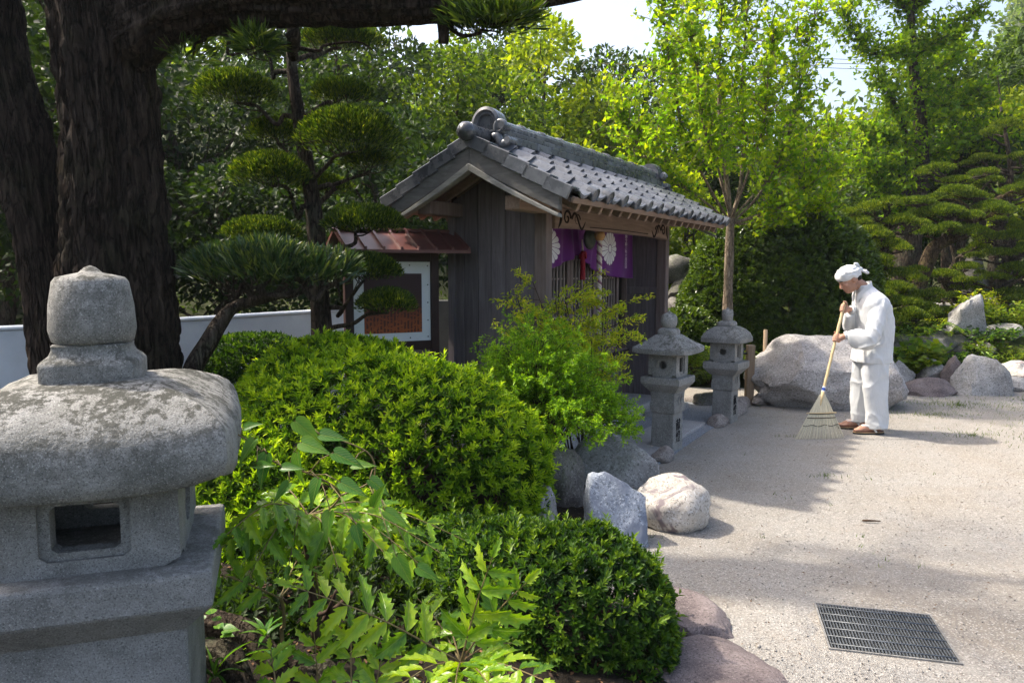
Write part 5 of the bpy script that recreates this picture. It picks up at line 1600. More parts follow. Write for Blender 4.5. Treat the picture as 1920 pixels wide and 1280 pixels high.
# ------------------------------------------------------------------ cloud-pruned podocarpus in the middle left
def pd(p, w, h, Y): return (p, w / 1400 * Y / 2 * .93, w / 1400 * Y / 2 * .8, h / 1400 * Y * .88)
Y1 = 5.75
niwaki('cloud_pruned_tree', 'tall cloud pruned tree with domed green pads left of the shrine', 'tree',
       [(-1.47, 5.75, 0.78), (-1.48, 5.75, 1.27), (-1.48, 5.75, 1.68), (-1.51, 5.75, 2), (-1.55, 5.75, 2.36), (-1.6, 5.75, 2.72), (-1.64, 5.75, 3.07), (-1.64, 5.75, 3.41), (-1.65, 5.75, 3.79)],
       [.085, .075, .068, .062, .058, .05, .042, .034, .02],
       [pd((-2.12, 5.85, 2.86), 165, 60, Y1), pd((-1.3, 5.85, 2.86), 125, 42, Y1), pd((-1.17, 5.5, 2.44), 188, 82, Y1), pd((-1.88, 6.1, 2.61), 120, 45, Y1), pd((-1.08, 5.8, 2.35), 105, 40, Y1),
        pd((-1.74, 5.5, 2.2), 150, 60, Y1), pd((-1.91, 5.75, 1.82), 155, 40, Y1), pd((-1.07, 5.55, 1.87), 160, 46, Y1), pd((-1.1, 5.6, 1.52), 145, 48, Y1), pd((-0.89, 5.35, 1.29), 112, 40, Y1),
        pd((-2.03, 6, 3.27), 120, 35, Y1), pd((-1.35, 6.1, 3.34), 170, 40, Y1), pd((-1.65, 5.8, 3.74), 150, 50, Y1), pd((-1.5, 6.1, 2.2), 110, 35, Y1)],
       'maki', .038, .0095, 23000, 'bark', seed=3, shape='diamond')
# low spreading podocarpus with long strap leaves
niwaki('spreading_podocarpus', 'low spreading podocarpus with long strap leaves beside the old trunk', 'tree',
       [(-2.11, 4.75, 0.71), (-2.07, 4.8, 0.94), (-1.98, 4.85, 1.11), (-1.92, 4.9, 1.23), (-1.84, 4.95, 1.33), (-1.62, 4.95, 1.39), (-1.41, 4.95, 1.44)],
       [.06, .058, .055, .048, .038, .028, .018],
       [pd((-1.88, 4.9, 1.51), 150, 56, 4.9), pd((-1.59, 4.85, 1.51), 200, 72, 4.9), pd((-1.31, 4.9, 1.49), 150, 60, 4.9), pd((-1.14, 5, 1.53), 70, 45, 4.9)],
       'maki_fore', .105, .0125, 4800, 'bark', seed=7, branch_r=.022)

# ------------------------------------------------------------------ clipped shrubs
def shrub_surface(ells, dens, jitter=.35):
    """random points on the union of ellipsoids (clipped, slightly boxy); an ellipsoid is (centre, radii[, turn, tilt])"""
    E_ = []
    for e in ells:
        R_ = np.array(Matrix.Rotation(e[2], 3, 'Z') @ Matrix.Rotation(e[3], 3, 'Y')) if len(e) > 2 else np.eye(3)
        E_.append((np.array(e[0]), np.array(e[1]), R_))
    P_, N_ = [], []
    for c, r, R_ in E_:
        area = 4 * pi * ((r[0] * r[1]) ** 1.6 + (r[0] * r[2]) ** 1.6 + (r[1] * r[2]) ** 1.6) ** (1 / 1.6) / 3 ** (1 / 1.6)
        n = int(area * dens); u = rand_unit(n)
        k = (np.abs(u) ** 2.4).sum(1) ** (-1 / 2.4); u2 = u * k[:, None]
        P_.append(c + (u2 * r) @ R_.T); N_.append(unit(np.sign(u) * np.abs(u2) ** 1.4 / r) @ R_.T)
    P_ = np.concatenate(P_); N_ = np.concatenate(N_)
    keep = np.ones(len(P_), bool)
    for c, r, R_ in E_:
        q = (np.abs(((P_ - c) @ R_) / r) ** 2.4).sum(1)
        keep &= q > .90
    keep &= P_[:, 2] > .06
    P_, N_ = P_[keep], N_[keep]
    w = np.array([mnoise.fractal(Vector(p) * 3.2, 1, 2, 3) for p in P_])
    w2 = np.array([mnoise.noise(Vector(p) * 9.0 + Vector((4, 7, 1))) for p in P_])
    P_ = P_ + N_ * (w * .035 * jitter * 2 + w2 * .012)[:, None]
    return P_, N_
def whorl(P_, N_, k, L, W, e0, e1):
    n = len(P_)
    t1 = unit(np.cross(N_, rand_unit(n))); t2 = np.cross(N_, t1)
    a0 = rng.uniform(0, 2 * pi, n)
    pos, dr, nr = [], [], []
    for i in range(k):
        a = a0 + 2 * pi * i / k + rng.normal(0, .25, n); e = rng.uniform(e0, e1, n) * .92
        rad = t1 * np.cos(a)[:, None] + t2 * np.sin(a)[:, None]
        d = N_ * np.cos(e)[:, None] + rad * np.sin(e)[:, None]
        pos.append(P_ + N_ * rng.uniform(-.004, .008, n)[:, None]); dr.append(d); nr.append(N_ * np.sin(e)[:, None] - rad * np.cos(e)[:, None] * .8)
    return np.concatenate(pos), np.concatenate(dr), np.concatenate(nr)
def clipped_shrub(name, label, base, ells, dens, L, W, mat, young=.6, group=None, single=0, stems=10, inner=1.0, shape='oval', cat='shrub', leafk=6, shoots=0):
    s = empty(name, base); tag(s, label, cat, group)
    off = np.array(base)
    P_, N_ = shrub_surface(ells, dens)
    N_ = unit(N_ * .9 + rand_unit(len(N_)) * .35 + np.array([0, 0, .35]))
    n = len(P_)
    idx = np.array([], int)
    if single:
        camp = np.array([0, 0, 1.58]); v = unit(camp - P_); face = (v * N_).sum(1); dist = np.linalg.norm(P_ - camp, axis=1)
        idx = np.argsort(-(face > .35).astype(float) * 10 + dist * .02 + rng.random(n) * 3)[:single]
    rest = np.setdiff1d(np.arange(n), idx)
    # loose cluster meshes shared by the single objects
    if single:
        vs = []
        for q in range(4):
            o_ = np.zeros((1, 3)); z_ = np.array([[0, 0, 1.]])
            a, b, c = whorl(o_, z_, leafk, L, W, .35, 1.0); a2, b2, c2 = whorl(o_ - np.array([[0, 0, .012]]), z_, leafk - 1, L, W, 1.0, 1.5)
            pos = np.concatenate([a, a2]); dr = np.concatenate([b, b2]); nr = np.concatenate([c, c2]); m_ = len(pos)
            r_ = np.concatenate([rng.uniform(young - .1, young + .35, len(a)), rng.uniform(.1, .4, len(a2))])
            vs.append(leaf_mesh('leaf_cluster', pos, dr, nr, L * rng.uniform(.8, 1.15, m_), W * rng.uniform(.85, 1.1, m_), M[mat], shape, r_))
        for q, i in enumerate(idx):
            R_ = Vector((0, 0, 1)).rotation_difference(Vector(N_[i])).to_matrix().to_4x4()
            ob('leaf_cluster', vs[q % 4], s, matrix=Matrix.Translation(Vector(P_[i] - off)) @ R_ @ Matrix.Rotation(rng.uniform(0, 6.28), 4, 'Z'))
    P_, N_ = P_[rest], N_[rest]
    a, b, c = whorl(P_, N_, leafk, L, W, .25, 1.0)
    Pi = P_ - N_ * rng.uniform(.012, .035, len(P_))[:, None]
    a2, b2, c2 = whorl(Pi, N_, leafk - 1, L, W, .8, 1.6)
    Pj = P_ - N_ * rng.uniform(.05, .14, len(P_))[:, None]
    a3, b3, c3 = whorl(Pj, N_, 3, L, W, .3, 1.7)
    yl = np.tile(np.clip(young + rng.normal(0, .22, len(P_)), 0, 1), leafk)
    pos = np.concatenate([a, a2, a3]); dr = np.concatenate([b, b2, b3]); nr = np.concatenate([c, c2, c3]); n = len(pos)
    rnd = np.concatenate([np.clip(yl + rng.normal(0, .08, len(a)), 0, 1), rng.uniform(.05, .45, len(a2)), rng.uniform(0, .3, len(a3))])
    k1 = len(a)
    o = ob('foliage', leaf_mesh('foliage', pos[:k1] - off, dr[:k1], nr[:k1], L * rng.uniform(.75, 1.2, k1), W * rng.uniform(.8, 1.15, k1), M[mat], shape, rnd[:k1]), s)
    o['kind'] = 'stuff'
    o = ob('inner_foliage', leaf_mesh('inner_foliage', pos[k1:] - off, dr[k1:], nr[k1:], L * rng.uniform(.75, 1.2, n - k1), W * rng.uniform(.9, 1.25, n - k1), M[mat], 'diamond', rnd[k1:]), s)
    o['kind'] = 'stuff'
    if shoots:
        ii = rng.choice(len(P_), min(shoots, len(P_)), False); pp, dd, nn = [], [], []
        for i_ in ii:
            ax = unit((N_[i_] + np.array([0, 0, .5]) + rng.normal(0, .25, 3))[None])[0]; ln = rng.uniform(.03, .085)
            for q_ in np.linspace(.1, 1, 7):
                for z_ in range(2):
                    rd_ = np.cross(ax, rng.normal(size=3)); rd_ /= np.linalg.norm(rd_) + 1e-9
                    pp.append(P_[i_] + ax * ln * q_); dd.append(ax * (.5 + q_) + rd_); nn.append(ax - rd_ * .5)
        o = ob('long_shoots', leaf_mesh('long_shoots', np.array(pp) - off, np.array(dd), np.array(nn), L * rng.uniform(.7, 1.15, len(pp)), W * rng.uniform(.8, 1.1, len(pp)), M[mat], 'diamond', rng.uniform(.55, 1, len(pp))), s); o['kind'] = 'stuff'
        ii = rng.choice(len(P_), shoots // 4, False); m_ = len(ii)
        o = ob('dead_leaves', leaf_mesh('dead_leaves', P_[ii] - off, N_[ii] + rand_unit(m_), rand_unit(m_), L * rng.uniform(.7, 1.1, m_), W, M['litter'], 'diamond'), s); o['kind'] = 'stuff'
    st = MB()
    for k in range(stems):
        c, r = ells[k % len(ells)][:2]
        e = np.array(c) + rand_unit(1)[0] * np.array(r) * .75; e[2] = max(e[2], base[2] + .1)
        tube_np(st, wander((rng.uniform(-.15, .15), rng.uniform(-.15, .15), -.05), e - off, 4, .04, 600 + k), .014, .004, 5)
    st.build('stem', M['twig'], s)['kind'] = 'stuff'
    return s
clipped_shrub('azalea_hedge', 'broad rounded bright green clipped azalea in the centre foreground', (-.75, 4.6, .12),
              [((-.75, 4.47, .36), (.96, .70, .67), -.35, .12), ((-1.12, 4.80, .46), (.68, .62, .66)), ((-1.5, 4.2, .30), (.55, .55, .42)), ((-.95, 3.85, .18), (.60, .42, .30))], 800, .046, .0125, 'azalea', .62, 'clipped azaleas', single=300, stems=34, shoots=260)
clipped_shrub('azalea_bush', 'small round dark green clipped azalea at the bottom edge', (.22, 2.95, .10),
              [((.25, 2.95, .13), (.39, .40, .36)), ((.0, 3.10, .15), (.30, .36, .33)), ((-.25, 3.35, .12), (.26, .30, .28))], 1250, .036, .0125, 'azalea_dark', .52, 'clipped azaleas', single=280, stems=16, shoots=90)
clipped_shrub('camellia_dome', 'large dark glossy clipped camellia dome behind the ginkgo trunk', (3.95, 10.9, 0),
              [((3.95, 11.0, 1.25), (1.28, 1.1, 1.22)), ((3.3, 11.0, .9), (.8, .9, .85))], 420, .080, .040, 'camellia', .55, None, stems=20, leafk=4, shape='diamond')
clipped_shrub('camellia_bush', 'small glossy shrub beside the right shrine post', (2.35, 10.3, 0), [((2.45, 10.4, .5), (.48, .5, .52))], 600, .06, .03, 'camellia', .7, None, stems=8, leafk=5)
clipped_shrub('low_bush', 'low dark bush behind the azalea in front of the white wall', (-1.95, 5.6, .1), [((-1.95, 5.6, .80), (.40, .34, .28)), ((-1.7, 5.55, .72), (.3, .3, .25))], 900, .045, .015, 'azalea_dark', .45, None, stems=12, leafk=5)

clipped_shrub('shade_filler_plants', 'low dark leafy filler added for the shade behind the mahonia', (-.7, 3.2, .1), [((-.85, 3.15, .10), (.45, .34, .20)), ((-.45, 2.85, .10), (.34, .28, .17)), ((-1.15, 2.85, .10), (.32, .3, .16))], 480, .05, .018, 'forest_dark', .35, None, stems=10, leafk=5)  # added plants; their dark leaves stand in for the shadow under the hedge
# feathery shrub on the rocks
def arching(name, label, base, n_st, reach, hgt, mat, L, W, per, cat='shrub', seed=3, aim=None, twr=.0035, leafstart=.35, group=None, droop=.0):
    s = empty(name, base); tag(s, label, cat, group)
    r = np.random.default_rng(seed); tw = MB(); pos, dr = [], []
    for k in range(n_st):
        a = r.uniform(0, 2 * pi); q = r.random() ** .5
        h = hgt * (1 - .62 * q ** 1.6) * r.uniform(.7, 1.06); R_ = reach * q * r.uniform(.75, 1.1)
        if aim is not None: ax = aim
        else: ax = (0, 0, 0)
        e = np.array([math.cos(a) * R_ + ax[0] * q, math.sin(a) * R_ * .9 + ax[1] * q, h])
        st_ = np.array([r.normal(0, .05), r.normal(0, .05), 0])
        mid = (st_ + e) / 2 + np.array([0, 0, .10 + .12 * q]) + r.normal(0, .03, 3)
        tip = e + np.array([math.cos(a), math.sin(a), -.15 + .6 * (1 - q) - droop]) * .12 * r.uniform(.6, 1.5)
        path = smooth_path([st_, mid, e, tip], 26)
        tube_np(tw, path[::2], twr, .0012, 4)
        i0 = int(26 * leafstart)
        for i in range(i0, 26):
            t = path[min(i + 1, 25)] - path[i - 1]; t = t / np.linalg.norm(t)
            for z in range(per):
                sd_ = np.cross(t, r.normal(size=3)); sd_ /= np.linalg.norm(sd_) + 1e-9
                pos.append(path[i] + r.normal(0, .004, 3)); dr.append(t * .7 + sd_ * .9 + np.array([0, 0, .15]))
            if r.random() < .35:                       # side shoot
                sd_ = np.cross(t, r.normal(size=3)); sd_ /= np.linalg.norm(sd_) + 1e-9
                ss = t * .6 + sd_; ss /= np.linalg.norm(ss); ln = r.uniform(.03, .09)
                for y in np.linspace(.2, 1, 6):
                    for z in range(2):
                        s2 = np.cross(ss, r.normal(size=3)); pos.append(path[i] + ss * ln * y); dr.append(ss * .6 + s2 / (np.linalg.norm(s2) + 1e-9))
    pos = np.array(pos); dr = unit(np.array(dr)); n = len(pos)
    foliage('foliage', pos, dr, rng.uniform(.75, 1.2, n) * L, rng.uniform(.8, 1.2, n) * W, mat, 'diamond', s, 1.0)
    tw.build('stem', M['twig'], s)['kind'] = 'stuff'
    return s
arching('feathery_shrub', 'feathery bright green shrub with arching sprays in front of the shrine', (.14, 5.22, .15), 560, .58, 1.02, 'box', .024, .0100, 3, aim=(.10, 0, 0), seed=5, droop=-.1)
# nandina: upright canes with open layered sprays
def nandina(label, base, canes):
    s = empty('nandina', base); tag(s, label, 'shrub'); off = np.array(base)
    st = MB(); pos, dr = [], []
    for k, tip in enumerate(canes):
        tip = np.array(tip); path = wander((rng.uniform(-.08, .08), rng.uniform(-.08, .08), 0), tip - off, 5, .03, 800 + k)
        tube_np(st, path, .007, .003, 5)
        for j in range(13):
            q = .5 + .5 * j / 12; p0 = path[min(len(path) - 1, int(q * (len(path) - 1)))]
            a = rng.uniform(0, 2 * pi); ln = rng.uniform(.12, .30)
            e = p0 + np.array([math.cos(a) * ln, math.sin(a) * ln, rng.uniform(-.02, .16)])
            w = wander(p0, e, 3, .015, 900 + k * 20 + j); tube_np(st, w, .0025, .001, 4)
            for i in range(3, len(w)):
                t = unit((w[i] - w[i - 1])[None])[0]
                for z in range(6):
                    pos.append(w[i] + rng.normal(0, .014, 3)); dr.append(t * .6 + rand_unit(1)[0] * .8)
    pos = np.array(pos); dr = np.array(dr); n = len(pos)
    foliage('foliage', pos, dr, rng.uniform(.026, .046, n), rng.uniform(.010, .016, n), 'nandina', 'diamond', s, 1.0)
    st.build('cane', M['stem_dark'], s)['kind'] = 'stuff'
nandina('yellow green nandina with open sprays against the shrine front', (.52, 5.72, .1), [(0.29, 5.75, 1.19), (0.16, 5.7, 1.48), (0.41, 5.8, 1.35), (0.59, 5.85, 1.27), (0.7, 5.75, 1.23), (0.89, 5.9, 1.29), (0.5, 5.9, 1.41), (0.04, 5.6, 1.36), (0.6, 5.6, 1.04), (0.32, 5.55, 1.36), (0.76, 5.9, 1.39), (0.02, 5.5, 1.21), (0.4, 5.6, 1.12)])
# ------------------------------------------------------------------ ginkgo trees
def limb_tree(name, label, base, limbs, bark, mat, n_leaf, L, W, shape, cat='tree', spread=.22, fill=None, fill_n=0, group=None, leaf_from=.35, twig_n=5, up=.25, seed=1):
    """limbs: (list of points, r0, r1); leaves ride on twigs that leave the limbs"""
    t = empty(name, base); tag(t, label, cat, group); off = np.array(base)
    r = np.random.default_rng(seed)
    tk = MB(); br = MB(); pos, dr = [], []
    twigs = []
    for i, (pts, r0, r1) in enumerate(limbs):
        sp = smooth_path(np.array(pts) - off, max(12, len(pts) * 6))
        (tk if i == 0 else br).tube([tuple(p) for p in sp], [r0 + (r1 - r0) * k / (len(sp) - 1) for k in range(len(sp))], 12 if i == 0 else 8, True, .18)
        if i == 0 and len(limbs) > 1: continue
        m = len(sp)
        for k in range(int(m * leaf_from), m):
            for _ in range(twig_n):
                tt = sp[min(k + 1, m - 1)] - sp[k - 1]; tt /= np.linalg.norm(tt) + 1e-9
                d = tt * .5 + r.normal(0, .8, 3) + np.array([0, 0, .15]); d /= np.linalg.norm(d)
                twigs.append((sp[k], sp[k] + d * spread * r.uniform(.4, 1.6)))
    if fill:
        for c, rad in fill:
            c = np.array(c) - off
            for _ in range(fill_n):
                u = r.normal(size=3); u /= np.linalg.norm(u); e = c + u * np.array(rad) * r.random() ** .45
                d = r.normal(0, 1, 3); d[2] += .2; d /= np.linalg.norm(d)
                twigs.append((e, e + d * spread * r.uniform(.5, 1.4)))
    per = max(3, n_leaf // max(1, len(twigs)))
    for a, b in twigs:
        br.tube([tuple(a), tuple((a + b) / 2 + r.normal(0, .01, 3)), tuple(b)], [.006, .004, .002], 4)
        q = r.random(per) ** .7
        pos.append(a + (b - a) * q[:, None] + r.normal(0, .035, (per, 3)) * (L / .07)); 
        u = r.normal(size=(per, 3)); dr.append(u)
    tk.build('trunk', M[bark], t, smooth=True)
    br.build('branch', M[bark], t, smooth=True)['kind'] = 'stuff'
    pos = np.concatenate(pos); dr = np.concatenate(dr); dr[:, 2] += up; n = len(pos)
    foliage('crown', pos, unit(dr), rng.uniform(.75, 1.25, n) * L, rng.uniform(.8, 1.2, n) * W, mat, shape, t, .3)
    return t
# bright ginkgo beyond the shrine, Y = 10
g1 = [([(2.91, 10, -0.26), (2.89, 10, 0.62), (2.89, 10, 1.47), (2.9, 10, 2.25)], 0.081, 0.053),
      ([(2.9, 10, 2.23), (2.83, 10, 2.73), (2.73, 10, 3.35), (2.69, 10, 4.23), (2.7, 10, 4.97), (2.73, 10, 5.63)], 0.038, 0.011),
      ([(2.91, 10, 2.25), (3.04, 10.1, 2.68), (3.1, 10.2, 3.32), (3.06, 10.2, 4.08), (3.09, 10.2, 4.9), (3.14, 10.2, 5.64)], 0.031, 0.008),
      ([(2.88, 10, 2.21), (2.55, 9.8, 2.64), (2.22, 9.6, 3.15), (2.02, 9.5, 3.72), (1.88, 9.4, 4.33), (1.81, 9.4, 4.95)], 0.020, 0.006),
      ([(2.87, 10, 2.21), (2.44, 9.9, 2.52), (1.96, 9.8, 2.78), (1.61, 9.8, 3.18), (1.4, 9.8, 3.59)], 0.018, 0.005),
      ([(2.93, 10, 2.21), (3.24, 10, 2.53), (3.47, 9.9, 3), (3.62, 9.8, 3.59), (3.73, 9.8, 4.25), (3.84, 9.8, 4.84)], 0.020, 0.006),
      ([(2.94, 10, 2.19), (3.22, 9.9, 2.28), (3.46, 9.8, 2.37), (3.75, 9.7, 2.63), (4.08, 9.7, 2.87)], 0.026, 0.006),
      ([(2.92, 10, 2.25), (3.37, 10.2, 2.69), (3.94, 10.4, 3.14), (4.4, 10.5, 3.51)], 0.018, 0.005),
      ([(2.9, 10, 2.25), (2.77, 10.4, 3.07), (2.61, 10.7, 3.84), (2.56, 10.9, 4.62), (2.65, 11, 5.38)], 0.020, 0.006),
      ([(2.91, 10, 2.25), (2.94, 9.5, 2.74), (2.99, 9.1, 3.26), (2.97, 8.9, 3.76), (2.98, 8.8, 4.27)], 0.018, 0.005),
      ([(2.9, 10, 2.23), (2.58, 9.4, 2.73), (2.26, 9, 3.24), (2.14, 8.8, 3.74), (2.06, 8.8, 4.27)], 0.018, 0.005),
      ([(2.93, 10, 2.19), (3.43, 10.1, 2.18), (3.89, 10.2, 2.37), (4.24, 10.2, 2.44)], 0.015, 0.003)]
limb_tree('ginkgo_tree', 'young ginkgo with pale trunk and glowing yellow green leaves behind the shrine', (2.91, 10, -0.26), g1, 'bark_pale', 'ginkgo', 17500, .062, .054, 'fan', spread=.34, leaf_from=.30, twig_n=4, seed=4,
          fill=[((1.84, 9.8, 3.65), (.55, .8, .8)), ((3.33, 9.8, 4.18), (.6, .8, .7)), ((2.3, 9.8, 4.38), (.6, .8, .7)), ((3, 9.8, 3.65), (.7, .8, .6)), ((1.65, 9.8, 3.12), (.4, .6, .4)), ((2.82, 9.8, 5.35), (1.2, 1, .6))], fill_n=34)
# second, darker ginkgo, Y = 13
g2 = [([(8.18, 15.6, -0.15), (8.18, 15.6, 0.97), (8.22, 15.6, 1.97), (8.28, 15.6, 2.73), (8.34, 15.6, 3.33)], .30, .22),
      ([(8.31, 15.6, 2.73), (8.41, 15.6, 3.7), (8.32, 15.6, 4.67), (8.13, 15.6, 5.72), (8.04, 15.6, 6.66), (8.02, 15.6, 7.79)], .17, .055),
      ([(8.22, 15.6, 2.51), (7.96, 15.5, 3.37), (7.95, 15.4, 4.21), (7.67, 15.3, 4.82), (7.28, 15.2, 5.31)], .10, .02),
      ([(8.28, 15.6, 2.73), (7.82, 15.4, 2.88), (7.53, 15.3, 3.24), (7.2, 15.1, 3.64)], .06, .015),
      ([(8.37, 15.6, 4.45), (8.59, 15.4, 4.68), (8.95, 15.3, 4.87), (9.3, 15.2, 5.05)], .05, .012),
      ([(8.12, 15.6, 5.88), (7.78, 15.4, 5.88), (7.2, 15.3, 5.85), (6.71, 15.2, 6.23), (6.54, 15.2, 6.63)], .04, .01),
      ([(8.12, 15.6, 5.83), (8.41, 15.5, 6.06), (8.82, 15.4, 6.29), (9.22, 15.4, 6.7)], .045, .01),
      ([(8.31, 15.6, 5.09), (8.76, 15.9, 5.69), (9.25, 16.1, 6.07)], .05, .012),
      ([(8.4, 15.6, 3.81), (8.85, 15.6, 4.03), (9.32, 15.5, 4.22), (9.86, 15.5, 4.28)], .04, .01),
      ([(7.91, 15.5, 4.22), (7.43, 15.4, 4.19), (7.06, 15.3, 4.29)], .03, .008),
      ([(8.04, 15.6, 6.66), (8.35, 15.6, 7.18), (8.76, 15.6, 7.59)], .04, .01), ([(8.04, 15.6, 6.66), (7.61, 15.6, 7.07), (7.16, 15.6, 7.38)], .04, .01)]
limb_tree('ginkgo_tree', 'taller ginkgo with thick dark trunk rising beyond the rockery', (8.18, 15.6, -0.15), g2, 'bark', 'ginkgo_dark', 13500, .086, .074, 'fan', spread=.42, leaf_from=.15, twig_n=5, seed=6,
          fill=[((7.31, 15.3, 3.45), (.7, .7, .5)), ((6.82, 15.2, 3.86), (.5, .6, .4)), ((9.36, 15.4, 4.31), (.6, .7, .5))], fill_n=22)

# ------------------------------------------------------------------ background trees
def bg_tree(label, p, top, rx, ry, low, mat, n, L, seed, name='broadleaf_tree', blobs=22, bark='bark', group='trees on the slope behind', shape='diamond', lean=0, wr=.6):
    t = empty(name, p); tag(t, label, 'tree', group)
    r = np.random.default_rng(seed)
    h = top - p[2]
    tk = MB(); trunk = wander((0, 0, -.3), (lean, 0, h * .72), 5, .08 * h * .25, seed)
    tube_np(tk, trunk, .035 * h * .55 + .03, .03, 8, .2); tk.build('trunk', M[bark], t, smooth=True)
    cz = (top + low) / 2 - p[2]; rz = (top - low) / 2
    C, Rd, K = [], [], []; br = MB()
    for i in range(blobs):
        u = r.normal(size=3); u /= np.linalg.norm(u); q = r.random() ** .4
        c = np.array([lean * .6 + u[0] * rx * q * .82, u[1] * ry * q * .82, cz + u[2] * rz * q * .82])
        k = (rx * ry * rz) ** (1 / 3) * r.uniform(.19, .36)
        C.append(c); Rd.append((k * 1.15, k * 1.15, k * .72)); K.append(int(n / blobs * (k / ((rx * ry * rz) ** (1 / 3) * .275)) ** 2))
        a = trunk[int(np.clip((c[2] - .25 * rz) / (h * .72), .15, .98) * (len(trunk) - 1))]
        tube_np(br, wander(a, c, 3, .08, seed * 31 + i), .03, .008, 5)
    br.build('branch', M[bark], t, smooth=True)['kind'] = 'stuff'
    P_, D_ = blob_leaves(C, Rd, K, .15, .45, .1)
    n_ = len(P_)
    foliage('crown', P_, D_, rng.uniform(.7, 1.25, n_) * L, rng.uniform(.75, 1.2, n_) * L * wr, mat, shape, t, .7)
    return t
BG = [('dark evergreen rising behind the old trunk at the far left', (-9.0, 12.5, .3), 8.5, 3.0, 2.4, .3, 'forest_shaded', 9000, .17),
      ('dark leafy tree behind the cloud pruned tree', (-5.6, 12.3, 0), 6.9, 2.4, 2.2, .2, 'forest_shaded', 11000, .14),
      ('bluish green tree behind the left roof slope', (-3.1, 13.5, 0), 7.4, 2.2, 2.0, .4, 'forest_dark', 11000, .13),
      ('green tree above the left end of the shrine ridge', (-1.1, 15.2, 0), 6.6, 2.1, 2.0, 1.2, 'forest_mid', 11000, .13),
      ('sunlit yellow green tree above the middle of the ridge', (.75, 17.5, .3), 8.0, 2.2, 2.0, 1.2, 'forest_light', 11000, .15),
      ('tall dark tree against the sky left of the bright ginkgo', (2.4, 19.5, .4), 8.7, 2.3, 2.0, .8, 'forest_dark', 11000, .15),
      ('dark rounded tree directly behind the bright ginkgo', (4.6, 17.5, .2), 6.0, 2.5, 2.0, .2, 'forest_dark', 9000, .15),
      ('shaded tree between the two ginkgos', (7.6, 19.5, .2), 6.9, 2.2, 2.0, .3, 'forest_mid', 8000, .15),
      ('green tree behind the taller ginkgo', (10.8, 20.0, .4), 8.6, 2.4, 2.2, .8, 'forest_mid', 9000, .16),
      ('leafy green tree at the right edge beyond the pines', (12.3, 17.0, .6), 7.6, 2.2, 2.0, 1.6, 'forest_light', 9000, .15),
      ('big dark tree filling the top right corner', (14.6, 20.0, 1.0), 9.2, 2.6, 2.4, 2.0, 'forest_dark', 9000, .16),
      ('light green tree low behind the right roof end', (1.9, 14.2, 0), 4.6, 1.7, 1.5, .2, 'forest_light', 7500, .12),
      ('dark understorey tree between notice board and shrine', (-2.0, 10.6, 0), 4.3, 1.5, 1.3, .1, 'forest_shaded', 7000, .11),
      ('dark understorey tree right behind the white wall', (-3.9, 10.2, 0), 3.4, 1.6, 1.2, .1, 'forest_shaded', 6000, .11),
      ('dark bushy tree behind the white wall at left', (-6.4, 9.3, 0), 5.0, 1.8, 1.4, .1, 'forest_shaded', 6000, .12),
      ('dark evergreen just behind the twin trunk at the left edge', (-5.9, 6.9, 0), 6.2, 1.5, 1.2, .2, 'forest_shaded', 6500, .11),
      ('dark evergreen between the old trunk and the white wall', (-4.6, 8.0, 0), 5.6, 1.2, 1.1, .8, 'forest_shaded', 5500, .10),
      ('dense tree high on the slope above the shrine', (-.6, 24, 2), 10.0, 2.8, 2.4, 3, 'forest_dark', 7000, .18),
      ('dense dark tree high on the slope at left', (-5.5, 22, 1.5), 11.5, 3.4, 2.6, 2.5, 'forest_shaded', 8000, .19),
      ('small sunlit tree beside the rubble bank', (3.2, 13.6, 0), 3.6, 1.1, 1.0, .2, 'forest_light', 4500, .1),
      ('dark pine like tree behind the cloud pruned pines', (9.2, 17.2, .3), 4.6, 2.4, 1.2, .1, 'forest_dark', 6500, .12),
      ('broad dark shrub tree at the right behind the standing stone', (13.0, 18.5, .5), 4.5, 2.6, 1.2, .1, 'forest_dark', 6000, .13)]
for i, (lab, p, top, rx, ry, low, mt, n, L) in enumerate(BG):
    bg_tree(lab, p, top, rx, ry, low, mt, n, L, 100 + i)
# bare grey trunks standing in the shade on the right
for i, (a, b, r0, lab) in enumerate([((9.21, 15.8, 0.79), (9.26, 16, 3.21), .16, 'bare grey trunk, leftmost of the group behind the pines'), ((9.48, 15.8, 0.79), (9.44, 16, 3.54), .12, 'bare pale trunk in the middle behind the pines'), ((9.76, 15.8, 0.79), (9.88, 16, 3.43), .10, 'slim pale trunk leaning right behind the pines'), ((10.35, 15.5, 0.81), (10.08, 15.8, 3.84), .13, 'grey trunk near the right edge behind the pines')]):
    t = empty('bare_trunk_tree', a); tag(t, lab, 'tree')
    m = MB(); tube_np(m, wander((0, 0, -.2), np.array(b) - np.array(a), 5, .10, 300 + i), r0, r0 * .55, 10, .25); m.build('trunk', M['bark'], t, smooth=True)
    br = MB(); C = []
    for k in range(5):
        e = np.array(b) - np.array(a) + rng.normal(0, .5, 3) + np.array([0, 0, .5]); C.append(e)
        tube_np(br, wander(np.array(b) - np.array(a), e, 3, .05, 400 + i * 9 + k), .05, .01, 6)
    br.build('branch', M['bark'], t, smooth=True)['kind'] = 'stuff'
    P_, D_ = blob_leaves(C, [(.5, .5, .35)] * 5, [350] * 5); foliage('crown', P_, D_, .12, .06, 'forest_dark', 'oval', t)
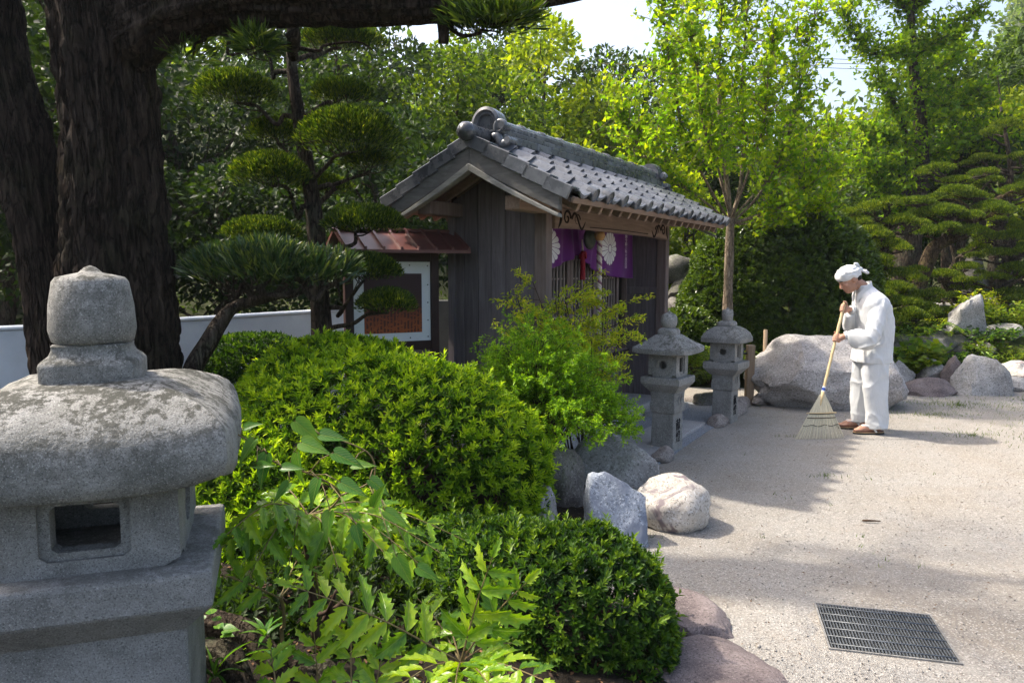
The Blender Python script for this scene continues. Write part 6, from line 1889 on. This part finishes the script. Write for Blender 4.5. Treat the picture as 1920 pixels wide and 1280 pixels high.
# far wooded hillside, one mass
HP = []
for _ in range(26000):
    x = rng.uniform(-70, 150); y = rng.uniform(26, 150)
    if abs(x) > y * .85 + 4 or (x < y * .5 and rng.random() < .6): continue
    HP.append((x, y, land_h(x, y)))
HP = np.array(HP); n = len(HP)
bl = rng.integers(0, n, 2400)
C = HP[bl]; k = 26
P_ = (C[:, None, :] + rng.normal(0, 1, (len(C), k, 3)) * np.array([1.1, 1.1, .8]) + np.array([0, 0, 1.8]) + rng.uniform(0, 1.6, (len(C), 1, 1)) * np.array([0, 0, 1])).reshape(-1, 3)
D_ = unit(rng.normal(size=P_.shape) + np.array([0, 0, .4])); sz = .35 + P_[:, 1] * .004
f = foliage('hillside_forest', P_, D_, sz * rng.uniform(.7, 1.3, len(P_)), sz * .65, 'forest_mid', 'diamond', None, .9)
tag(f, 'dense green forest covering the far hillside', 'forest', kind='stuff')
# undergrowth at the forest edge
P_ = np.stack([rng.uniform(-11, 15, 15000), rng.uniform(10.5, 17, 15000), np.zeros(15000)], 1)
P_ = P_[~((P_[:, 0] > 2.2) & (P_[:, 1] < 14.5)) & (P_[:, 0] > -1.6 - .75 * (P_[:, 1] - 9))| (P_[:, 1] > 15.5)]
P_[:, 2] = np.array([land_h(x, y) for x, y in P_[:, :2]]) + rng.random(len(P_)) ** 2 * 1.1
f = foliage('undergrowth', P_, unit(rng.normal(size=P_.shape) + np.array([0, 0, .6])), rng.uniform(.09, .16, len(P_)), rng.uniform(.04, .07, len(P_)), 'forest_dark', 'diamond', None, .8)
tag(f, 'dark leafy undergrowth along the forest edge', 'undergrowth', kind='stuff')

# ------------------------------------------------------------------ cloud-pruned pines of the rockery
def cloud_pine(label, base, path, pads, r0, seed, bark='bark'):
    niwaki('cloud_pruned_pine', label, 'tree', [base] + path, list(np.linspace(r0, r0 * .35, len(path) + 1)), pads, 'pine', .052, .012, 6000, bark, 'cloud pruned pines of the rockery', 'diamond', .022, seed, True)
def pads_from(lst, Y):
    out = []
    for p, w, h in lst:
        r = w / 1400 * Y / 2
        out.append((p, r * .78, r * .62, h / 1400 * Y * .72))
        for k in range(2):
            a = rng.uniform(0, 2 * pi)
            out.append(((p[0] + math.cos(a) * r * rng.uniform(.7, 1.2), p[1] + math.sin(a) * r * .8, p[2] + rng.uniform(-.14, .10)), r * rng.uniform(.3, .5), r * rng.uniform(.3, .45), h / 1400 * Y * .5))
    return out
cloud_pine('cloud pruned pine just right of the dark camellia dome', (6.08, 12.2, 0.4), [(6.09, 12.2, 1.1), (5.98, 12.2, 1.62), (6.11, 12.2, 2.14), (5.98, 12.2, 2.65)],
           pads_from([((5.85, 12.2, 2.52), 90, 22), ((6.19, 12, 2.3), 80, 20), ((5.74, 12.1, 2.13), 80, 22), ((6, 12, 1.92), 90, 22), ((5.8, 12.1, 1.71), 80, 22), ((6.18, 11.9, 1.45), 90, 22), ((5.86, 12, 1.24), 100, 24), ((5.7, 12.4, 2.32), 60, 18), ((6.33, 11.8, 1.12), 80, 20)], 12.2), .07, 11)
cloud_pine('leaning mossy trunked pine over the standing stone', (6.59, 12.6, 0.64), [(6.79, 12.6, 1.13), (6.94, 12.6, 1.62), (7.08, 12.6, 1.94), (7.36, 12.6, 2.11), (7.68, 12.7, 2.34), (8.04, 12.8, 2.61), (8.3, 12.8, 2.79)],
           pads_from([((7.16, 12.6, 2.47), 120, 26), ((7.55, 12.4, 2.15), 80, 22), ((6.85, 12.4, 2.15), 80, 20), ((8.07, 12.7, 2.56), 90, 24), ((7.54, 12.9, 2.85), 90, 22), ((6.81, 12.7, 2.65), 80, 20), ((8.52, 12.8, 2.84), 80, 22)], 12.6), .15, 12, 'bark_moss')
cloud_pine('tall pale stemmed pine with one high flat pad at the right edge', (9.22, 14.2, 1.03), [(9.1, 14.2, 1.63), (9.2, 14.2, 2.23), (9.31, 14.2, 2.83), (9.32, 14.2, 3.42), (9.18, 14.2, 4.1)],
           pads_from([((9.2, 14.2, 4.2), 70, 22), ((9.41, 14.2, 3.61), 60, 16), ((8.89, 14.2, 3.17), 70, 18), ((9.54, 14.2, 3.12), 60, 16), ((8.89, 14.4, 3.64), 60, 14), ((8.98, 14.2, 2.53), 70, 18), ((9.48, 14.1, 2.32), 70, 18)], 14.2), .10, 13)
cloud_pine('low dark pine with stacked pads at the right edge of the rockery', (8.45, 12.8, 0.35), [(8.47, 12.8, 0.81), (8.35, 12.8, 1.26), (8.5, 12.8, 1.72), (8.52, 12.8, 2.17)],
           pads_from([((8.52, 12.8, 2.08), 90, 22), ((8.2, 12.7, 1.8), 80, 18), ((8.51, 12.6, 1.54), 90, 22), ((8.18, 12.7, 1.4), 70, 16), ((8.45, 12.6, 1.13), 90, 20), ((8.78, 12.9, 1.9), 70, 18)], 12.8), .09, 14)
cloud_pine('slender pine with flat pads standing before the grey trunks', (7.96, 13.4, 0.67), [(7.92, 13.4, 1.06), (7.73, 13.4, 1.39), (7.9, 13.4, 1.72), (7.8, 13.4, 2.19), (8, 13.5, 2.67), (7.93, 13.5, 3.14)],
           pads_from([((7.93, 13.5, 3.09), 80, 18), ((8.22, 13.4, 2.8), 70, 16), ((7.61, 13.2, 1.44), 80, 18), ((8.06, 13.3, 1.58), 70, 16), ((8.05, 13.2, 1.21), 80, 18), ((7.42, 13.2, 1.06), 80, 18), ((8.35, 13.5, 3.23), 70, 16), ((7.64, 13.6, 3.34), 70, 16), ((8.25, 13.3, 1.91), 60, 15)], 13.4), .06, 15)
cloud_pine('small pine with rounded pads behind the person', (6.33, 11.6, 0.46), [(6.24, 11.6, 0.88), (6.17, 11.6, 1.13)],
           pads_from([((6, 11.5, 1.01), 100, 24), ((6.37, 11.5, 0.88), 80, 20), ((6.04, 11.4, 0.81), 110, 24), ((5.95, 11.6, 1.25), 80, 22)], 11.6), .06, 16)
# ------------------------------------------------------------------ rockery planting
def tuft(name, label, p, n, h, spread, mat, L, W, cat='plant', group=None, shape='oval', flat=.4):
    s = empty(name, p); tag(s, label, cat, group); st = MB(); pos, dr = [], []
    for i in range(n):
        a = rng.uniform(0, 2 * pi); e = np.array([math.cos(a) * spread * rng.random() ** .5, math.sin(a) * spread * rng.random() ** .5, h * rng.uniform(.4, 1)])
        w = wander((0, 0, -.05), e, 3, .02, 1000 + i); tube_np(st, w, .006, .002, 4)
        for k in range(3, len(w)):
            for z in range(3): pos.append(w[k] + rng.normal(0, .02, 3)); dr.append((w[k] - w[k - 1]) / (np.linalg.norm(w[k] - w[k - 1]) + 1e-9) * .5 + rand_unit(1)[0] * .8)
    pos = np.array(pos); dr = np.array(dr); m = len(pos); dr[:, 2] *= flat
    foliage('foliage', pos, unit(dr), rng.uniform(.7, 1.2, m) * L, rng.uniform(.8, 1.2, m) * W, mat, shape, s, 1.0)
    st.build('stem', M['stem_dark'], s)['kind'] = 'stuff'
def fern(label, p, n, ln, group=None):
    s = empty('fern', p); tag(s, label, 'fern', group); st = MB(); pos, dr = [], []
    for i in range(n):
        a = 2 * pi * i / n + rng.uniform(-.3, .3); l = ln * rng.uniform(.7, 1.1)
        w = smooth_path([(0, 0, 0), (math.cos(a) * l * .5, math.sin(a) * l * .5, l * .55), (math.cos(a) * l, math.sin(a) * l, l * .35)], 22); tube_np(st, w[::3], .003, .001, 4)
        for k in range(4, 22):
            t = w[k] - w[k - 1]; t /= np.linalg.norm(t); sd_ = np.cross(t, (0, 0, 1)); sd_ /= np.linalg.norm(sd_)
            for q in (-1, 1): pos.append(w[k]); dr.append(sd_ * q + t * .35)
    pos = np.array(pos); dr = np.array(dr); m = len(pos)
    foliage('frond', pos, dr, ln * .22 * np.tile(np.repeat(np.linspace(1, .25, 18), 2), n), ln * .06, 'fern', 'diamond', s, 2.0)
    st.build('stem', M['stem_dark'], s)['kind'] = 'stuff'
tuft('broadleaf_plant', 'yellow green broad leaved plant behind the person', (5.53, 10.2, 0.15), 46, .42, .40, 'fern', .11, .085)
tuft('leafy_shrub', 'pale leaved shrub in front of the standing stone', (8.04, 12.9, 0.61), 55, .62, .55, 'nandina', .08, .03)
tuft('golden_shrub', 'low golden brown shrub beside the flat slab stone', (7.67, 12.9, 0.61), 45, .30, .6, 'nandina', .06, .025)
tuft('rockery_shrub', 'spreading bright green shrub at the right edge of the rockery', (7.95, 12, 0.68), 70, .42, .75, 'fern', .08, .03)
tuft('rockery_shrub', 'low bright green juniper beside the right boulder', (7.31, 10.8, 0.23), 60, .26, .6, 'fern', .06, .015)
tuft('rockery_shrub', 'dark leafy plants in the hollow behind the flat stones', (6.34, 10.6, 0.17), 45, .28, .55, 'azalea_dark', .08, .03)
tuft('rockery_shrub', 'small bright plant beside the tan stone', (6.77, 10.8, 0.34), 20, .22, .2, 'fern', .06, .02)
tuft('rockery_shrub', 'dark green groundcover below the leaning pine', (6.02, 11.5, 0.47), 60, .30, .7, 'azalea_dark', .08, .03)
tuft('rockery_shrub', 'mossy clump under the leaning stone', (7.06, 11, 0.52), 40, .20, .5, 'azalea_dark', .06, .03)
fern('arching fern on the brown ledge stone', (6.23, 11.2, 0.5), 11, .50)
fern('golden fern beside the broad leaved plant', (5.79, 10.9, 0.41), 9, .42)
fern('fern beneath the tall leaning stone', (6.61, 11.3, 0.49), 9, .38)
for i, (p, l) in enumerate([((2.11, 8.6, 0.38), .42), ((2.32, 8.9, 0.4), .45), ((1.96, 8.3, 0.48), .36), ((2.75, 9, 0.39), .34), ((2.27, 8.5, 0.27), .3)]):
    fern(['fern growing between the two small lanterns', 'taller fern behind the two small lanterns', 'fern beside the shrine corner', 'fern behind the tap post', 'small fern at the kerb stone'][i], p, 11, l)
# grass wisps on the yard
def blades(name, label, pts, h, parent=None):
    n = len(pts); d = rng.normal(0, .45, (n, 3)); d[:, 2] = 1
    f = foliage(name, pts, unit(d), rng.uniform(.5, 1.2, n) * h, .0035 + h * .03, 'grass', 'needle', parent, .0)
    tag(f, label, 'grass', kind='stuff'); return f
pts = []
for cx, cy, r, k in [(5.2, 8.6, .9, 900), (4.6, 8.0, .5, 380), (6.0, 8.0, .8, 500), (5.4, 7.4, .6, 320), (4.4, 7.0, .35, 160), (6.4, 8.9, .8, 600), (4.9, 6.7, .4, 90), (2.4, 5.6, .12, 40), (2.6, 6.9, .1, 30)]:
    a = rng.uniform(0, 2 * pi, k); q = np.abs(rng.normal(0, .6, k)) * r
    pts.append(np.stack([cx + np.cos(a) * q * 1.6, cy + np.sin(a) * q * .6, np.full(k, .004)], 1))
for k in range(60):
    y = 2.4 + 6 * rng.random(); x = bed_x(y) + .05 + rng.random() ** 2 * (y * .68 - .4)
    if not in_grate(x, y): pts.append(np.array([x, y, .004]) + rng.normal(0, .012, (4, 3)) * np.array([1, 1, 0]))
blades('grass_wisps', 'thin grass wisps sprouting from the gravel yard', np.concatenate(pts), .042)
# fallen leaves
n = 1900; x = rng.uniform(-.9, 6.0, n); y = 2.3 + 6 * rng.random(n) ** 1.4
ok = np.array([abs(a) < .75 * b and not in_grate(a, b) for a, b in zip(x, y)]); x, y = x[ok], y[ok]
z = np.array([max(bed_h(a, b) if a < bed_x(b) else -1, yard_h(a, b)) + .006 for a, b in zip(x, y)])
d = rng.normal(size=(len(x), 3)); d[:, 2] *= .15
f = foliage('fallen_leaves', np.stack([x, y, z], 1), unit(d), rng.uniform(.006, .024, len(x)), rng.uniform(.003, .009, len(x)), 'litter', 'diamond', None, 2.5)
tag(f, 'small dry leaves and twigs fallen on the ground', 'leaf litter', kind='stuff')
n = 9500; x = rng.uniform(-5.8, .9, n); y = rng.uniform(1.6, 6.0, n); ok = np.array([a < bed_x(b) + .05 for a, b in zip(x, y)]); x, y = x[ok], y[ok]
z = np.array([bed_h(a, b) + .006 for a, b in zip(x, y)]); d = rng.normal(size=(len(x), 3)); d[:, 2] *= .25
f = foliage('leaf_mulch', np.stack([x, y, z], 1), unit(d), rng.uniform(.015, .045, len(x)), rng.uniform(.006, .018, len(x)), 'litter', 'diamond', None, 2)
tag(f, 'brown leaf mulch under the shrubs of the planted bed', 'leaf litter', kind='stuff')
# stick lying on the yard
tag(MB().tube(smooth_path([(2.20, 4.56, .012), (2.25, 4.545, .016), (2.31, 4.55, .012)], 8), [.006, .008, .008, .007, .006, .005, .004, .003], 6).build('fallen_twig', M['twig'], None, smooth=True), 'short dark twig lying on the gravel', 'twig')

# ------------------------------------------------------------------ mahonia in the foreground
def leaflet_mesh(L, W, teeth=3, droop=.10, seed=0):
    r = random.Random(seed); out = [(0, 0), (.10, .22)]
    spots = ([.34, .60, .82] if teeth == 3 else [.26, .46, .66, .84])
    for q in spots:
        w = .50 * math.sin(pi * (q * .80 + .16)) ** .8
        out += [(q - .09, w * .86), (q + .055, w * 1.12 + .05), (q + .05, w * .72)]
    out += [(.95, .05), (1.06, 0)]
    def z(x, y): return (-droop * x * x + .42 * abs(y) - .35 * y * y + .05 * math.sin(x * 14) * abs(y)) * L
    mid = [(q, 0) for q in (0.0, .2, .4, .6, .8, 1.0)]
    V = []; F = []
    for s in (1, -1):
        e = [(x + r.uniform(-.02, .02) * (0 < y), y * r.uniform(.9, 1.08)) for x, y in out]
        b = len(V)
        for x, y in e: V.append((x * L, s * y * W, z(x, y * W / L)))
        c = len(V)
        for x, y in mid: V.append((x * L, 0, z(x, 0)))
        # stitch outline to midrib
        ei, mi = 0, 0
        while ei < len(e) - 1 or mi < len(mid) - 1:
            if mi == len(mid) - 1 or (ei < len(e) - 1 and e[ei + 1][0] <= mid[mi + 1][0] + .05):
                t = (b + ei, b + ei + 1, c + mi); ei += 1
            else:
                t = (b + ei, c + mi + 1, c + mi); mi += 1
            if V[t[0]] != V[t[1]] and V[t[1]] != V[t[2]] and V[t[0]] != V[t[2]]: F.append(t if s > 0 else tuple(reversed(t)))
    me = bpy.data.meshes.new('leaf'); me.from_pydata(V, [], F)
    bm = bmesh.new(); bm.from_mesh(me); bmesh.ops.remove_doubles(bm, verts=bm.verts, dist=1e-5); bm.to_mesh(me); bm.free()
    me.polygons.foreach_set('use_smooth', [True] * len(me.polygons))
    at = me.attributes.new('rnd', 'FLOAT', 'FACE'); at.data.foreach_set('value', [.5] * len(me.polygons))
    return me
LM = []
for s in range(6):
    m = leaflet_mesh(1.0, .80, 3 if s % 2 else 4, .18 + .12 * (s % 3), s); m.materials.append(M['mahonia']); LM.append(m)
def frond(parent, off, p0, p1, pairs, ll, sag=.03, nrm=(0, -.35, 1), start=.22, hang=.0, lean=.75):
    p0 = np.array(p0) - off; p1 = np.array(p1) - off; ln = np.linalg.norm(p1 - p0)
    mid = (p0 + p1) / 2 + np.array([0, 0, sag]); w = smooth_path([p0, mid, p1], 30)
    mb = MB(); tube_np(mb, w, .0032, .0012, 5); mb.build('stem', M['stem'], parent, smooth=True)
    pairs = pairs
    for i in range(pairs + 1):
        q = start + (1 - start) * i / pairs; k = min(28, int(q * 29)); p = w[k]; t = Vector(w[k + 1] - w[k]).normalized()
        N = Vector(nrm).normalized(); N = (N - t * N.dot(t)).normalized(); S = N.cross(t)
        sc = ll * (1.0 - .45 * max(0, q - .6) / .4) * rng.uniform(.85, 1.1)
        for s in ((-1, 1) if i < pairs else (0,)):
            d = (t * lean + S * s + Vector((0, 0, -hang)) + Vector(rng.normal(0, .12, 3))).normalized() if s else t
            Mx = Matrix.Translation(Vector(p)) @ frame(d, N + Vector(rng.normal(0, .18, 3)))
            o = ob('leaf', LM[int(rng.integers(0, 6))], parent, matrix=Mx @ Matrix.Diagonal((sc, sc * rng.uniform(.42, .52), sc, 1)))
mh1 = empty('mahonia', (-0.7, 2.55, 0.38)); tag(mh1, 'spiny leaved mahonia with drooping fronds in front of the azalea hedge', 'shrub', 'mahonias')
f1 = np.array(mh1.location)
m = MB(); tube_np(m, wander((0, 0, -.1), np.array((-0.67, 2.35, 0.75)) - f1, 5, .015, 71), .016, .010, 8, .2)
tube_np(m, wander((.03, .02, -.05), np.array((-0.56, 2.5, 0.46)) - f1, 4, .01, 72), .014, .010, 8, .2); tube_np(m, wander((.0, .0, -.05), np.array((-0.61, 2.5, 0.47)) - f1, 4, .01, 73), .011, .006, 8, .2)
m.build('trunk', M['stem_dark'], mh1, smooth=True)
hub = (-0.65, 2.32, 0.8)
for e, pr, ll, hg in [((-0.87, 2.05, 0.75), 6, .112, .55), ((-0.82, 2.2, 0.81), 4, .104, .35), ((-0.37, 2.1, 0.76), 5, .120, .6), ((-0.25, 2.1, 0.71), 6, .110, .5), ((-0.14, 2.25, 0.74), 6, .091, .15), ((-0.49, 2.05, 0.72), 4, .104, .6), ((-0.35, 2.4, 0.74), 5, .098, .2), ((-0.65, 2.1, 0.72), 4, .098, .6), ((-0.5, 2.5, 0.75), 4, .098, .1), ((-0.84, 2.5, 0.8), 4, .098, .1), ((-0.77, 1.95, 0.87), 6, .10, .5), ((-0.73, 2, 0.73), 5, .095, .5), ((-0.21, 2.15, 0.74), 6, .095, .4)]:
    frond(mh1, f1, hub, e, pr, ll, .06, hang=hg)
mh2 = empty('mahonia', (-0.16, 2.1, 0.28)); tag(mh2, 'bright green spiny mahonia at the bottom edge with upright fronds', 'shrub', 'mahonias')
f2 = np.array(mh2.location); hub2 = (-0.14, 1.95, 0.51)
m = MB(); tube_np(m, wander((0, 0, -.1), np.array(hub2) - f2, 4, .01, 75), .012, .008, 8, .2); m.build('trunk', M['stem_dark'], mh2, smooth=True)
for e, pr, ll, hg, nr in [((-0.05, 1.9, 0.83), 4, .100, .0, (-.2, -1, .5)), ((0.04, 1.9, 0.76), 5, .100, .0, (.1, -1, .5)), ((-0.58, 1.88, 0.76), 7, .104, .25, (0, -.8, .8)), ((0.08, 1.72, 0.59), 5, .095, .1, (0, -.6, 1)), ((-0.27, 1.7, 0.59), 4, .098, .1, (0, -.7, 1)), ((-0.04, 1.62, 0.62), 4, .098, .1, (0, -.7, 1)), ((-0.2, 2.1, 0.56), 3, .091, .1, (0, -.9, .6)), ((-0.29, 2.2, 0.58), 4, .091, .2, (0, -.9, .6)), ((-0.13, 1.6, 0.63), 4, .095, .1, (0, -.7, 1)), ((0, 2, 0.54), 4, .085, .1, (0, -.8, .8))]:
    frond(mh2, f2, hub2, e, pr, ll, .02, nr, .25, hg, .55)
mh3 = empty('mahonia', (-0.74, 2.3, 0.48)); tag(mh3, 'small mahonia seedling leaning over the stone lantern base', 'shrub', 'mahonias')
f3 = np.array(mh3.location)
for e, pr, ll in [((-0.91, 1.98, 0.77), 4, .091), ((-0.64, 2.4, 0.6), 3, .061), ((-0.7, 2.45, 0.64), 3, .061)]:
    frond(mh3, f3, (-0.71, 2.2, 0.58), e, pr, ll, .015, (0, -.8, .8), .25, .1)
m = MB(); tube_np(m, wander((0, 0, -.1), np.array((-0.71, 2.2, 0.58)) - f3, 4, .01, 76), .007, .005, 6); m.build('trunk', M['stem'], mh3)
mh4 = empty('mahonia', (-0.55, 2.1, 0.28)); tag(mh4, 'dark green mahonia shoots rising from the bottom edge', 'shrub', 'mahonias')
f4 = np.array(mh4.location)
for a, e, pr, ll in [((-0.53, 1.95, 0.39), (-0.54, 1.95, 0.6), 3, .098), ((-0.43, 1.9, 0.43), (-0.45, 2, 0.59), 3, .104), ((-0.61, 1.85, 0.45), (-0.66, 1.95, 0.55), 3, .085), ((-0.37, 1.9, 0.43), (-0.35, 1.95, 0.55), 3, .098)]:
    frond(mh4, f4, a, e, pr, ll, .01, (0, -1, .5), .3, .0, .6)
# heart-leaved climber over the mahonia
def heart_mesh():
    out = [(0.03, 0), (-.04, .14), (.0, .30), (.12, .42), (.30, .42), (.55, .28), (.8, .11), (1.0, 0)]
    V, F = [], []
    def z(x, y): return -.16 * x * x + .32 * abs(y) - .25 * y * y
    for s in (1, -1):
        b = len(V)
        for x, y in out: V.append((x, s * y, z(x, y)))
        c = len(V); mid = [.06, .2, .4, .6, .8, 1.0]
        for x in mid: V.append((x, 0, z(x, 0)))
        tri = [(0, 1, 2), (0, 2, 3), (0, 3, c - b + 1), (3, 4, c - b + 2), (3, c - b + 2, c - b + 1), (4, 5, c - b + 3), (4, c - b + 3, c - b + 2), (5, 6, c - b + 4), (5, c - b + 4, c - b + 3), (6, 7, c - b + 4)]
        F += [tuple(b + i for i in (t if s > 0 else reversed(t))) for t in tri]
    me = bpy.data.meshes.new('leaf'); me.from_pydata(V, [], F)
    bm = bmesh.new(); bm.from_mesh(me); bmesh.ops.remove_doubles(bm, verts=bm.verts, dist=1e-5); bm.to_mesh(me); bm.free()
    me.polygons.foreach_set('use_smooth', [True] * len(me.polygons))
    at = me.attributes.new('rnd', 'FLOAT', 'FACE'); at.data.foreach_set('value', [.5] * len(me.polygons))
    me.materials.append(M['vine']); return me
HM = heart_mesh()
vn = empty('climbing_vine', (-0.67, 2.5, 0.44)); tag(vn, 'climbing vine with large heart shaped leaves over the mahonia', 'vine')
vo = np.array(vn.location)
vp = [np.array(p) - vo for p in ((-0.67, 2.5, 0.44), (-0.63, 2.3, 0.75), (-0.52, 2.2, 0.9), (-0.57, 2.1, 0.99), (-0.66, 2.05, 1.04), (-0.71, 2, 1.11), (-0.79, 1.95, 1.18))]
m = MB(); tube_np(m, smooth_path(vp, 40), .004, .002, 5)
vp2 = [np.array(p) - vo for p in ((-0.52, 2.2, 0.9), (-0.42, 2.2, 0.95), (-0.43, 2.2, 1.03), (-0.54, 2.2, 1.08), (-0.62, 2.15, 1.12))]
tube_np(m, smooth_path(vp2, 30), .003, .002, 5)
VL = [((-0.79, 1.93, 1.2), (.35, -.1, -.25), .085), ((-0.7, 2, 1.12), (-.3, -.5, -.55), .085), ((-0.67, 2, 1.08), (-.1, -.5, -1), .10), ((-0.6, 2.05, 1.07), (.2, -.5, -1), .095), ((-0.62, 2.1, 1.15), (.55, -.1, -.4), .105), ((-0.55, 2.1, 1.11), (1, -.2, -.1), .09),
      ((-0.59, 2.05, 1.1), (.8, -.3, -.2), .10), ((-0.5, 2.05, 1.07), (1, -.3, -.35), .10), ((-0.63, 2, 1.04), (1, -.3, .1), .07), ((-0.53, 2, 1.01), (-.2, -.5, -.8), .085), ((-0.47, 2, 1), (.9, -.4, -.3), .09), ((-0.38, 2, 0.93), (.4, -.3, .9), .085), ((-0.35, 2, 0.92), (1, -.4, -.5), .09), ((-0.41, 2.1, 0.98), (.8, -.3, -.5), .08), ((-0.46, 2.1, 1.02), (.9, -.2, .1), .075), ((-0.32, 2, 0.79), (.6, -.4, -.9), .10), ((-0.68, 1.95, 1.06), (1, -.4, .15), .06), ((-0.73, 2, 1.15), (.8, -.2, .3), .06), ((-0.61, 2, 1), (-.4, -.4, -.5), .07), ((-0.5, 2, 0.92), (-.1, -.5, -1), .085), ((-0.43, 2, 0.88), (.3, -.5, -.9), .08), ((-0.27, 2.05, 0.74), (.9, -.3, -.4), .08)]
vpts = np.concatenate([smooth_path(vp, 60), smooth_path(vp2, 40)])
for p, d, l in VL:
    b = np.array(p) - vo; near = vpts[np.argmin(np.linalg.norm(vpts - b, axis=1))]
    tube_np(m, np.array([near, (near + b) / 2 + np.array([0, 0, .012]), b]), .0018, .0014, 4)
    ob('leaf', HM, vn, matrix=Matrix.Translation(Vector(b)) @ frame(d, (rng.normal(0, .3), -.8, .75)) @ Matrix.Diagonal((l, l * rng.uniform(.46, .58), l, 1)))
m.build('stem', M['stem'], vn, smooth=True)
# roots and small plants at the foot of the lantern
rt = empty('tree_root', (-1, 2.4, 0.38)); tag(rt, 'gnarled grey brown roots on the soil beside the large lantern', 'root')
ro = np.array(rt.location)
for i, (a, b, r0) in enumerate([((-1.09, 2.5, 0.44), (-0.69, 2.3, 0.27), .045), ((-1.02, 2.35, 0.38), (-0.79, 2.15, 0.32), .05), ((-0.72, 2.4, 0.31), (-0.5, 2.2, 0.27), .035)]):
    a, b = np.array(a) - ro, np.array(b) - ro
    tk = bark_trunk([tuple(a - np.array([.1, 0, .06])), tuple((a * .6 + b * .4)), tuple((a * .3 + b * .7) + np.array([0, 0, -.01])), tuple(b - np.array([0, 0, .05]))], [r0 * .9, r0, r0 * .85, r0 * .5], 28, 60, .18, 6, i * 3.0)
    tk.build('root', M['bark'], rt, smooth=True)
def rosette(label, p, n, L, W, mat, shape, cat='plant'):
    s = empty('small_plant', p); tag(s, label, cat)
    for i in range(n):
        a = rng.uniform(0, 2 * pi); e = rng.uniform(.2, 1.0); l = L * rng.uniform(.6, 1.2)
        d = (math.cos(a) * math.cos(e), math.sin(a) * math.cos(e), math.sin(e))
        if shape == 'heart': me = HM; mx = Matrix.Translation(Vector((d[0] * .05, d[1] * .05, .02 + rng.random() * .06))) @ frame((d[0], d[1], .1), (0, -.3, 1)) @ Matrix.Diagonal((l, l, l, 1))
        else: me = STRAP; mx = frame(d, (0, 0, 1)) @ Matrix.Diagonal((l, W, l, 1))
        ob('leaf', me, s, matrix=mx)
V = []; F = []
for i in range(7):
    q = i / 6; w = .5 * math.sin(pi * min(1, .12 + q * .88)) ; zz = .35 * q - .55 * q * q
    V += [(q, w, zz + .03), (q, 0, zz), (q, -w, zz + .03)]
    if i: F += [(3 * i - 3, 3 * i - 2, 3 * i + 1, 3 * i), (3 * i - 2, 3 * i - 1, 3 * i + 2, 3 * i + 1)]
STRAP = bpy.data.meshes.new('leaf'); STRAP.from_pydata(V, [], F); STRAP.polygons.foreach_set('use_smooth', [True] * len(F)); STRAP.materials.append(M['vine'])
at = STRAP.attributes.new('rnd', 'FLOAT', 'FACE'); at.data.foreach_set('value', [.4] * len(F))
rosette('round leaved seedling beside the large lantern base', (-0.96, 2.3, 0.39), 9, .045, .03, 'vine', 'heart')
rosette('grassy tuft with arching blades beside the roots', (-0.92, 2.2, 0.32), 14, .17, .010, 'vine', 'strap')
rosette('small upright herb between the roots', (-0.81, 2.35, 0.38), 11, .09, .016, 'vine', 'strap')
rosette('small herb with narrow leaves under the mahonia', (-0.72, 2.2, 0.38), 10, .09, .018, 'vine', 'strap')
rosette('little herb at the very bottom edge', (-0.45, 2.2, 0.27), 10, .09, .018, 'vine', 'strap')
# ------------------------------------------------------------------ overhead cables
for i, (a, b) in enumerate([((17.43, 60, 18.52), (34.89, 60, 17.99)), ((17.44, 60, 18.19), (34.91, 60, 17.67)), ((17.45, 60, 17.79), (34.93, 60, 17.35))]):
    a, b = np.array(a), np.array(b)
    pts = [tuple(a + (b - a) * q + np.array([0, 0, -1.2 * 4 * q * (1 - q) * .35])) for q in np.linspace(0, 1, 25)]
    tag(MB().tube(pts, .022, 5).build('overhead_cable', M['wire'], None, smooth=True), ['highest thin cable crossing the sky gap', 'middle thin cable crossing the sky gap', 'lowest thin cable crossing the sky gap'][i], 'cable', 'overhead cables')

# ------------------------------------------------------------------ summer haze
hm = NT('haze'); pv = hm.node('ShaderNodeVolumePrincipled')
pv.inputs['Color'].default_value = (.86, .93, 1, 1); pv.inputs['Density'].default_value = .0006; pv.inputs['Anisotropy'].default_value = .2
hm.l.new(pv.outputs[0], hm.out.inputs['Volume'])
hz = MB().bx(-140, 345, -16, 360, -14, 98).build('haze', hm.m)
tag(hz, 'thin pale summer haze filling the valley air', 'haze', kind='stuff')
